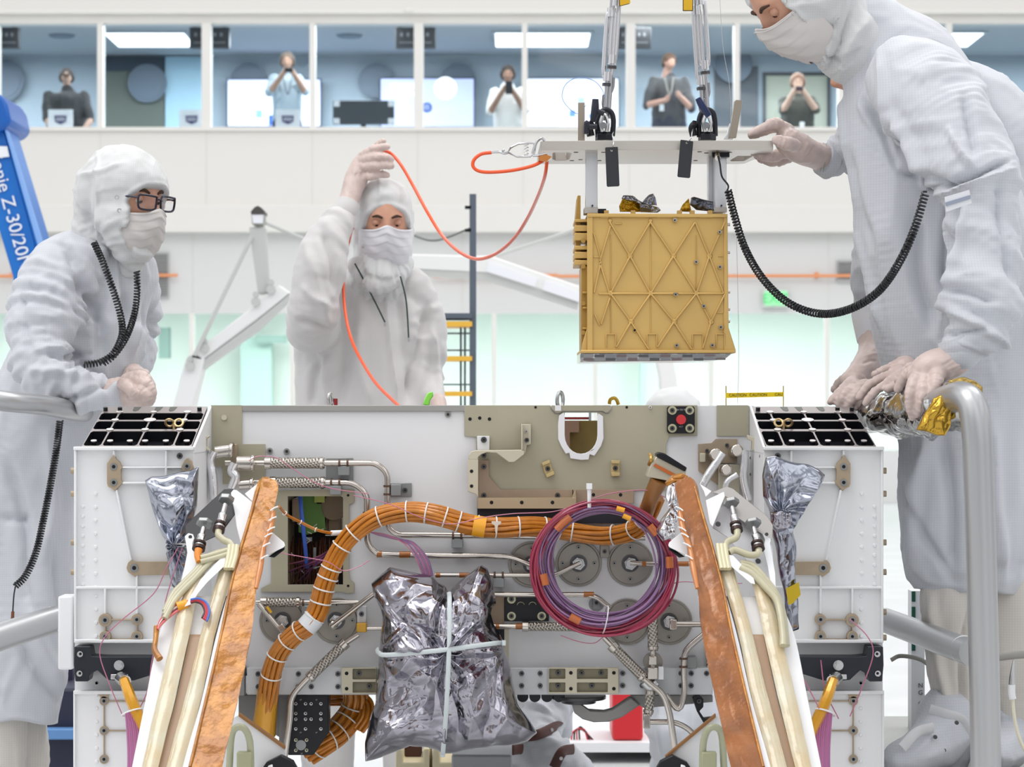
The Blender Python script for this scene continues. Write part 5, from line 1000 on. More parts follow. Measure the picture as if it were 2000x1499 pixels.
def ties(C, T, u, d, L, rad, where, parent, w=.0016, m=None):
    for s in where:
        i = int(np.argmin(abs(L-s*L[-1]))); pts = [C[i]+(u[i]*math.cos(a)+d[i]*math.sin(a))*rad+T[i]*.002*math.sin(a) for a in np.linspace(0, 2*math.pi, 20, endpoint=False)]
        q = MB(); q.loop(pts, w, 6); q.build('lacing_tie', m or Mtie, parent)
hs = empty('orange_harness', P(700, 1440, 5.0), 'thick laced orange wire harness sweeping across the white front panel', 'cable harness')
r_ = bundle([(516, 1420, 5.07), (522, 1370, 5.05), (530, 1320, 5.03), (545, 1275, 5.02), (572, 1243, 5.01), (603, 1220, 5.0), (622, 1190, 5.0), (636, 1140, 5.0), (660, 1082, 5.0), (690, 1042, 5.0), (735, 1012, 5.0), (795, 1000, 5.0), (850, 1006, 5.0), (915, 1025, 5.01), (975, 1031, 5.02), (1050, 1030, 5.04), (1110, 1038, 5.06), (1180, 1047, 5.06), (1235, 1037, 5.04), (1262, 1010, 5.0), (1280, 970, 4.98)], .0155, 12, .0042, 'w', Mow, hs, seed=3)
ties(*r_, .0205, [.10, .135, .17, .20, .235, .265, .29, .31, .325, .37, .40, .45, .50, .535, .565, .595, .625, .66, .70, .745, .775, .80, .87, .91, .95], hs)
q = MB(); c, i = r_[0], int(len(r_[0])*.27); q.tube([P(598, 1226, 5.0), P(615, 1207, 5.0)], .021, n=20, smooth=False); q.build('white_wrap', mat('wrap_white', (232, 234, 236), .5), hs)
q = MB(); q.tube([P(924, 1027, 5.01), P(948, 1031, 5.01)], .021, n=20, smooth=False); q.build('orange_tape', mat('tape_orange', (240, 166, 24), .35, coat=.3), hs)
q = MB(); q.tube([P(523, 1350, 5.05), P(515, 1435, 5.07)], [.021, .024], n=20, smooth=False); q.build('kapton_sleeve', mat('kapton_sleeve', (222, 158, 30), .25, .15, coat=.7, bump=.4, bscale=40), hs)
q = MB(); q.plate([(960, 1019), (979, 1019), (979, 1024), (973, 1027), (971, 1044), (968, 1044), (966, 1027), (960, 1024)], Y=4.985, dep=.006); q.build('cable_clip', mat('clip_cream', (222, 206, 188), .4), hs, bevel=.001)
h2 = empty('orange_harness', P(680, 1445, 5.2), 'laced orange wire harness curling below the cross bar behind the black connector plate', 'cable harness')
r_ = bundle([(600, 1470, 5.19), (634, 1448, 5.18), (662, 1428, 5.2), (688, 1395, 5.22), (696, 1365, 5.22), (690, 1340, 5.22)], .022, 12, .005, 'w', Mow, h2, seed=9); ties(*r_, .028, [.15, .3, .45, .6, .75], h2)
r_ = bundle([(640, 1366, 5.25), (670, 1366, 5.25), (712, 1372, 5.22), (715, 1400, 5.2), (700, 1425, 5.2)], .012, 8, .004, 'w', Mow, h2, seed=10)
tw = empty('thin_harness', P(640, 1060, 4.98), 'thin orange wire pair with white lacing crossing the open window', 'cable harness')
r_ = bundle([(545, 990, 4.9), (560, 1006, 4.95), (590, 1022, 4.99), (620, 1036, 5.0), (655, 1042, 5.02), (700, 1038, 5.03)], .0018, 4, .0012, 'w', Mow, tw); ties(*r_, .004, [.2, .45, .6, .8], tw, w=.001)
q = MB(); q.tube([P(646, 1042, 5.02), P(672, 1041, 5.02)], .0055, n=12); q.build('white_wrap', MATS['wrap_white'], tw)
# purple and crimson coil
Mpu = mat('wire_purple', (142, 106, 150), .3, coat=.5); Mcr = mat('wire_crimson', (156, 42, 72), .3, coat=.5); Mpk = mat('wire_pink', (190, 110, 138), .3, coat=.5)
cl = empty('wire_coil', P(1180, 1235, 4.95), 'big coil of purple and crimson wire tied to the front panel', 'wire coil')
rng = random.Random(5)
for k in range(44):
    f = k/43; red = f > .52; R = 104+ (rng.random()*26 if not red else 14+rng.random()*18)+(0 if not red else 2); px0, py0 = 1180+rng.uniform(-3, 3)-(2 if red else 0), 1107+rng.uniform(-4, 4)+(3 if red else -5); ph = rng.random()*6.28; e = rng.uniform(.985, 1.01); Y0 = 4.90+rng.random()*.07+(.01 if not red else 0)
    am = rng.uniform(.5, 3.5); pts = [P(px0+(R+am*math.sin(2*a+ph)+(3*math.sin(3*a+ph*2)))*math.cos(a)*1.02, py0+(R*.955*e+am*math.sin(3*a+ph))*math.sin(a), Y0+.008*math.sin(a*2+ph)) for a in np.linspace(0, 2*math.pi, 72, endpoint=False)]
    q = MB(); q.loop(pts, rng.uniform(.0017, .0023), 6); q.build('strand', Mcr if red else (Mpk if k % 9 == 4 else Mpu), cl)
q = MB(); q.tube([P(1151, 946, 4.9), P(1151, 975, 4.9), P(1151, 992, 4.9)], [.0045, .0038, .0035], n=10); q.pbox(1145.5, 945, 1156.5, 956, 4.893, .014); q.build('zip_tie', mat('zip_white', (238, 238, 240), .4), cl)
q = MB(); q.loop([P(1185-3+3.5*math.cos(a)-(5*math.sin(a)), 1211+27*math.sin(a), 4.92-.05*math.cos(a)) for a in np.linspace(0, 2*math.pi, 24, endpoint=False)], .0013, 6); q.build('zip_tie', MATS['zip_white'], cl)
Mam = mat('amber_tape', (188, 98, 40), .3, coat=.6)
for a, r in ((-2.25, 118), (-.65, 120), (2.05, 124), (3.9, 118), (-.05, 128), (2.9, 120)):
    c = (1180+r*math.cos(a), 1105+r*.955*math.sin(a)); q = MB(); t = a+math.pi/2; dx, dy = 11*math.cos(t), 11*math.sin(t); q.tube([P(c[0]-dx, c[1]-dy, 4.90), P(c[0]+dx, c[1]+dy, 4.90)], .0075, n=12, smooth=False); q.build('amber_tape', Mam, cl)
for a, r in ((-1.3, 119), (-1.15, 108)):
    c = (1180+r*math.cos(a), 1105+r*.955*math.sin(a)); q = MB(); t = a+math.pi/2; dx, dy = 8*math.cos(t), 8*math.sin(t); q.tube([P(c[0]-dx, c[1]-dy, 4.885), P(c[0]+dx, c[1]+dy, 4.885)], .005, n=12, smooth=False); q.build('yellow_tape', MATS['tape_orange'], cl)
# purple bundle dropping behind the bag, purple fan in the window, stray pink wires
pb = empty('purple_wires', P(840, 1125, 5.0), 'bunch of purple wires hanging above the foil bag', 'wires')
for k in range(9):
    o = (k-4)*1.8; q = MB(); q.tube([P(730+o, 1040+k*.7, 5.02), P(765+o, 1046+k, 5.01), (P(800+o*1.3, 1062+rng.uniform(-3, 3), 5.0)), P(822+o*1.6, 1088, 5.0), P(832+o*1.5, 1112, 5.0), P(836+o*1.3, 1126, 5.0)], .0013, n=6); q.build('wire', Mpk if k % 3 == 0 else Mpu, pb)
pf = empty('purple_wires', P(600, 1130, 5.1), 'fan of purple wires spreading from the orange harness into the open window', 'wires')
for k in range(10):
    q = MB(); q.tube([P(705, 1046+k*.6, 5.02), P(668, 1055+k, 5.05), P(625, 1086+k*1.5, 5.12), P(590+rng.uniform(-35, 20), 1120+rng.uniform(-20, 18), 5.17)], .0011, n=6); q.build('wire', Mpk if k % 4 == 0 else mat('wire_plum', (110, 62, 104), .35), pf)
for nodes, lb in (([(690, 968), (760, 985), (820, 1010), (880, 1024), (940, 1012), (1000, 1004), (1080, 1000), (1130, 985), (1190, 965), (1260, 958), (1300, 972)], 'long pink wire crossing the tan plate above the orange harness'), ([(486, 900), (505, 892), (540, 895), (570, 915), (610, 940), (650, 955), (720, 965)], 'fine pink wire draped over the braided pipes'), ([(722, 1095), (700, 1108), (670, 1115), (640, 1098), (600, 1090), (545, 1080)], 'pink wire looping under the open window'), ([(1095, 1242), (1130, 1254), (1160, 1257), (1178, 1245)], 'pink wire tail curling under the coil'), ([(1315, 1140), (1340, 1137), (1400, 1142), (1450, 1140)], 'pink wire running from the coil to the right beam')):
    q = MB(); q.tube([P(a, b, 4.93) for a, b in nodes], .0009, n=6); thing(q, 'stray_wire', Mpk, lb, 'wire')
# ================================================================ PEOPLE
Msuit = mat('cleanroom_fabric', (203, 206, 212), .75, sheen=.25, bump=.25, bscale=300, bdist=.0006, grid=.0052)
Msuit2 = mat('cleanroom_fabric_warm', (208, 206, 205), .75, sheen=.25, bump=.25, bscale=300, bdist=.0006, grid=.0052)
Mhood = mat('hood_fabric', (212, 213, 213), .75, sheen=.25, bump=.3, bscale=260, bdist=.0006, grid=.0046)
Mmask = mat('mask_white', (211, 206, 203), .8, bump=.2, bscale=500, bdist=.0004); Mglove = mat('glove_latex', (214, 194, 187), .38, sss=.15, var=.10, vscale=45, bump=.35, bscale=70, bdist=.0015)
Mskin = mat('skin', (212, 160, 134), .5, sss=.12, var=.12, vscale=30); Meye = mat('eye_white', (226, 220, 214), .25); Miris = mat('iris_brown', (58, 38, 26), .2); Mbrow = mat('brow_hair', (70, 48, 36), .8)
Mcuff = mat('cuff_grey', (160, 164, 166), .7); Msnap = mat('snap_ring', (190, 190, 192), .3, .8)
def frame(f, tilt=0):
    f = Vector(f).normalized(); r = f.cross(Vector((0, 0, 1))).normalized(); u = r.cross(f); R = Matrix((r, f, u)).transposed()
    if tilt: R = R @ Matrix.Rotation(tilt, 3, 'Y')
    return R            # columns: local x, y(forward), z(up)
def g2(x, s): return np.exp(-(x/s)**2)
def head(c, R, parent, s=1.0, skin=None, lid=.35, n=72, eyes=True, ears=False, neck=True, brow=None, name='head'):
    m = n*3//4; vs = []; skin = skin or Mskin
    th = np.linspace(0, math.pi, m+1)[:, None]; ph = np.linspace(0, 2*math.pi, n, endpoint=False)[None, :]
    X = (np.sin(th)*np.sin(ph)); Y = (np.sin(th)*np.cos(ph)); Z = np.cos(th)+0*ph
    x = .074*X; y = np.where(Y > 0, .088, .100)*Y; z = .118*Z
    jaw = np.clip(-z-.02, 0, .1)/.1; x = x*(1-.30*jaw); y = y*(1-.12*jaw*(Y < 0)*3)
    fr = np.clip(Y*1.6, 0, 1); y = y+fr*(g2(x, .011)*(.024*g2(z+.028, .018)+.010*g2(z-.002, .02)) + .007*g2(x, .02)*g2(z+.062, .012)+.010*g2(x, .022)*g2(z+.098, .018)+.005*g2(np.abs(x)-.032, .02)*g2(z-.030, .010)-.011*g2(np.abs(x)-.031, .014)*g2(z-.010, .012)+.004*g2(np.abs(x)-.042, .018)*g2(z+.03, .02)+.006*g2(np.abs(x)-.010, .006)*g2(z+.034, .007))
    V = np.stack([x, y, z], -1).reshape(-1, 3)*s; A = V @ np.array(R.transposed())+np.array(c)
    fs = [(i*n+j, (i+1)*n+j, (i+1)*n+(j+1) % n, i*n+(j+1) % n) for i in range(m) for j in range(n)]
    q = MB(); q.add(A, fs)
    L = lambda a, b, d: tuple(Vector(c)+R @ (Vector((a, b, d))*s))
    if neck: q.tube([L(0, -.02, -.08), L(0, -.03, -.16), L(0, -.04, -.22)], [.055*s, .055*s, .06*s], n=24)
    if ears:
        for k in (-1, 1): q.sphere(L(k*.077, -.01, 0), .022*s, 12, (.5, .7, 1.3))
    o = q.build(name, skin, parent, angle=180)
    if eyes:
        for k in (-1, 1):
            e = MB(); e.sphere(L(k*.031, .067, .010), .0120*s, 20); e.build('eye', Meye, parent)
            e = MB(); e.sphere(L(k*.031, .0738, .005), .0060*s, 14); e.build('iris', Miris, parent)
            e = MB(); nn = 20; vv = []; 
            for i in range(8):
                a = math.radians(8+(84+70*lid)*i/7)
                for j in range(nn):
                    b = math.pi*(j/(nn-1))-math.pi/2; vv.append(L(k*.031+.0130*math.sin(b)*math.sin(a), .067+.0130*math.cos(b)*math.sin(a), .010+.0130*math.cos(a)))
            e.add(vv, [(i*nn+j, i*nn+j+1, (i+1)*nn+j+1, (i+1)*nn+j) for i in range(7) for j in range(nn-1)]); e.build('eyelid', skin, parent, angle=180)
            e = MB(); e.tube([L(k*.014, .086, .027), L(k*.03, .084, .033), L(k*.045, .073, .029)], [.003*s, .0042*s, .002*s], n=8); e.build('eyebrow', brow or Mbrow, parent)
    return o
def mask(c, R, parent, s=1.0, drop=.115, top=.002, m=None, puff=0):
    nx, nz = 61, 41; vs = []
    for j in range(nz):
        t = j/(nz-1)
        for i in range(nx):
            a = (i/(nx-1)*2-1); an = a*math.radians(86-10*t*t); zt = top+.012*math.exp(-(a/.22)**2)-.010*abs(a); z = zt-t*drop*(1-.10*abs(a)**2)
            k = 1-.26*max(0, t-.45)**1.5/.4; pl = .0032*(((t*5+.15*a) % 1)-.5)*(1-abs(a)**3*.3)*(1 if .1 < t < .9 else .3)
            yy = (.104+.010*math.exp(-(a/.3)**2)*math.exp(-((t-.22)/.3)**2)+puff*math.sin(math.pi*t)+pl)*k*math.cos(an)**.85 if abs(an) < 1.57 else 0
            cr = .0022*math.sin(a*9+t*7)*math.sin(t*13+a*5)
            vs.append(tuple(Vector(c)+R @ (Vector((.080*math.sin(an)*k, yy+cr, z))*s)))
    q = MB(); q.add(vs, [(j*nx+i, j*nx+i+1, (j+1)*nx+i+1, (j+1)*nx+i) for j in range(nz-1) for i in range(nx-1)])
    o = q.build('face_mask', m or Mmask, parent, angle=180, solid=.0016); q = MB()
    L = lambda a, b, d: tuple(Vector(c)+R @ (Vector((a, b, d))*s))
    for j in (1,): q.tube([L(.080*math.sin(x)*1.012, .106*math.cos(x)**.85+.011*math.exp(-(x/.45)**2), top-.004+.012*math.exp(-(x/.33)**2)-.0068*abs(x)) for x in np.linspace(-1.4, 1.4, 25)], .0009*s, n=6)
    q.build('mask_seam', m or Mmask, parent); return o
def hood_post(c, R, w=.060, zc=-.02, h=.068, ymin=.0, k=.72):
    C0 = np.array(c); Rm = np.array(R)
    def f(v, e):
        l = (v-C0) @ Rm; g = (np.abs(l[:, 0]/w)**2.7+np.abs((l[:, 2]-zc)/h)**2.7)**(1/2.7); t = np.clip((1.06-g)/.13, 0, 1); t = t*t*(3-2*t); t = np.where(l[:, 1] > ymin, t, 0); rim = np.exp(-((g-1.09)/.07)**2)*(l[:, 1] > ymin)*.003
        l2 = l*(1-(1-k)*t[:, None]); d = v-C0; d /= np.linalg.norm(d, axis=1)[:, None]+1e-9
        return C0+l2 @ Rm.T+d*rim[:, None]
    return f
def snaps(pts, Y, parent):
    for x, y in pts:
        q = MB(); c = P(x, y, Y); q.loop([c+Vector((.0042*math.cos(a), 0, .0042*math.sin(a))) for a in np.linspace(0, 2*math.pi, 14, endpoint=False)], .0007, 6); q.build('snap', Msnap, parent)
def glove(name, chains, voxel, parent, m=None, creases=(), smooth=3):
    b = Blob()
    for ch in chains: b.limb(ch, n=18)
    b.mesh(voxel, smooth); b.folds(amp=0.0017, wl=.02, seed=5, along=.5, it=1, creases=creases); return b.done(name, m or Mglove, parent)
# ---------------------------------------------------------------- 1. person at the left, glasses, leaning on the rail
Y1 = 5.9; p1 = empty('person', P(60, 1766, 5.95), 'person in white cleanroom suit and dark glasses leaning on the left rail', 'person')
b = Blob()
b.limb([(215, 540, 5.95, 92), (175, 600, 5.95, 122), (150, 690, 5.95, 122), (95, 800, 5.97, 118), (52, 930, 6.0, 98), (38, 1050, 6.0, 104), (42, 1200, 6.0, 106), (30, 1310, 6.0, 104), (22, 1380, 6.0, 98)], flat=.85)
b.limb([(250, 545, 6.0, 60), (272, 590, 6.1, 44), (268, 650, 6.12, 42), (255, 720, 6.08, 34)])
b.limb([(140, 530, 5.88, 82), (95, 590, 5.82, 76), (78, 670, 5.78, 66), (92, 730, 5.75, 58), (150, 762, 5.74, 46), (195, 766, 5.74, 38), (222, 766, 5.74, 33)])
b.mesh(.0058, 5)
b.folds(amp=0.0147, wl=.10, seed=2, along=.30, it=2, creases=[(130, 470, 190, 640, 9, -.009), (175, 540, 200, 700, 12, -.012), (190, 560, 150, 640, 7, .008), (95, 690, 160, 700, 7, -.010), (60, 720, 190, 735, 8, .008), (150, 700, 210, 755, 8, -.010), (120, 790, 215, 745, 6, -.007), (35, 560, 60, 700, 8, -.006), (250, 560, 240, 700, 9, -.010), (262, 580, 262, 690, 6, .007), (60, 1180, 120, 1330, 14, .012), (20, 900, 70, 1150, 12, -.010), (100, 850, 90, 1080, 12, .010), (0, 1010, 60, 1020, 9, -.008), (110, 1090, 130, 1250, 8, -.008), (30, 1240, 110, 1380, 10, -.009), (225, 500, 235, 620, 4, .005)])
b.done('coverall', Msuit, p1, post=hem(1410))
Mtro = mat('trouser_fabric', (212, 207, 200), .75, sheen=.25, bump=.25, bscale=300, bdist=.0006, grid=.0052)
b = Blob(); b.limb([(-5, 1360, 6.0, 66), (0, 1500, 6.0, 60), (0, 1700, 6.0, 46)]); b.limb([(52, 1350, 6.06, 44), (50, 1500, 6.05, 50), (45, 1700, 6.05, 44)]); b.mesh(.007, 4); b.folds(amp=.014, wl=.10, seed=4, it=2); b.done('trousers', Mtro, p1)
for pts, r0 in (([(0, 1690, 6.0), (-5, 1735, 5.99), (25, 1748, 5.9), (80, 1755, 5.83)], (.052, .055, .045, .032)), ([(48, 1690, 6.05), (48, 1735, 6.04), (75, 1748, 5.98), (130, 1755, 5.94)], (.05, .052, .043, .03))):
    q = MB(); q.tube([P(*a) for a in pts], list(r0), n=16); q.build('boot_cover', Msuit, p1)
R1 = frame((.80, -.60, -.16), 0); c1 = P(250, 392, 5.88)
head(c1, R1, p1, .92, lid=.15, neck=False)
b = Blob(); b.limb([(222, 372, 5.93, 80), (242, 368, 5.90, 85), (250, 366, 5.88, 83)], k=1.0); b.limb([(215, 362, 5.95, 74), (222, 345, 5.95, 64)]); b.limb([(208, 400, 5.97, 66), (205, 445, 5.97, 62), (215, 490, 5.95, 56), (238, 510, 5.92, 40)]); b.limb([(250, 425, 5.86, 66), (262, 470, 5.855, 50), (262, 505, 5.87, 30), (255, 528, 5.88, 20)]); b.limb([(190, 470, 5.98, 55), (200, 510, 5.98, 52)])
b.mesh(.0042, 5); b.folds(amp=0.0059, wl=.07, seed=6, along=.4, it=2, creases=[(186, 300, 192, 470, 3, .0035), (150, 345, 240, 320, 5, .004), (165, 350, 170, 450, 8, -.004), (210, 470, 262, 525, 7, .006), (175, 470, 225, 500, 6, -.006), (240, 440, 262, 510, 6, -.006)])
b.done('hood', Mhood, p1, post=hood_post(c1, R1, w=.064, zc=-.035, h=.076, k=.70))
mask(c1+R1 @ Vector((0, .006, 0)), R1, p1, .89, drop=.120, top=-.020, puff=.006)
snaps([(228, 386), (233, 411)], 5.785, p1)
gl = empty('eyeglasses', P(290, 405, 5.77), 'dark rectangular eyeglasses on the left person', None); del_cat = 'category' in gl.keys(); gl.parent = p1; gl.location = P(290, 405, 5.77)-org(p1)
Mfr = mat('glasses_frame', (26, 28, 48), .25); Mlens = glass('glasses_lens', (.93, .93, .95, 1), .06)
Lh = lambda a, b_, d: Vector(c1)+R1 @ (Vector((a, b_, d))*.98)
for k in (-1, 1):
    rim = [Lh(k*.033+x, .102-.2*abs(k*.033+x)**1.4*2, z+.004) for x, z in ((-.024, .015), (0, .017), (.025, .016), (.027, 0), (.022, -.014), (0, -.017), (-.021, -.014), (-.025, 0))]
    C = catmull([list(v) for v in rim+[rim[0]]], 4)[:-1]; q = MB(); q.loop([Vector(v) for v in C], .0026, 8); q.build('rim', Mfr, gl)
    q = MB(); q.add([tuple(v) for v in C], [tuple(range(len(C)))]); q.build('lens', Mlens, gl, smooth=False)
q = MB(); q.tube([Lh(-.010, .101, .011), Lh(0, .104, .014), Lh(.010, .101, .011)], .002, n=8); q.build('bridge', Mfr, gl)
for k in (-1, 1): q = MB(); q.tube([Lh(k*.057, .090, .014), Lh(k*.064, .072, .014), Lh(k*.069, .054, .012)], .0026, n=8); q.build('temple', Mfr, gl)
glove('glove', [[(224, 765, 5.74, 27), (245, 765, 5.74, 30), (268, 762, 5.75, 31)], [(262, 745, 5.72, 17), (284, 752, 5.71, 15), (294, 768, 5.71, 13), (292, 784, 5.72, 11)], [(268, 762, 5.71, 16), (284, 772, 5.70, 14), (284, 786, 5.71, 12), (270, 790, 5.72, 10)], [(255, 775, 5.71, 15), (270, 785, 5.70, 12), (258, 790, 5.72, 10)], [(250, 742, 5.73, 15), (272, 735, 5.72, 13), (288, 742, 5.72, 11)], [(240, 750, 5.70, 13), (255, 762, 5.68, 11), (262, 776, 5.69, 10)]], .0024, p1)
glove('glove', [[(240, 728, 5.98, 26), (262, 735, 5.9, 24), (275, 750, 5.84, 24)], [(270, 738, 5.82, 13), (290, 748, 5.80, 12), (298, 770, 5.80, 10)], [(262, 740, 5.82, 13), (284, 760, 5.80, 12)], [(255, 735, 5.85, 13), (276, 742, 5.80, 12)], [(250, 745, 5.83, 12), (262, 765, 5.80, 11)], [(262, 728, 5.84, 12), (284, 732, 5.8, 10)]], .0028, p1)
cd1 = empty('coiled_ground_cord', P(220, 715, 5.7), 'black coiled cord looped from the left person\'s collar to the sleeve', 'cord')
coil([(183, 473, 5.74), (202, 515, 5.72), (222, 570, 5.72), (236, 620, 5.71), (238, 655, 5.69), (222, 690, 5.66), (195, 708, 5.66), (163, 713, 5.66)], 5.6, 6, .0021, parent=cd1)
cd2 = empty('coiled_ground_cord', P(230, 715, 5.8), 'black coiled cord hanging down the chest of the left person', 'cord')
coil([(267, 530, 5.76), (268, 570, 5.76), (262, 615, 5.74), (246, 660, 5.70), (222, 695, 5.68), (200, 712, 5.68)], 5.2, 6, .0021, parent=cd2)
cd3 = empty('coiled_ground_cord', P(60, 1220, 5.6), 'black coiled cord dangling below the left rail in front of the suit', 'cord')
coil([(117, 822, 5.62), (110, 880, 5.6), (98, 950, 5.6), (84, 1020, 5.6), (70, 1080, 5.6), (50, 1125, 5.6), (30, 1146, 5.6)], 5.8, 5.0, .0021, parent=cd3)
q = MB(); q.tube([P(30, 1146, 5.6), P(27, 1165, 5.6), P(25, 1195, 5.6)], .0016, n=8); q.build('lead', Mcord, cd3)
q = MB(); q.tube([P(25, 1195, 5.6), P(24, 1222, 5.6)], [.0035, .004], n=12); q.build('boot', mat('boot_brown', (120, 72, 48), .5), cd3)
# ---------------------------------------------------------------- 2. person in the middle holding the orange cable up
Y2 = 7.15; p2 = empty('person', P(715, 1595, Y2), 'person in white cleanroom suit and face mask holding the orange cable overhead', 'person')
b = Blob()
b.limb([(745, 545, 7.2, 70), (735, 580, 7.2, 118), (716, 640, 7.2, 142), (716, 720, 7.2, 144), (720, 800, 7.2, 148), (722, 900, 7.2, 150), (722, 1050, 7.2, 150), (722, 1180, 7.2, 130)], flat=.62)
b.limb([(800, 565, 7.2, 52), (828, 610, 7.2, 40), (838, 680, 7.2, 36), (846, 740, 7.18, 26), (856, 790, 7.1, 20)])
b.limb([(635, 600, 7.15, 62), (612, 640, 7.05, 52), (612, 600, 6.98, 50), (622, 545, 6.97, 52), (634, 490, 6.98, 50), (652, 445, 7.0, 42), (667, 424, 7.02, 30)])
b.limb([(640, 1150, 7.2, 62), (640, 1350, 7.2, 56), (640, 1530, 7.2, 50)]); b.limb([(795, 1150, 7.2, 62), (795, 1350, 7.2, 56), (795, 1530, 7.2, 50)])
b.mesh(.007, 4)
b.folds(amp=0.0100, wl=.17, seed=12, along=.16, it=2, creases=[(750, 545, 775, 790, 3, .005), (780, 560, 800, 780, 12, -.010), (690, 560, 660, 780, 12, -.012), (620, 700, 600, 790, 8, -.010), (640, 700, 640, 790, 8, .010), (700, 640, 720, 790, 10, .008), (830, 600, 800, 780, 9, -.012), (600, 480, 640, 640, 9, .009), (625, 450, 660, 560, 9, -.010), (590, 560, 640, 600, 7, .009), (585, 620, 650, 640, 7, -.009), (840, 650, 860, 760, 6, .008)])
b.done('coverall', Msuit2, p2)
for px in (640, 795): q = MB(); q.tube([P(px, 1515, 7.2), P(px, 1565, 7.17), P(px-8, 1582, 7.05)], [.072, .058, .04], n=14); q.build('boot_cover', Msuit2, p2)
R2 = frame((.10, -.96, -.20)); c2 = P(753, 436, 7.12)
head(c2, R2, p2, .90, lid=.62, neck=True)
b = Blob(); b.limb([(751, 430, 7.17, 62), (751, 428, 7.115, 58)]); b.limb([(751, 408, 7.18, 56), (751, 402, 7.12, 56)]); b.limb([(750, 450, 7.2, 62), (746, 500, 7.2, 58), (742, 540, 7.18, 62), (738, 560, 7.18, 66)]); b.limb([(750, 480, 7.10, 50), (745, 520, 7.07, 38), (742, 545, 7.08, 24)]); b.limb([(700, 520, 7.12, 22), (722, 548, 7.08, 22), (744, 556, 7.06, 20), (772, 542, 7.09, 20), (790, 515, 7.14, 20)])
b.mesh(.005, 4); b.folds(amp=0.0062, wl=.07, seed=16, it=2, creases=[(740, 350, 742, 395, 3, .004), (700, 480, 735, 545, 5, -.006), (795, 470, 770, 530, 5, -.006)])
b.done('hood', Mhood, p2, post=hood_post(c2, R2, w=.062, zc=-.036, h=.088, k=.66))
mask(c2, R2, p2, .93, drop=.125, top=-.004, puff=.006, m=mat('mask_bright', (222, 222, 226), .8))
glove('glove', [[(672, 415, 7.02, 21), (684, 385, 7.04, 20), (694, 355, 7.06, 23), (704, 330, 7.07, 22), (712, 312, 7.07, 19)], [(710, 302, 7.05, 9), (730, 291, 7.04, 8.5), (745, 288, 7.04, 8), (757, 287, 7.05, 7)], [(708, 312, 7.05, 9.5), (732, 307, 7.03, 9), (752, 307, 7.04, 8.5), (764, 311, 7.06, 7)], [(706, 326, 7.05, 9.5), (730, 325, 7.03, 9), (750, 323, 7.04, 8.5), (764, 324, 7.06, 7)], [(704, 345, 7.06, 10), (724, 345, 7.04, 8.5), (742, 341, 7.05, 8), (756, 342, 7.06, 6.5)], [(712, 310, 7.10, 11), (730, 292, 7.11, 9), (742, 280, 7.10, 7.5), (749, 276, 7.10, 6.5)]], .0026, p2)
q = MB(); q.tube([P(660, 432, 7.02), P(674, 412, 7.02), P(682, 396, 7.03)], [.036, .033, .031], n=24); q.build('cuff', Msuit2, p2)
q = MB(); q.tube([P(648, 415, 6.985), P(660, 426, 6.972), P(675, 430, 6.98)], .008, n=10, flat=.4); q.build('wrist_band', Mcuff, p2)
glove('glove', [[(856, 785, 7.1, 17), (858, 810, 7.08, 18), (858, 830, 7.07, 17)], [(848, 830, 7.05, 7), (846, 850, 7.05, 6)], [(855, 835, 7.05, 7), (854, 858, 7.05, 6)], [(862, 835, 7.05, 7), (862, 858, 7.05, 6)], [(868, 832, 7.05, 6), (870, 852, 7.05, 5)], [(845, 812, 7.04, 7), (838, 826, 7.03, 6)]], .003, p2)
for nodes in ([(693, 515), (712, 550), (735, 595), (752, 630)], [(782, 540), (792, 580), (796, 620), (798, 660)]):
    q = MB(); q.tube([P(a, b_, 7.06-.0001*(b_-500)) for a, b_ in nodes], .0022, n=8); q.build('drawstring', mat('drawstring_green', (26, 54, 50), .6), p2)
    q = MB(); a, b_ = nodes[-1]; q.tube([P(a, b_, 7.045), P(a+1, b_+8, 7.045)], .0035, n=8); q.build('string_end', Msnap, p2)
q = MB(); q.pcyl(742, 558, 3.4, 7.065, .004, 14); q.build('snap', Mscr, p2)
# ---------------------------------------------------------------- 3. person at the right, bending over, hand on the plate
Y3 = 5.0; p3 = empty('person', P(1880, 1490, 5.0), 'person in white cleanroom suit bending over the instrument with a hand on the lifting plate', 'person')
b = Blob()
b.limb([(1702, 60, 5.05, 82), (1760, 150, 5.05, 128), (1790, 260, 5.05, 150), (1818, 380, 5.05, 158), (1850, 500, 5.06, 166), (1880, 620, 5.08, 172), (1892, 740, 5.1, 158), (1892, 860, 5.1, 138), (1890, 980, 5.1, 140), (1890, 1080, 5.1, 132), (1895, 1120, 5.1, 118)], flat=.72)
b.limb([(1790, 160, 4.93, 92), (1835, 220, 4.86, 96), (1880, 300, 4.80, 92), (1910, 380, 4.76, 84), (1925, 470, 4.74, 80), (1925, 560, 4.72, 76), (1912, 630, 4.70, 62), (1890, 668, 4.70, 44), (1880, 690, 4.70, 34)])
b.limb([(1705, 230, 5.2, 70), (1672, 275, 5.25, 50), (1640, 305, 5.25, 40), (1618, 318, 5.25, 32)])
b.mesh(.0052, 5)
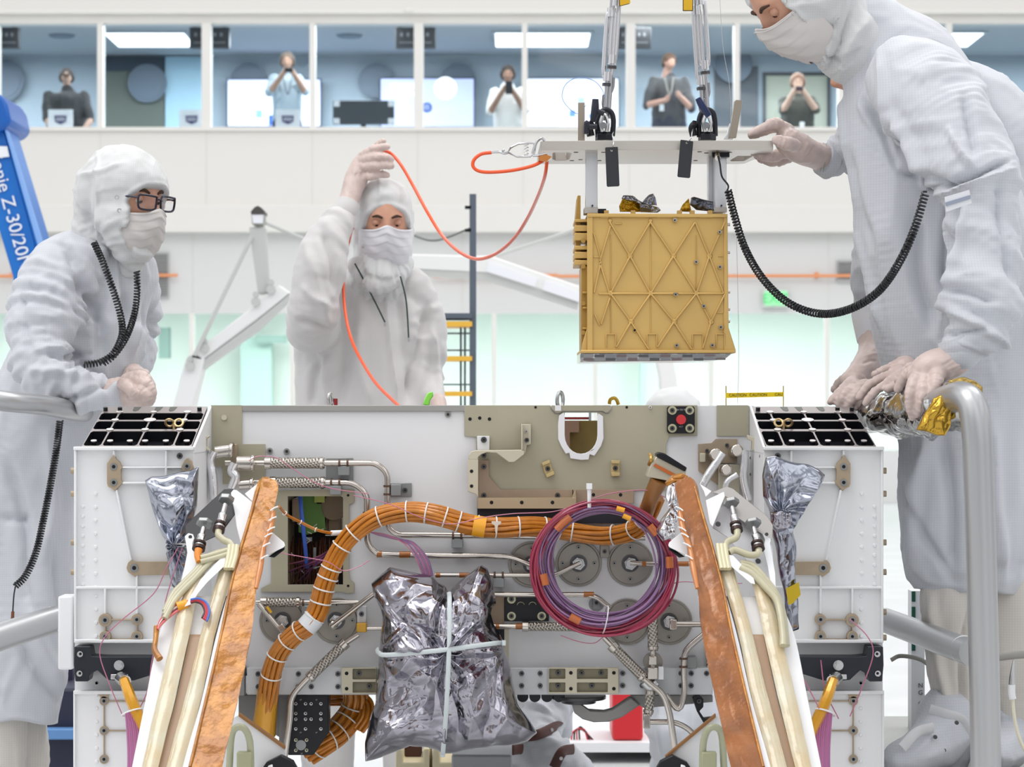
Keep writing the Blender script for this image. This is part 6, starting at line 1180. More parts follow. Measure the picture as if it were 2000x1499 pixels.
b.folds(amp=0.0139, wl=.11, seed=22, along=.25, it=2, creases=[(1640, 160, 1665, 430, 5, .006), (1665, 430, 1725, 640, 5, .006), (1660, 300, 1700, 480, 12, -.008), (1725, 110, 1745, 300, 7, .008), (1700, 200, 1760, 330, 8, -.010), (1810, 370, 1965, 318, 4, -.012), (1815, 384, 1970, 334, 5, .009), (1765, 330, 1840, 370, 9, -.012), (1745, 230, 1815, 365, 8, .012), (1880, 190, 1900, 300, 9, -.010), (1850, 250, 1900, 330, 8, .010), (1855, 380, 1850, 560, 9, -.012), (1875, 420, 1840, 640, 8, .010), (1950, 330, 1985, 560, 10, -.008), (1840, 600, 1960, 665, 9, .012), (1850, 560, 1940, 590, 8, -.010), (1850, 655, 1930, 640, 5, -.008), (1785, 420, 1810, 640, 14, -.012), (1800, 860, 1790, 1100, 14, .012), (1850, 850, 1870, 1120, 12, -.012), (1940, 800, 1960, 1140, 12, .012), (1760, 950, 1850, 1130, 8, -.008), (1820, 1170, 1840, 1390, 9, .010), (1800, 1180, 1880, 1350, 8, -.009), (1790, 1340, 1900, 1380, 7, .008)])
b.done('coverall', Msuit, p3, post=hem(1156))
b = Blob(); b.limb([(1858, 1090, 5.1, 60), (1858, 1200, 5.08, 64), (1860, 1300, 5.08, 62), (1868, 1400, 5.07, 54), (1855, 1440, 5.06, 48)]); b.limb([(1960, 1090, 5.12, 60), (1972, 1250, 5.12, 64), (1985, 1400, 5.12, 56)]); b.mesh(.0055, 4); b.folds(amp=.014, wl=.12, seed=24, it=2, creases=[(1820, 1170, 1845, 1390, 9, .010), (1900, 1180, 1880, 1380, 8, -.010)]); b.done('trousers', Mtro, p3)
q = MB(); q.plate([(1698, 470), (1712, 462), (1830, 680), (1812, 694)], Y=4.845, dep=.006)
R3 = frame((-.66, -.14, -.74), -.03); c3 = P(1552, -14, 5.02)
head(c3, R3, p3, .95, lid=.5, neck=False)
b = Blob(); b.limb([(1560, -30, 5.06, 102), (1580, -20, 5.03, 106)]); b.limb([(1590, 10, 5.05, 98), (1640, 60, 5.05, 84), (1675, 95, 5.05, 78)]); b.limb([(1590, 50, 5.03, 66), (1618, 92, 5.03, 52), (1638, 125, 5.04, 36), (1650, 140, 5.04, 26)]); b.limb([(1530, -50, 5.05, 92), (1545, -45, 5.05, 96)])
b.mesh(.0042, 5); b.folds(amp=0.0062, wl=.08, seed=26, it=2, creases=[(1640, 20, 1612, 120, 3, .005), (1690, 30, 1640, 150, 12, .008), (1665, 20, 1620, 140, 4, -.007), (1590, 90, 1640, 125, 5, -.006), (1560, 20, 1610, 90, 4, .004)])
b.done('hood', Mhood, p3, post=hood_post(c3, R3, w=.066, zc=-.045, h=.086, ymin=.02, k=.66))
mask(c3, R3, p3, .98, drop=.125, top=-.002, puff=.006)
snaps([(1533, 3), (1550, 26), (1607, 123)], 4.93, p3)
glove('glove', [[(1612, 312, 5.25, 29), (1590, 303, 5.22, 27), (1562, 290, 5.18, 30), (1540, 276, 5.16, 28)], [(1540, 255, 5.17, 14), (1515, 243, 5.15, 14), (1492, 250, 5.14, 11), (1468, 262, 5.14, 8.5)], [(1545, 262, 5.22, 14), (1518, 248, 5.22, 13), (1490, 256, 5.22, 11), (1468, 265, 5.22, 8)], [(1540, 292, 5.20, 15), (1512, 305, 5.19, 13), (1486, 303, 5.19, 11), (1466, 292, 5.20, 8.5)], [(1548, 300, 5.24, 14), (1520, 314, 5.23, 12), (1492, 312, 5.23, 10), (1478, 304, 5.23, 8)], [(1552, 284, 5.12, 15), (1535, 280, 5.09, 14), (1518, 274, 5.085, 12)]], .0026, p3, creases=[(1565, 310, 1580, 280, 3, .0015), (1575, 315, 1592, 285, 3, -.0015)])
q = MB(); q.tube([P(1622, 316, 5.25), P(1607, 310, 5.24)], [.038, .034], n=24); q.build('cuff', Msuit, p3)
for k in (0, 5): q = MB(); c = P(1604+k, 309+k*.3, 5.24); q.loop([c+Vector((.010*math.cos(a)*.4, .032*math.sin(a)*1.0, .031*math.cos(a)*1.0)) for a in np.linspace(0, 2*math.pi, 24, endpoint=False)], .0009, 6); q.build('cuff_stripe', Mcuff, p3)
glove('glove', [[(1888, 682, 4.70, 30), (1872, 702, 4.70, 30), (1842, 712, 4.70, 34), (1812, 722, 4.70, 33), (1798, 736, 4.70, 26)], [(1792, 735, 4.69, 15), (1779, 762, 4.67, 12.5), (1777, 792, 4.67, 10.5), (1782, 815, 4.68, 8)], [(1806, 742, 4.68, 15), (1804, 770, 4.66, 12.5), (1798, 795, 4.66, 10), (1791, 811, 4.67, 8)], [(1795, 722, 4.74, 15), (1770, 735, 4.76, 13), (1755, 760, 4.77, 11)], [(1800, 715, 4.78, 14), (1775, 722, 4.80, 12), (1755, 742, 4.81, 10)], [(1830, 735, 4.67, 16), (1828, 755, 4.655, 13), (1822, 770, 4.655, 10)]], .0026, p3, creases=[(1850, 725, 1890, 705, 2.5, .0015), (1860, 735, 1900, 712, 2.5, -.0015), (1840, 715, 1880, 690, 2.5, -.0012)])
q = MB(); q.tube([P(1872, 658, 4.70), P(1877, 672, 4.70), P(1881, 686, 4.70), P(1884, 694, 4.70)], [.040, .042, .038, .028], n=32); q.build('elastic_cuff', Msuit, p3)
q = MB(); q.plate([(1845, 385), (1893, 371), (1898, 397), (1848, 414)], Y=4.655, dep=.003)
lab = q.build('sleeve_label', mat('label_white', (226, 228, 232), .6), p3); q = MB(); q.plate([(1846, 396), (1895, 381), (1896, 388), (1848, 403)], Y=4.653, dep=.002); q.build('label_stripe', mat('label_stripe', (150, 158, 176), .6), lab)
Mstrapb = mat('strap_white', (214, 214, 216), .6)
b = Blob(); b.limb([(1848, 1405, 5.06, 60), (1835, 1440, 5.02, 58), (1800, 1470, 4.95, 46), (1760, 1486, 4.9, 34)]); b.limb([(1848, 1440, 5.06, 56), (1850, 1480, 5.06, 48)]); b.mesh(.006, 4); b.folds(amp=0.0093, wl=.07, seed=31, it=1); b.done('boot_cover', Msuit, p3)
b = Blob(); b.limb([(1975, 1400, 5.12, 56), (1970, 1445, 5.1, 52), (1945, 1480, 5.0, 40)]); b.mesh(.006, 4); b.folds(amp=0.0093, wl=.07, seed=32, it=1); b.done('boot_cover', Msuit, p3)
for nodes in ([(1762, 1462, 4.86), (1790, 1432, 4.88), (1822, 1422, 4.93)], [(1816, 1386, 4.99), (1848, 1396, 4.98), (1880, 1408, 4.99), (1890, 1440, 5.0)]):
    strap(nodes, 5, 'boot_strap', .010, p3, Mstrapb, flat=.25)
for x, y, yy in ((1826, 1440, 4.925), (1843, 1466, 4.94), (1868, 1412, 4.955)): q = MB(); q.pcyl(x, y, 4, yy, .006, 16); q.build('snap', Mscr, p3)
# ---------------------------------------------------------------- 4. person behind, hands on the wrapped rail
p4 = empty('person', P(1920, 1410, 5.6), 'person in white cleanroom suit hidden behind the bending person, hands on wrapped rail', 'person')
b = Blob()
b.limb([(1745, 150, 5.6, 60), (1850, 200, 5.6, 95), (1930, 280, 5.6, 120), (1940, 420, 5.6, 120), (1930, 560, 5.6, 116), (1920, 700, 5.6, 110), (1920, 860, 5.6, 100), (1920, 1000, 5.6, 98), (1920, 1090, 5.6, 88)], flat=.7)
b.limb([(1760, 300, 5.45, 62), (1725, 400, 5.4, 48), (1706, 500, 5.36, 44), (1700, 570, 5.34, 42), (1700, 622, 5.33, 36)])
b.limb([(1840, 480, 5.3, 60), (1810, 600, 5.2, 46), (1800, 690, 5.15, 34)])
b.limb([(1880, 1080, 5.6, 48), (1882, 1250, 5.6, 44), (1882, 1370, 5.6, 40)]); b.limb([(1960, 1080, 5.6, 48), (1965, 1250, 5.6, 44), (1965, 1370, 5.6, 40)])
b.mesh(.0068, 4); b.folds(amp=0.0139, wl=.10, seed=42, along=.3, it=2, creases=[(1690, 520, 1700, 600, 6, .008), (1680, 600, 1715, 612, 5, .010), (1675, 625, 1720, 640, 5, -.008), (1910, 150, 1990, 330, 8, -.01)]); b.done('coverall', Msuit, p4)
for px in (1882, 1965): q = MB(); q.tube([P(px, 1360, 5.6), P(px, 1395, 5.58), P(px-20, 1405, 5.5)], [.05, .05, .032], n=14); q.build('boot_cover', Msuit, p4)
R4 = frame((-.85, -.2, -.45)); c4 = P(1690, 108, 5.6); head(c4, R4, p4, .92, lid=.4, neck=False)
b = Blob(); b.limb([(1708, 92, 5.64, 86), (1712, 90, 5.6, 88)]); b.limb([(1725, 110, 5.62, 80), (1755, 150, 5.62, 72), (1780, 180, 5.62, 74)]); b.mesh(.006, 4); b.folds(amp=0.0062, wl=.08, seed=46, it=1); b.done('hood', Mhood, p4, post=hood_post(c4, R4, w=.07, zc=-.01, h=.08, ymin=.01, k=.66))
q = MB(); q.tube([P(1700, 612, 5.33), P(1703, 640, 5.31), P(1706, 665, 5.30)], [.040, .037, .034], n=24); q.build('cuff', mat('cuff_white', (232, 232, 236), .6), p4)
glove('glove', [[(1706, 655, 5.30, 30), (1703, 690, 5.27, 28), (1688, 722, 5.23, 29), (1668, 745, 5.2, 27)], [(1665, 748, 5.17, 14), (1640, 768, 5.15, 11), (1622, 785, 5.14, 9)], [(1672, 755, 5.16, 14), (1650, 775, 5.13, 11), (1640, 792, 5.13, 9)], [(1680, 758, 5.15, 13), (1666, 780, 5.12, 11), (1655, 798, 5.12, 9)], [(1690, 752, 5.16, 13), (1682, 778, 5.13, 10), (1672, 798, 5.12, 8)], [(1660, 735, 5.24, 13), (1640, 748, 5.25, 10), (1628, 762, 5.25, 8)]], .0028, p4, creases=[(1690, 700, 1715, 690, 3, .002), (1685, 712, 1712, 702, 3, -.002)])
glove('glove', [[(1800, 692, 5.12, 30), (1785, 708, 5.05, 28), (1765, 722, 5.0, 25)], [(1762, 722, 4.97, 13), (1725, 738, 4.93, 10), (1698, 752, 4.91, 9.5), (1678, 776, 4.91, 8)], [(1768, 730, 4.95, 13), (1735, 748, 4.90, 10), (1710, 765, 4.885, 9.5), (1690, 788, 4.885, 8)], [(1775, 738, 4.93, 13), (1752, 752, 4.885, 10), (1735, 760, 4.875, 9)], [(1782, 742, 4.92, 12), (1765, 758, 4.88, 10)], [(1755, 712, 5.02, 12), (1730, 722, 5.0, 10), (1708, 732, 5.0, 8)]], .0026, p4)
# ---------------------------------------------------------------- 5. crouched people beyond the rover
p5 = empty('person', P(1315, 1595, 7.2), 'person in white hood crouched behind the rover, only the crown showing', 'person')
c5 = P(1315, 830, 7.15); R5 = frame((0, 1, -.3)); head(c5, R5, p5, .78, eyes=False)
b = Blob(); b.limb([(1315, 812, 7.15, 58), (1315, 818, 7.2, 56)]); b.limb([(1315, 850, 7.15, 50), (1315, 920, 7.15, 60)]); b.mesh(.006, 4); b.folds(amp=0.0062, wl=.06, seed=52); b.done('hood', Mhood, p5)
b = Blob(); b.limb([(1315, 930, 7.15, 80), (1320, 1040, 7.2, 125), (1340, 1180, 7.3, 110), (1350, 1290, 7.3, 84)], flat=.8); b.limb([(1250, 960, 7.1, 60), (1215, 1080, 7.0, 48), (1230, 1200, 6.9, 38)]); b.limb([(1380, 960, 7.1, 60), (1415, 1080, 7.0, 48), (1400, 1200, 6.9, 38)]); b.limb([(1325, 1320, 7.2, 56), (1312, 1430, 6.9, 50), (1318, 1560, 7.1, 44)]); b.limb([(1390, 1320, 7.2, 56), (1410, 1430, 6.9, 50), (1400, 1560, 7.1, 44)]); b.mesh(.009, 4); b.folds(amp=0.0124, wl=.1, seed=53, creases=[(1280, 1330, 1290, 1480, 8, .01)]); b.done('coverall', Msuit, p5)
p6 = empty('person', P(1080, 1595, 6.6), 'person in white suit kneeling beneath the rover with brown leather straps round the boots', 'person')
b = Blob(); b.limb([(1040, 1180, 6.75, 110), (1050, 1290, 6.7, 105), (1060, 1370, 6.65, 66), (1075, 1420, 6.6, 46)], flat=.9); b.limb([(1080, 1330, 6.6, 50), (1062, 1395, 6.5, 46), (1035, 1450, 6.45, 48), (1010, 1500, 6.4, 50)]); b.limb([(1030, 1450, 6.45, 50), (1075, 1478, 6.4, 48), (1130, 1520, 6.4, 42)]); b.mesh(.007, 4); b.folds(amp=0.0139, wl=.09, seed=62, creases=[(1020, 1370, 1080, 1390, 6, .01), (1000, 1440, 1090, 1450, 6, .01)]); b.done('coverall', Msuit, p6)
b = Blob(); b.limb([(1040, 1000, 6.8, 60), (1040, 1100, 6.8, 80)]); b.limb([(1040, 990, 6.75, 52), (1040, 980, 6.7, 54)]); b.mesh(.008, 4); b.done('hood', Mhood, p6)
head(P(1040, 985, 6.72), frame((0, 1, -.3)), p6, .9, eyes=False)
Mleather = mat('leather_brown', (84, 50, 44), .5)
for nodes in ([(1018, 1440, 6.37), (1050, 1436, 6.33), (1085, 1420, 6.4), (1094, 1418, 6.5)], [(985, 1470, 6.36), (1000, 1466, 6.3), (1020, 1464, 6.34)], [(1082, 1500, 6.30), (1098, 1470, 6.30), (1120, 1464, 6.34)]): strap(nodes, 6.4, 'leather_strap', .013, p6, Mleather, flat=.3)
q = MB(); q.pcyl(1078, 1426, 3.4, 6.37, .006, 14); q.pcyl(1096, 1482, 3.4, 6.28, .006, 14); q.build('buckle', Msnap, p6)
# ---------------------------------------------------------------- spectators in the gallery
def spectator(px, top, Y, label, shirt, hair, skin, lanyard=False, phone=None, arms=None, f=(0, -1, -.1), s=1.0, cap=None, lean=0, badge=None, wide=1.0, trousers=(50, 56, 70)):
    k = F/Y; zf = GZ0; g = empty('person', (gx(px, Y), Y, zf), label, 'person'); Ms = mat('skin_%d' % px, skin, .6); Mt = mat('shirt_%d' % px, shirt, .8)
    hc = P(px, top+18.5*s, Y); R = frame(f); head(hc, R, g, .84*s, skin=Ms, ears=True, n=40, lid=.3, brow=mat('hair_%d' % px, hair, .8))
    b = Blob(); b.limb([(px, top+19*s, Y+.03, 16*s), (px, top+13.5*s, Y+.02, 14.8*s)]); b.mesh(.010, 2); Rm = np.array(R); hc_ = np.array(hc)
    def post(v, e):      # hairline: the cap of hair dives under the skin over the face
        l = (v-hc_) @ Rm; t = np.clip((l[:, 1]*1.0-l[:, 2]*1.1-.005)/.02, 0, 1); return hc_+((l*(1-.5*t[:, None])) @ Rm.T)
    b.done('cap' if cap else 'hair', mat('cap_%d' % px, cap, .7) if cap else MATS['hair_%d' % px], g, post=post)
    if cap: q = MB(); c = Vector(hc)+R @ Vector((0, .10, .045)); q.sphere(c, .055, 14, (1.1, 1, .12)); q.build('cap_brim', MATS['cap_%d' % px], g)
    ps = lambda y: top+y*s; b = Blob(); W_ = wide
    b.limb([(px, ps(46), Y+.02, 14), (px+lean*.3, ps(56), Y+.02, 27*W_), (px+lean, ps(80), Y+.03, 29*W_), (px+lean, ps(110), Y+.03, 28*W_), (px+lean, ps(140), Y+.03, 28*W_)], flat=.6)
    hands = Blob()
    for sgn, (ex, ey, hx, hy, ye) in zip((-1, 1), arms):
        sx = px+lean*.3+sgn*24*W_; b.limb([(sx, ps(54), Y, 11), ((sx+ex)/2, ps((54+ey)/2)-top*0, Y-.05, 10.5), (ex, ps(ey), Y-.12, 9)])
        hands.limb([(ex, ps(ey), Y-.12, 7), ((ex+hx)/2, ps((ey+hy)/2), Y-.2, 6), (hx, ps(hy), Y-ye, 5)])
        for i in range(4): hands.limb([(hx, ps(hy), Y-ye, 4), (hx-sgn*(1+i*1.2), ps(hy-6-i*.6), Y-ye-.02, 2.4), (hx-sgn*(4+i*1.0), ps(hy-10+i*1.5), Y-ye-.04, 2)])
        hands.limb([(hx, ps(hy), Y-ye, 4), (hx-sgn*6, ps(hy-2), Y-ye-.03, 2.4)])
    b.mesh(.014, 3); b.folds(amp=0.0186, wl=.14, seed=px % 50, it=1); b.done('shirt', Mt, g); hands.mesh(.010, 2); hands.done('arms', Ms, g)
    b = Blob(); b.limb([(px+lean, ps(138), Y+.03, 28*W_), (px+lean, ps(160), Y+.03, 29*W_)], flat=.6)
    yf = HY-(GZ0-ZC)*F/Y
    for sgn in (-1, 1): b.limb([(px+lean+sgn*13, ps(155), Y+.03, 15), (px+lean+sgn*13, (ps(155)+yf)/2, Y+.03, 12), (px+lean+sgn*13, yf-10, Y+.03, 9)]); b.limb([(px+lean+sgn*13, yf-7, Y+.03, 7), (px+lean+sgn*15, yf-6, Y-.12, 6)])
    b.mesh(.02, 2); b.done('trousers', mat('trousers_%d' % px, trousers, .8), g)
    if lanyard:
        q = MB(); q.tube([P(px-9, ps(47), Y-.10), P(px-2, ps(75), Y-.19), P(px+1, ps(83), Y-.20)], .006, n=6); q.tube([P(px+9, ps(47), Y-.10), P(px+4, ps(75), Y-.19), P(px+1, ps(83), Y-.20)], .006, n=6); q.build('lanyard', mat('lanyard_%d' % px, lanyard, .7), g)
    if badge: q = MB(); q.pbox(badge[0], badge[1], badge[0]+9, badge[1]+13, Y-.32, .01); q.build('badge', Mpl, g)
    if phone:
        a, b_, c, d, col, plb = phone; q = MB(); q.pbox(a, b_, c, d, Y-.36, .012); thing(q, 'smartphone', mat('phone_%d' % px, col, .3), plb, 'smartphone', bevel=.004)
    return g
spectator(130, 133, 30.9, 'person in dark sweater and dark cap standing at the gallery glass', (60, 62, 64), (50, 42, 38), (190, 158, 142), cap=(58, 54, 52), arms=((92, 100, 104, 125, .25), (178, 102, 160, 126, .25)), wide=1.45, f=(.1, -1, -.2))
spectator(561, 102, 30.9, 'person in pale blue shirt with lanyard photographing from the gallery', (170, 188, 200), (110, 96, 86), (186, 150, 130), lanyard=(70, 80, 90), arms=((527, 78, 553, 42, .30), (596, 78, 574, 42, .30)), phone=(556, 132, 572, 141, (40, 40, 44), 'small dark phone raised by the person in the pale blue shirt'), wide=1.05)
spectator(992, 127, 30.9, 'bearded person in white t-shirt holding a black phone upright in the gallery', (214, 214, 212), (46, 38, 36), (150, 116, 98), arms=((957, 92, 982, 50, .30), (1027, 90, 1001, 50, .30)), phone=(987, 158, 1001, 184, (20, 22, 30), 'black phone held upright in front of the bearded person'), wide=1.05)
spectator(1307, 104, 30.9, 'person in charcoal polo shirt with lanyard and badge looking at clasped hands', (72, 74, 78), (92, 70, 54), (204, 160, 142), lanyard=(170, 164, 156), arms=((1262, 102, 1300, 92, .30), (1350, 108, 1328, 84, .30)), badge=(1288, 204), wide=1.25, f=(.7, -.7, -.15))
spectator(1558, 143, 31.2, 'bald person in dark olive jacket raising a phone before the green doorway', (74, 76, 70), (150, 116, 98), (204, 170, 150), arms=((1530, 72, 1552, 34, .30), (1594, 72, 1568, 34, .30)), phone=(1554, 168, 1569, 178, (60, 40, 48), 'dark phone raised by the bald person before the green doorway'), badge=(1562, 238), wide=1.15)
# ================================================================ CABLE-CARRYING BEAMS IN THE FOREGROUND
def Yb(y): return 4.66-(y-935)/564*.38
def bm(u, v, d): return P(u, v, Yb(v)+d)
Mkap = mat('kapton_film', (184, 122, 34), .30, .2, coat=.4, rgb2=(150, 92, 26), vscale=24, bump=.9, bscale=60, bdist=.003); Mkap2 = mat('kapton_film_brown', (160, 98, 46), .30, .2, coat=.4, rgb2=(134, 80, 38), vscale=22, bump=.8, bscale=45, bdist=.003)
Mbei = mat('beige_hose', (196, 190, 160), .35, coat=.5, var=.08, vscale=30); Mbei2 = mat('beige_strip', (206, 198, 172), .28, coat=.7, bump=.5, bscale=70, bdist=.002, rgb2=(204, 184, 146), vscale=14)
Mlev = mat('lever_white', (240, 241, 244), .4); Mbrch = mat('channel_brown', (178, 148, 122), .4)
def sweep(rows, dep, name, m, parent, amp=0, sc=12, seed=0, dY=0, n=22, bulge=0):
    """closed box section that follows left/right edges down the beam: rows (y, xl, xr)"""
    A = catmull(np.array(rows, float), 14); vs = []; S = [(i/(n-1), 0) for i in range(n)]+[(1, (j+1)/6) for j in range(6)]+[(1-(i+1)/(n-1), 1) for i in range(n-1)]+[(0, 1-(j+1)/6) for j in range(5)]; k = len(S)
    for y, xl, xr in A:
        for (a, d) in S:
            p = bm(xl+(xr-xl)*a, y, dY+dep*d-(bulge*math.sin(math.pi*a) if d == 0 else 0)); vs.append(p)
    V = np.array([list(v) for v in vs])
    if amp:
        c = crumple(V, sc, seed); V[:, 1] -= amp*c; V[:, 0] += amp*.35*noise(V*30, seed+2)
    fs = [(i*k+j, i*k+(j+1) % k, (i+1)*k+(j+1) % k, (i+1)*k+j) for i in range(len(A)-1) for j in range(k)]+[tuple(range(k))[::-1], tuple(range((len(A)-1)*k, len(A)*k))]
    q = MB(); q.add(V, fs); return q.build(name, m, parent, angle=60 if not amp else 50)
def btube(nodes, r, name, m, parent, dY=0, flat=1.0, nn=12):
    rr = [a/F*4.5 for a in r] if hasattr(r, '__len__') else r/F*4.5; q = MB(); q.tube([bm(a, b, dY+(c[0] if c else 0)) for a, b, *c in nodes], rr, n=nn, flat=flat); return q.build(name, m, parent)
def bplate(pts, dY, dep, name, m, parent, bev=.001, holes=()):
    q = MB(); q.plate(pts, holes, dep=dep, M=lambda u, v, d: bm(u, v, dY+d)); return q.build(name, m, parent, bevel=bev)
def beam(mir, label):
    fx = (lambda x: 1862-x) if mir else (lambda x: x)
    g = empty('suspension_beam', P(fx(330), 1640, 4.2), label, 'beam', None)
    def rows(r): return [(y, *sorted((fx(a), fx(b)))) for y, a, b in r]
    # white backing tray
    sweep(rows([(1165, 345, 500), (1240, 311, 485), (1370, 284, 455), (1499, 258, 432), (1660, 226, 404)]), .030, 'tray', Mlev, g, dY=.030)
    sweep(rows([(1240, 371, 393), (1370, 343, 361), (1499, 308, 326), (1660, 272, 290)]), .006, 'channel', Mbrch, g, dY=.022)
    for rws, k in (([(1120, 376, 400), (1180, 352, 382), (1240, 337, 370), (1370, 306, 341), (1499, 277, 309), (1660, 240, 272)], 1), ([(1100, 432, 462), (1150, 418, 446), (1240, 392, 420), (1370, 360, 392), (1499, 325, 357), (1660, 290, 322)], 2)):
        h = sweep(rows(rws), .020, 'cable_strip', Mbei2, g, dY=.008, bulge=.006, amp=.0015, sc=30, seed=k)
        for t in (.2, .5, .8):
            btube([(fx(a+(b-a)*t), y) for y, a, b in rws], 3.6, 'strip_wire', Mbei2, h, dY=.009)
    sweep(rows([(1100, 462, 468), (1240, 423, 430), (1370, 393, 401), (1499, 357, 369), (1660, 322, 334)]), .03, 'edge_rail', Mlev, g, dY=.006)
    sweep(rows([(932, 514, 522), (948, 502, 543), (1010, 486, 531), (1080, 466, 513), (1150, 452, 500), (1240, 430, 490), (1370, 401, 463), (1499, 369, 434), (1660, 334, 402)]), .075, 'kapton_wrap', Mkap if not mir else Mkap2, g, amp=.0042, sc=13, seed=3+mir, dY=-.004, n=30)
    btube([(fx(505), 952), (fx(484), 1025), (fx(468), 1080), (fx(450), 1150), (fx(432), 1240), (fx(402), 1370), (fx(371), 1499)], 3.2, 'kapton_hem', Mkap, g, dY=-.004)
    btube([(fx(534), 1000), (fx(528), 1035), (fx(515), 1070), (fx(508), 1110), (fx(500), 1150)], [5, 6, 5, 6, 4], 'laced_cable', mat('laced_orange', (206, 128, 62), .25, coat=.8), g, dY=-.012)
    for (x, y) in ((534, 995), (531, 1015), (528, 1035), (523, 1047), (519, 1066), (515, 1090)):
        btube([(fx(x-6), y+3), (fx(x+1), y-2), (fx(x+9), y-5)], 1.5, 'lacing_tie', Mtie, g, dY=-.022)
    # far gusset
    bplate([(fx(a), b) for a, b in ((527, 1043), (531, 1040), (555, 1060), (557, 1066), (554, 1070), (518, 1087), (520, 1060))], .03, .006, 'gusset', Mlev, g)
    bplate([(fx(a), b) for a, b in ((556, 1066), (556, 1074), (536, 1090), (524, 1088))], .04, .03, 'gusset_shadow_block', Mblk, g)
    return g
bl = beam(False, 'diagonal beam at left wrapped in amber film carrying beige cables'); br = beam(True, 'diagonal beam at right wrapped in brown-amber film carrying beige cables')
# --- hardware at the head of the left beam
bplate([(361, 1027), (438, 956), (456, 955), (460, 975), (464, 999), (430, 1045), (402, 1057), (380, 1060), (362, 1046)], .05, .03, 'connector_bracket', Mblk, bl)
bplate([(451, 963), (456, 957), (462, 958), (498, 985), (487, 1012), (478, 1052), (470, 1062), (462, 1030), (458, 1000), (452, 972)], .02, .008, 'gusset', Mlev, bl)
bplate([(478, 965), (502, 946), (500, 985), (490, 978)], .03, .006, 'gusset', Mlev, bl)
bplate([(361, 1048), (368, 1042), (377, 1044), (380, 1052), (376, 1062), (380, 1085), (384, 1102), (366, 1140), (350, 1150), (360, 1110), (366, 1080)], .035, .008, 'lever', Mlev, bl)
q = MB(); q.pcyl(372, 1049, 3.5, 4.62, .004, 16); q.build('lever_pin', Mscr, bl)
def conn(x0, y0, x1, y1, parent, r=8):
    q = MB(); D = Vector((x1-x0, y1-y0)); at = lambda t: bm(x0+D.x*t, y0+D.y*t, .0); rr = r/F*4.6
    q.cyl(at(-.25), at(-.1), rr*2.0, 6); h = q.build('hex_flange', Mblkgrey, parent, bevel=.001)
    q = MB(); q.tube([at(0), at(.35), at(.4), at(.62), at(.66), at(1)], [rr*.55, rr*.6, rr, rr, rr*1.15, rr*1.25], n=24, smooth=False); q.build('connector_body', Msil, parent, bevel=.0006)
    q = MB(); q.cyl(at(.72), at(.80), rr*1.45, 24); q.cyl(at(.92), at(1.05), rr*1.5, 24); q.build('connector_ring', mat('ring_dark_brown', (58, 40, 38), .35, .4), parent)
conn(440, 985, 427, 1036, bl); conn(398, 1030, 388, 1072, bl, 8.5)
btube([(427, 1036), (427, 1046), (436, 1055), (448, 1061), (456, 1072)], 7, 'hose', Mbei, bl, dY=-.004)
btube([(388, 1074), (386, 1086), (389, 1098)], [8, 7, 6], 'orange_boot', mat('boot_orange', (226, 140, 50), .4), bl, dY=-.004)
for o, k in ((0, 0), (7, 1), (14, 2)): btube([(450, 1074+o*.6), (420, 1082+o*.8), (404, 1092+o), (380, 1118+o), (356, 1142+o), (338, 1162+o*1.2), (322, 1195+o)], 6.5, 'hose', Mbei, bl, dY=.004-.002*k)
for o in (0, 8): btube([(445, 1075+o), (415, 1084+o), (392, 1090+o)], 5.5, 'hose', Mbei, bl, dY=-.008)
for k in range(3): btube([(449+7*k, 1066), (446+7*k, 1088), (441+6*k, 1112)], 5.2, 'cable_clamp', mat('clamp_beige', (214, 206, 168), .25, coat=.8), bl, dY=-.010)
bplate([(438, 1083), (446, 1084), (444, 1101), (405, 1138), (388, 1158), (372, 1182), (360, 1186), (392, 1132)], -.008, .004, 'white_strap', Mlev, bl)
for k in range(4): btube([(404-3*k, 1214-k*2), (409-3*k, 1195), (403-3*k, 1178+k), (388-2*k, 1170+k*2), (372, 1172+k*2)], 2.4, 'laced_wire', mat('lw%d' % k, [(70, 110, 190), (206, 50, 62), (190, 60, 70), (60, 46, 50)][k], .35), bl, dY=-.014+.002*k)
for k in range(4): btube([(372, 1174+k*3), (350, 1180+k*4), (330, 1194+k*4), (314, 1212+k*3), (308, 1230)], 2.6, 'laced_wire', mat('lx%d' % k, [(214, 70, 70), (236, 230, 226), (120, 44, 54), (226, 120, 120)][k], .35), bl, dY=.004)
btube([(346, 1186), (366, 1180)], 9.5, 'orange_wrap', MATS['tape_orange'], bl, dY=.002); 
btube([(306, 1225), (304, 1250), (302, 1270), (312, 1288)], [6, 5, 6, 7], 'amber_sheath', Mkap, bl, dY=.01)
# --- hardware at the head of the right beam
Mgb = mat('bracket_satin', (176, 172, 168), .3, .7)
bplate([(1392, 962), (1418, 951), (1431, 955), (1498, 1008), (1510, 1026), (1508, 1056), (1482, 1040), (1440, 1012), (1420, 972)], .02, .02, 'connector_bracket', Mgb, br)
bplate([(1378, 978), (1414, 961), (1416, 970), (1392, 1030), (1386, 1024)], .01, .008, 'gusset', Mlev, br); bplate([(1366, 945), (1390, 960), (1378, 972), (1374, 960)], .02, .006, 'gusset', Mlev, br)
bplate([(1398, 990), (1420, 975), (1500, 1050), (1508, 1070), (1514, 1140), (1500, 1160), (1470, 1110), (1420, 1050), (1392, 1032)], .045, .01, 'mount_plate', Mlev, br)
bplate([(1488, 1042), (1494, 1036), (1502, 1036), (1507, 1046), (1504, 1062), (1514, 1120), (1516, 1168), (1508, 1160), (1500, 1110), (1490, 1075), (1494, 1055)], .02, .008, 'lever', Mlev, br)
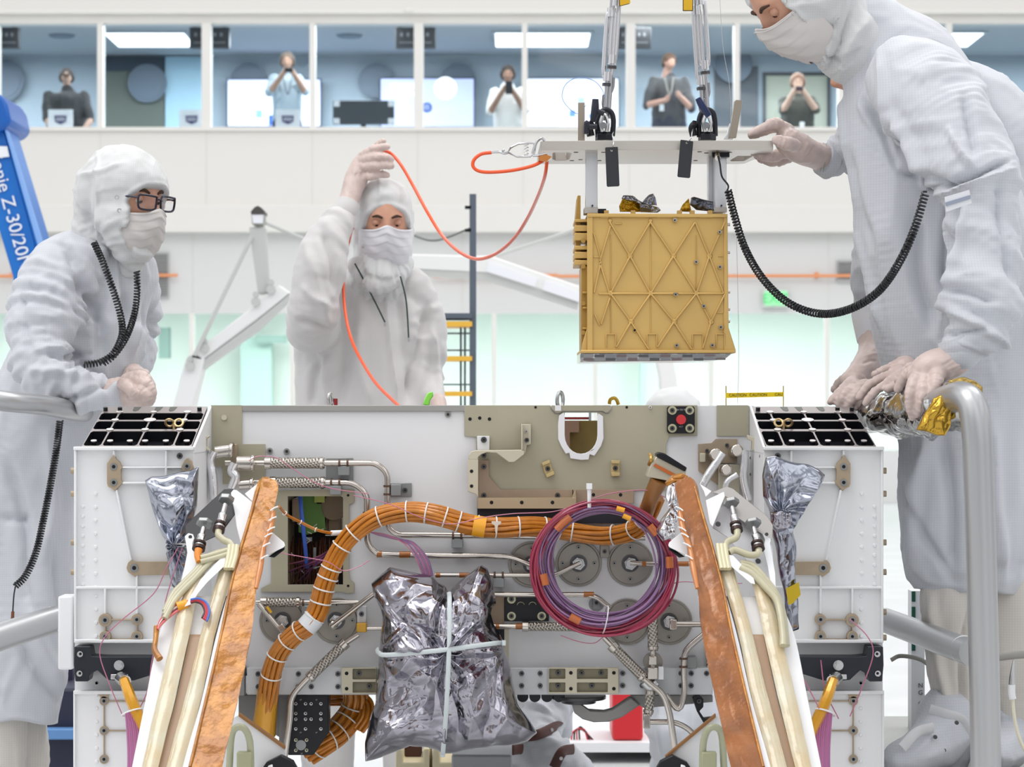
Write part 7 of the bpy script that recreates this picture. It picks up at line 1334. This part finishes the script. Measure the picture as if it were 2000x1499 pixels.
q = MB(); q.pcyl(1497, 1044, 3.5, 4.60, .004, 16); q.pcyl(1402, 1024, 5, 4.62, .008, 16); q.pcyl(1480, 1096, 5, 4.60, .008, 16); q.build('lever_pin', Mscr, br)
conn(1430, 990, 1439, 1036, br); conn(1472, 1030, 1481, 1072, br, 8.5)
btube([(1440, 1036), (1438, 1050), (1420, 1060), (1416, 1076), (1410, 1104)], 7, 'hose', Mbei, br, dY=-.004); btube([(1482, 1073), (1479, 1083), (1462, 1084), (1436, 1075), (1424, 1080)], 7, 'hose', Mbei, br, dY=-.002)
for o in (0, 8, 16): btube([(1446, 1100+o*.6), (1470, 1106+o), (1494, 1132+o*.9), (1516, 1162+o*.6), (1529-o*.3, 1200), (1534-o*.3, 1240), (1536-o*.4, 1262)], 7, 'hose', Mbei, br, dY=.010-.001*o)
for k in range(3): btube([(1402+7*k, 1064), (1405+7*k, 1086), (1410+7*k, 1112)], 5.2, 'cable_clamp', MATS['clamp_beige'], br, dY=-.010)
bplate([(1424, 1084), (1432, 1086), (1472, 1128), (1475, 1142), (1466, 1140), (1422, 1102)], -.008, .004, 'white_strap', Mlev, br)
pillow([(1298, 968), (1308, 935), (1316, 940), (1328, 975), (1330, 1000), (1320, 1050), (1295, 1058), (1282, 1040), (1290, 1020), (1312, 985)], 4.78, .02, 'foil_flap', mat('bright_foil', (232, 232, 236), .12, 1.0), br, amp=.012, sc=26, seed=3, rings=30, n=160, back=1)
pillow([(1297, 942), (1312, 928), (1334, 924), (1346, 932), (1340, 948), (1318, 944), (1300, 950)], 4.72, .012, 'kapton_cap', Mkap, br, amp=.008, sc=26, seed=5, rings=20, n=120, back=1)
# sensor block leaning beside the right beam
sb = empty('sensor_block', P(1300, 950, 4.9), 'tilted cream and black sensor block beside the head of the right beam', 'sensor')
q = MB(); q.plate([(1272, 905), (1282, 892), (1342, 915), (1334, 945), (1262, 932)], Y=4.92, dep=.06); q.build('body', mat('sensor_cream', (196, 188, 168), .35, .4), sb, bevel=.002)
q = MB(); q.plate([(1282, 888), (1288, 884), (1298, 886), (1342, 914), (1338, 922), (1284, 894)], Y=4.915, dep=.07); q.build('lid', Mblk, sb, bevel=.002)
q = MB(); q.plate([(1276, 911), (1280, 906), (1334, 934), (1330, 940)], Y=4.916, dep=.003); q.build('amber_band', Mam, sb)
q = MB(); q.tube([P(1270, 888, 4.93), P(1272, 898, 4.92), P(1268, 908, 4.93)], .004, n=10); q.build('brass_fitting', mat('brass', (196, 160, 92), .3, .9), sb)
q = MB(); q.tube([P(1288, 938, 4.93), P(1276, 962, 4.94), P(1266, 990, 4.95), (P(1262, 1015, 4.97))], [.018, .016, .014, .012], n=16); q.build('brown_sleeve', mat('sleeve_brown', (146, 98, 46), .35, .3, coat=.4, bump=.5, bscale=60), sb)
# white triangular plates and legs at the very bottom
Med = mat('plate_edge_brown', (150, 106, 62), .5)
for nm, pts, lb in (('floor_bracket', [(466, 1398), (556, 1463), (560, 1520), (430, 1520), (445, 1410)], 'white triangular plate with brown edge beneath the left beam'), ('floor_bracket', [(1398, 1400), (1300, 1482), (1310, 1520), (1440, 1520), (1425, 1405)], 'white triangular plate with brown edge beneath the right beam')):
    g = empty(nm, P(pts[2][0], 1520, 4.7), lb, 'bracket'); q = MB(); q.plate(pts, Y=4.72, dep=.01); q.build('plate', Mlev, g); q = MB(); a, b_ = pts[0], pts[1]; q.plate([(a[0], a[1]-4), (b_[0], b_[1]-4), (b_[0], b_[1]+2), (a[0], a[1]+2)], Y=4.715, dep=.018); q.build('edge_strip', Med, g)
    sg = 1 if pts[0][0] < 900 else -1; mx_ = (lambda x: x) if sg > 0 else (lambda x: 1862-x)
    q = MB(); q.tube([P(mx_(448), 1500, 4.68), P(mx_(452), 1440, 4.67), P(mx_(462), 1422, 4.66), P(mx_(478), 1425, 4.66), P(mx_(488), 1450, 4.67), P(mx_(490), 1500, 4.68)], .0065, n=14); q.build('hose', mat('hose_sage', (176, 178, 148), .35, coat=.4), g)
    q = MB(); q.pbox(min(mx_(462), mx_(492)), 1470, max(mx_(462), mx_(492)), 1520, 4.66, .02); q.build('hose_clamp', mat('clamp_sage', (170, 172, 138), .4), g, bevel=.003)
    q = MB(); q.plate([(mx_(x), y) for x, y in ((500, 1520), (520, 1490), (548, 1476), (572, 1488), (590, 1520))], Y=4.69, dep=.02); q.build('black_cap', Mblk, g, bevel=.002)
    q = MB(); q.plate([(mx_(x), y) for x, y in ((508, 1522), (524, 1497), (532, 1494), (534, 1522))], Y=4.68, dep=.008); q.build('white_tab', Mlev, g, bevel=.002)
# yellow sleeved strut + purple bundles under the hinge brackets
for mir in (0, 1):
    fx = (lambda x: 1870-x) if mir else (lambda x: x); lb = 'yellow film strut with purple wire bundle under the %s hinge bracket' % ('right' if mir else 'left')
    g = empty('sleeved_strut', P(fx(250), 1640, 4.7), lb, 'strut'); q = MB(); q.tube([P(fx(242), 1328, 4.72), P(fx(258), 1372, 4.70), P(fx(285), 1430, 4.68), P(fx(300), 1470, 4.67)], [.009, .011, .010, .009], n=8); q.build('yellow_sleeve', mat('yellow_film', (226, 162, 30), .2, .3, coat=.8, bump=.5, bscale=40), g)
    q = MB(); q.cyl(P(fx(236), 1325, 4.74), P(fx(244), 1332, 4.72), .012, 16); q.build('strut_end', Msil, g)
    for k in range(7): q = MB(); q.tube([P(fx(247+k*3), 1392, 4.70), P(fx(250+k*4), 1430, 4.70), P(fx(252+k*4), 1480, 4.70), P(fx(250+k*4), 1560, 4.70)], .0034, n=8); q.build('purple_wire', mat('wire_orchid', (190, 110, 160), .3, coat=.6) if k % 2 else mat('wire_violet', (178, 106, 156), .3, coat=.6), g)
    q = MB(); q.loop([P(fx(258)+20*math.cos(a), 1392+4*math.sin(a)-6*math.cos(a)*(1 if not mir else -1), 4.70+.02*math.sin(a)) for a in np.linspace(0, 2*math.pi, 20, endpoint=False)], .0016, 6); q.build('tie', Mtie, g)
    for nodes in (([(fx(348), 1070), (fx(325), 1110), (fx(300), 1160), (fx(240), 1210), (fx(205), 1245), (fx(195), 1280), (fx(215), 1340), (fx(240), 1400)]), ([(fx(356), 1070), (fx(330), 1150), (fx(315), 1210), (fx(297), 1290), (fx(288), 1350), (fx(262), 1405)])):
        if mir: nodes = [(a+30, b_) for a, b_ in nodes][3:] if nodes[0][0] > 1500 else nodes
        q = MB(); q.tube([P(a, b_, 4.72) for a, b_ in nodes], .0011, n=6); q.build('pink_thread', Mpk, g)
q = MB(); q.tube([P(a, b_, 4.55) for a, b_ in ((1412, 1150), (1450, 1168), (1490, 1200), (1530, 1235), (1550, 1290), (1590, 1365), (1600, 1385))], .0011, n=6); thing(q, 'stray_wire', Mpk, 'thin pink wire trailing across the right beam to the yellow strut', 'wire')
# ================================================================ RAILS
Mrail = mat('rail_aluminium', (186, 187, 188), .36, .8, bump=.05, bscale=200, bdist=.0004); Mrailw = mat('rail_white_end', (232, 232, 230), .4, .3)
def rail(nodes, r, name, label, cat='rail', m=None, welds=()):
    g = empty(name, P(nodes[-1][0], max(n[1] for n in nodes), nodes[-1][2]), label, cat, None); q = MB(); q.tube([P(*n) for n in nodes], r, n=28); q.build('tube', m or Mrail, g)
    for a, b_ in welds: q = MB(); q.tube([P(*a), P(*b_)], r*1.04, n=28, smooth=False); q.build('weld', Mrailw, g)
    return g
rl = rail([(-60, 776, 5.45), (20, 785, 5.5), (80, 791, 5.6), (130, 800, 5.72), (165, 806, 5.9), (200, 806, 6.2)], .0225, 'guard_rail', 'top guard rail tube the glasses-wearing person leans on')
rail([(-60, 1268, 5.2), (0, 1245, 5.25), (70, 1222, 5.3), (118, 1208, 5.34)], .0285, 'guard_rail', 'lower guard rail tube entering from the left edge', welds=[((106, 1212, 5.33), (110, 1210, 5.33))])
rv = rail([(1690, 822, 5.25), (1740, 815, 5.05), (1800, 800, 4.75), (1850, 782, 4.62), (1880, 775, 4.56), (1900, 795, 4.53), (1908, 850, 4.52), (1912, 950, 4.52), (1918, 1150, 4.52), (1924, 1400, 4.52), (1928, 1700, 4.52), (1932, 2050, 4.52)], .0270, 'guard_rail', 'bent vertical guard rail tube at the right, its top wrapped in foil')
rail([(1728, 1212, 5.3), (1790, 1235, 5.1), (1850, 1258, 4.85), (1900, 1276, 4.66)], .0255, 'guard_rail', 'slanting lower guard rail joining the upright at the right', welds=[((1882, 1269, 4.73), (1886, 1271, 4.72))])
# foil wrap on the right rail
Mwr = mat('crinkled_foil', (196, 196, 194), .14, 1.0, bump=.6, bscale=38, bdist=.004, var=.25, vscale=10)
fw = empty('foil_wrap', P(1790, 860, 4.8), 'crinkled silver and gold foil wrapped round the top of the right rail', 'foil')
b = Blob(); b.limb([(1700, 812, 5.15, 38), (1735, 814, 5.0, 44), (1762, 810, 4.9, 50), (1790, 806, 4.8, 53), (1820, 802, 4.72, 56), (1848, 800, 4.66, 58), (1862, 798, 4.64, 58)]); b.mesh(.0042, 2)
v = get_v(b.me); nm = get_n(b.me); sx, sy = screen(v); d = crumple(v, 10, 3)*.016+.007*np.abs(np.sin((sx*.9-sy*.3)/20))*-1; set_v(b.me, v+nm*d[:, None]); b.done('silver_film', Mwr, fw)
pillow([(1822, 775), (1838, 768), (1850, 772), (1857, 790), (1856, 830), (1846, 852), (1832, 852), (1812, 842), (1790, 838), (1800, 818), (1812, 798)], 4.585, .014, 'gold_film', mat('gold_film', (196, 156, 62), .2, .95), fw, amp=.010, sc=24, seed=7, rings=30, n=180, back=1)
pillow([(1856, 745), (1885, 738), (1905, 742), (1920, 755), (1924, 790), (1930, 828), (1920, 812), (1908, 780), (1890, 762), (1868, 758), (1850, 766)], 4.60, .008, 'film_flap', mat('gold_film_dull', (176, 150, 88), .2, .95), fw, amp=.008, sc=28, seed=9, rings=20, n=140, back=1)
# ================================================================ BACKGROUND EQUIPMENT
# blue boom lift at the left edge
Mblue = mat('boom_blue', (18, 112, 200), .4); Mbl2 = mat('boom_blue_pale', (134, 176, 236), .5); YB = 12.0
bo_ = empty('boom_lift', P(20, 560, YB), 'bright blue boom lift arm slanting behind the left person', 'lift')
q = MB(); q.plate([(-66, 262), (6, 250), (72, 490), (80, 540), (160, 900), (240, 1270), (160, 1270), (25, 540), (0, 455)], Y=YB, dep=.35); q.plate([(6, 250), (12, 252), (78, 470), (72, 490)], Y=YB-.01, dep=.3); q.build('arm', Mblue, bo_, bevel=.01)
q = MB(); q.plate([(-60, 170), (2, 184), (14, 205), (22, 240), (8, 252), (-60, 280)], Y=YB-.06, dep=.5); q.build('arm_head', mat('boom_blue_deep', (10, 92, 180), .4), bo_, bevel=.02)
q = MB(); q.plate([(9, 252), (16, 256), (82, 470), (74, 480)], Y=YB-.03, dep=.02); q.build('pale_edge', Mbl2, bo_)
q = MB(); q.plate([(-20, 285), (14, 286), (18, 306), (-20, 310)], Y=YB-.02, dep=.015); q.build('white_stripe', Mpl, bo_)
Mlw = mat('boom_lettering', (236, 240, 246), .5)
text('Genie Z-30/20N', 'lettering', Mlw, .088, face_cam(19, 408, YB-.012, -math.radians(75)), bo_, depth=.002)
YL = 11.0
# white articulated arm / truss
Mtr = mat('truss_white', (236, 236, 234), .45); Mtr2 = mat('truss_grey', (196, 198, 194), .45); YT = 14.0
tr_ = empty('white_crane_arm', P(360, 1200, YT), 'white jointed crane arm standing behind between the two left persons', 'crane')
q = MB(); q.plate([(336, 798), (362, 702), (384, 690), (400, 700), (376, 798)], Y=YT, dep=.2); q.plate([(364, 700), (485, 606), (545, 556), (566, 572), (500, 626), (392, 706)], Y=YT, dep=.18); q.plate([(336, 798), (376, 798), (420, 1203), (280, 1203)], Y=YT, dep=.2); q.build('arm', Mtr, tr_, bevel=.01)
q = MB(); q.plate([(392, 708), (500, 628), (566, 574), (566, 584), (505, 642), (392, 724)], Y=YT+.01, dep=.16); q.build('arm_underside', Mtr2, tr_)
q = MB(); q.plate([(486, 443), (518, 443), (526, 572), (504, 576)], Y=YT+.02, dep=.1); q.build('mast', Mtr2, tr_, bevel=.01)
q = MB(); q.plate([(490, 412), (516, 412), (514, 440), (492, 440)], Y=YT, dep=.14); h = q.build('lantern', Mgrey, tr_, bevel=.01); q = MB(); q.plate([(490, 413), (497, 405), (503, 402), (509, 405), (516, 413), (516, 418), (490, 418)], Y=YT-.02, dep=.18); q.build('lantern_cap', mat('cap_dark', (74, 70, 68), .5), h); q = MB(); q.plate([(492, 419), (514, 419), (513, 436), (494, 436)], Y=YT-.012, dep=.02); q.build('lantern_glass', Mpl, h)
q = MB(); q.cyl(P(492, 462, YT), P(380, 695, YT-.05), .012, 12); q.cyl(P(520, 436, YT), P(600, 470, YT+.1), .010, 12); q.build('tie_rod', Mtr2, tr_)
for x, y in ((372, 716), (500, 590), (530, 566), (400, 680)): q = MB(); q.pcyl(x, y, 9, YT-.002, .03, 16); q.pcyl(x, y-14, 6, YT-.002, .03, 16); q.build('joint_bolt', Mtr2, tr_)
t2 = empty('white_truss', P(1290, 1200, YT+1), 'white truss beam passing behind the centre person and the gold box', 'truss')
q = MB(); q.plate([(790, 496), (960, 500), (1135, 560), (1300, 620), (1322, 740), (1330, 790), (1440, 1174), (1260, 1174), (1290, 790), (1290, 740), (1270, 640), (1130, 590), (950, 532), (790, 524)], Y=YT+1, dep=.2); q.build('beam', Mtr, t2, bevel=.01)
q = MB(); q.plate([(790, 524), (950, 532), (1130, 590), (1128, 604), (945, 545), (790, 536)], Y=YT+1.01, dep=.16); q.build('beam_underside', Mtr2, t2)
q = MB(); q.plate([(955, 512), (1050, 545), (1045, 560), (950, 530)], Y=YT+.98, dep=.02); q.plate([(1065, 548), (1135, 572), (1130, 590), (1060, 566)], Y=YT+.98, dep=.02); q.build('padding', Mpl, t2)
q = MB(); q.tube([P(797, 456, YL+.315), P(850, 470, YL+.15), P(917, 447, YL+.015)], .005, n=8); thing(q, 'chain', mat('chain_grey', (130, 134, 130), .5, .5), 'slack grey chain between the dark posts behind the centre person', 'chain')
q = MB(); q.cyl(P(970, 500, YT+1.1), P(1130, 446, YT+1.1), .010, 10); thing(q, 'guy_wire', Mtr2, 'thin grey guy wire rising towards the gold box', 'wire')
# dark post and yellow-stepped ladder
Mpo = mat('post_slate', (84, 94, 106), .45); Msy = mat('step_yellow', (226, 176, 60), .45); YL = 11.0
ld = empty('step_platform', P(900, 1314, YL), 'dark mobile steps with yellow treads and a tall slate post behind the centre person', 'ladder')
q = MB(); q.pbox(917, 379, 930, 1312, YL, .03); q.build('post', Mpo, ld); q = MB(); q.pbox(789, 455, 797, 1312, YL+.3, .03); q.build('post', Mpo, ld)
for y in (402, 447): q = MB(); q.pbox(908, y, 920, y+6, YL, .03); q.build('hinge', Mblk, ld)
for y in (612, 628): q = MB(); q.pbox(858, y, 922, y+10, YL-.02, .3); q.build('platform_rail', Msy if y == 628 else Mpo, ld)
for y, sc_ in ((696, 1), (765, 1), (835, 1), (905, 1), (975, 1), (1045, 1), (1115, 1), (1185, 1), (1255, 1)): q = MB(); q.pbox(858, y, 922, y+9, YL-.02, .28); q.build('tread', Msy, ld)
for x in (898, 906): q = MB(); q.pbox(x, 640, x+4, 1314, YL+.06, .02); q.build('stringer', Mpo, ld)
for y in (650, 683, 750): q = MB(); q.pbox(860, y, 918, y+3, YL+.05, .02); q.build('cross_rod', Mpo, ld)
# caution tape between two thin rods behind the rover
YC = 5.9; ct = empty('caution_tape', P(1474, 800, YC), 'yellow caution tape strung between two thin rods above the rover deck', 'tape')
for x in (1418, 1530): q = MB(); q.cyl(P(x, 754, YC), P(x, 797, YC), .0014, 8); q.build('rod', mat('rod_brass', (196, 164, 70), .4, .4), ct)
q = MB(); q.plate([(1417, 768), (1531, 766), (1531, 775), (1417, 778)], Y=YC-.003, dep=.0008); q.build('band', mat('tape_yellow', (250, 216, 20), .4), ct)
for s_, x in (('CAUTION', 1441), ('CAUTION', 1481), ('CAU', 1521)): text(s_, 'lettering', mat('tape_letters', (60, 56, 20), .6), .0090, face_cam(x, 772.5-(x-1441)*.016, YC-.0036, .015), ct, depth=.0001)
q = MB(); pts = [(1190, 790), (1192, 781), (1200, 778), (1205, 783), (1208, 791)]; q.tube([P(a, b_, 5.12) for a, b_ in pts], .0035, n=8, flat=.5); thing(q, 'wire_stub', MATS['gold_film'], 'tiny gold foil-wrapped wire stub on the deck edge right of the arch', 'wire')
q = MB(); q.plate([(826, 791), (829, 780), (835, 768), (845, 765), (846, 774), (840, 782), (838, 793)], Y=5.3, dep=.02); thing(q, 'green_strip', mat('green_strip', (150, 240, 90), .4), 'bright green strip poking above the deck beside the centre person', 'strip', bevel=.002)
# cart column with lettering behind the right bay, steel shelves low left, red panel, paper-covered bench
Mcol = mat('column_white', (232, 234, 236), .5); YK = 5.75
cl_ = empty('white_post', P(1803, 1510, YK), 'white post with green and black vertical lettering behind the right rail', 'post')
q = MB(); q.box((P(1780, 0, YK).x, YK, 0), (P(1806, 0, YK).x, YK+.05, P(0, 1155, YK).z)); q.build('post', Mcol, cl_)
for ch, y in zip('NG', (1340, 1354)): text(ch, 'lettering', mat('post_letters', (70, 72, 76), .5), .0145, face_cam(1798, y, YK-.002), cl_)
for ch, y in zip('GROUP', (1375, 1389, 1403, 1417, 1431)): text(ch, 'lettering', MATS['post_letters'], .0145, face_cam(1798, y, YK-.002), cl_)
for y0, y1 in ((1156, 1176), (1186, 1208), (1256, 1272)): q = MB(); q.pbox(1781, y0, 1788, y1, YK-.003, .003); q.build('green_mark', mat('mark_green', (16, 84, 66), .5), cl_)
q = MB()
Mst2 = mat('cart_navy', (34, 38, 62), .5); ctt = empty('equipment_cart', P(110, 1450, 7.0), 'dark navy equipment cart with a blue shelf low behind the left side bay', 'cart')
q = MB(); q.box((P(84, 0, 7).x, 7.0, .0), (P(300, 0, 7).x, 7.5, P(0, 1345, 7).z)); q.build('body', Mst2, ctt, bevel=.01)
q = MB(); q.pbox(84, 1424, 300, 1446, 6.96, .04); q.build('shelf', mat('shelf_blue', (96, 142, 196), .4), ctt, bevel=.005); q = MB(); q.pbox(130, 1098, 142, 1345, 7.2, .05); q.build('mast', Mst2, ctt)
bn = empty('work_bench', P(1180, 1550, 8.2), 'white paper-covered work bench seen through the gap beneath the rover', 'bench')
q = MB(); zt_ = P(0, 1452, 8.2).z; q.box((P(1090, 0, 8.2).x, 8.2, zt_-.03), (P(1520, 0, 8.2).x, 9.4, zt_)); q.build('top', Mcol, bn)
for x in (1110, 1500):
    for yy in (8.3, 9.3): q = MB(); c = P(x, 0, yy); q.box((c.x-.03, yy-.03, 0), (c.x+.03, yy+.03, zt_-.03)); q.build('leg', Mgrey, bn)
q = MB(); q.box((P(1196, 0, 8.25).x, 8.25, zt_+.001), (P(1256, 0, 8.25).x, 8.5, P(0, 1300, 8.25).z)); thing(q, 'red_case', mat('case_red', (206, 36, 44), .4), 'red case standing on the white bench under the rover', 'case', bevel=.01)
g = empty('test_leads', P(1130, 1470, 8.3), 'tangle of thin red and black leads on the white bench', 'leads')
for k, col in enumerate(((200, 50, 60), (30, 30, 36), (200, 90, 90), (40, 40, 44))):
    q = MB(); q.tube([P(1115+k*6, 1450+k*3, 8.28), P(1120+k*4, 1430-k*3, 8.28), P(1140+k*3, 1425+k*4, 8.28), P(1150+k*4, 1450, 8.28), P(1165+k*3, 1462, 8.26)], .003, n=6); q.build('lead', mat('lead%d' % k, col, .4), g)
q = MB(); q.box(tuple(P(1124, 1466, 8.27)), tuple(P(1136, 1452, 8.30))); q.build('connector', MATS['tape_orange'], g)
cr_ = empty('parts_bin', P(840, 1530, 6.4), 'cream plastic parts bins low beneath the foil bag', 'bin')
for x0, x1 in ((773, 838), (845, 900)):
    q = MB(); q.plate([(x0, 1462), (x0+14, 1464), (x0+14, 1490), (x1-12, 1490), (x1-12, 1464), (x1, 1462), (x1+2, 1560), (x0-2, 1560)], Y=6.4, dep=.25); q.build('bin_shell', mat('bin_cream', (234, 222, 186), .5), cr_, bevel=.004)
q = MB(); q.pbox(790, 1456, 822, 1492, 6.5, .1); q.build('bin_contents', Mleather, cr_)
q = MB(); q.pbox(882, 1475, 1000, 1600, 6.0, .3); thing(q, 'grey_block', mat('block_grey', (170, 172, 176), .5, .2), 'grey metal block standing low beneath the foil bag', 'block', bevel=.006)
# hose and clip by the right person's waist
q = MB(); q.tube([P(1740, 1290, 5.4), P(1760, 1282, 5.4), P(1800, 1290, 5.35), P(1830, 1315, 5.3), P(1860, 1328, 5.2), P(1885, 1320, 5.1)], .0045, n=8, flat=.4); thing(q, 'grey_lanyard', mat('lanyard_grey', (150, 148, 142), .6), 'grey woven strap sagging below the slanting right rail', 'strap')
q = MB(); q.tube([P(1945, 1285, 4.7), P(1990, 1280, 4.7), P(2030, 1278, 4.7)], .007, n=10, flat=.4); thing(q, 'grey_belt', MATS['lanyard_grey'], 'grey woven belt end at the right frame edge', 'strap')
gc = empty('ground_lead', P(1980, 1400, 4.68), 'cream ground lead with metal clip hanging at the right frame edge', 'lead'); q = MB(); q.tube([P(1980, 1290, 4.68), P(1977, 1320, 4.68), P(1976, 1338, 4.68)], [.002, .005, .006], n=10); q.build('clip', Msil, gc)
q = MB(); q.tube([P(1976, 1338, 4.68), P(1976, 1355, 4.68), P(1978, 1366, 4.68)], .0065, n=12); q.build('boot', Mcol, gc); q = MB(); q.tube([P(1978, 1366, 4.68), P(1981, 1400, 4.68), P(1990, 1440, 4.68), P(2010, 1480, 4.68), P(2040, 1510, 4.68)], .0032, n=10); q.build('wire', mat('wire_cream', (226, 220, 196), .4), gc)
# work platform the right-hand persons stand on
pf_ = empty('work_platform', (P(1930, 0, 5.2).x, 5.2, 0), 'grey work platform the right-hand persons stand on', 'platform'); zz = .420
q = MB(); q.box((P(1735, 0, 5.2).x, 4.58, zz-.05), (P(2400, 0, 5.2).x, 6.0, zz)); q.build('deck', Mgrey, pf_, bevel=.004)
for yy in (4.64, 5.94):
    for x in (1750, 2380): q = MB(); c = P(x, 0, 5.2); q.box((c.x-.02, yy-.02, 0), (c.x+.02, yy+.02, zz-.05)); q.build('leg', Mgrey, pf_)
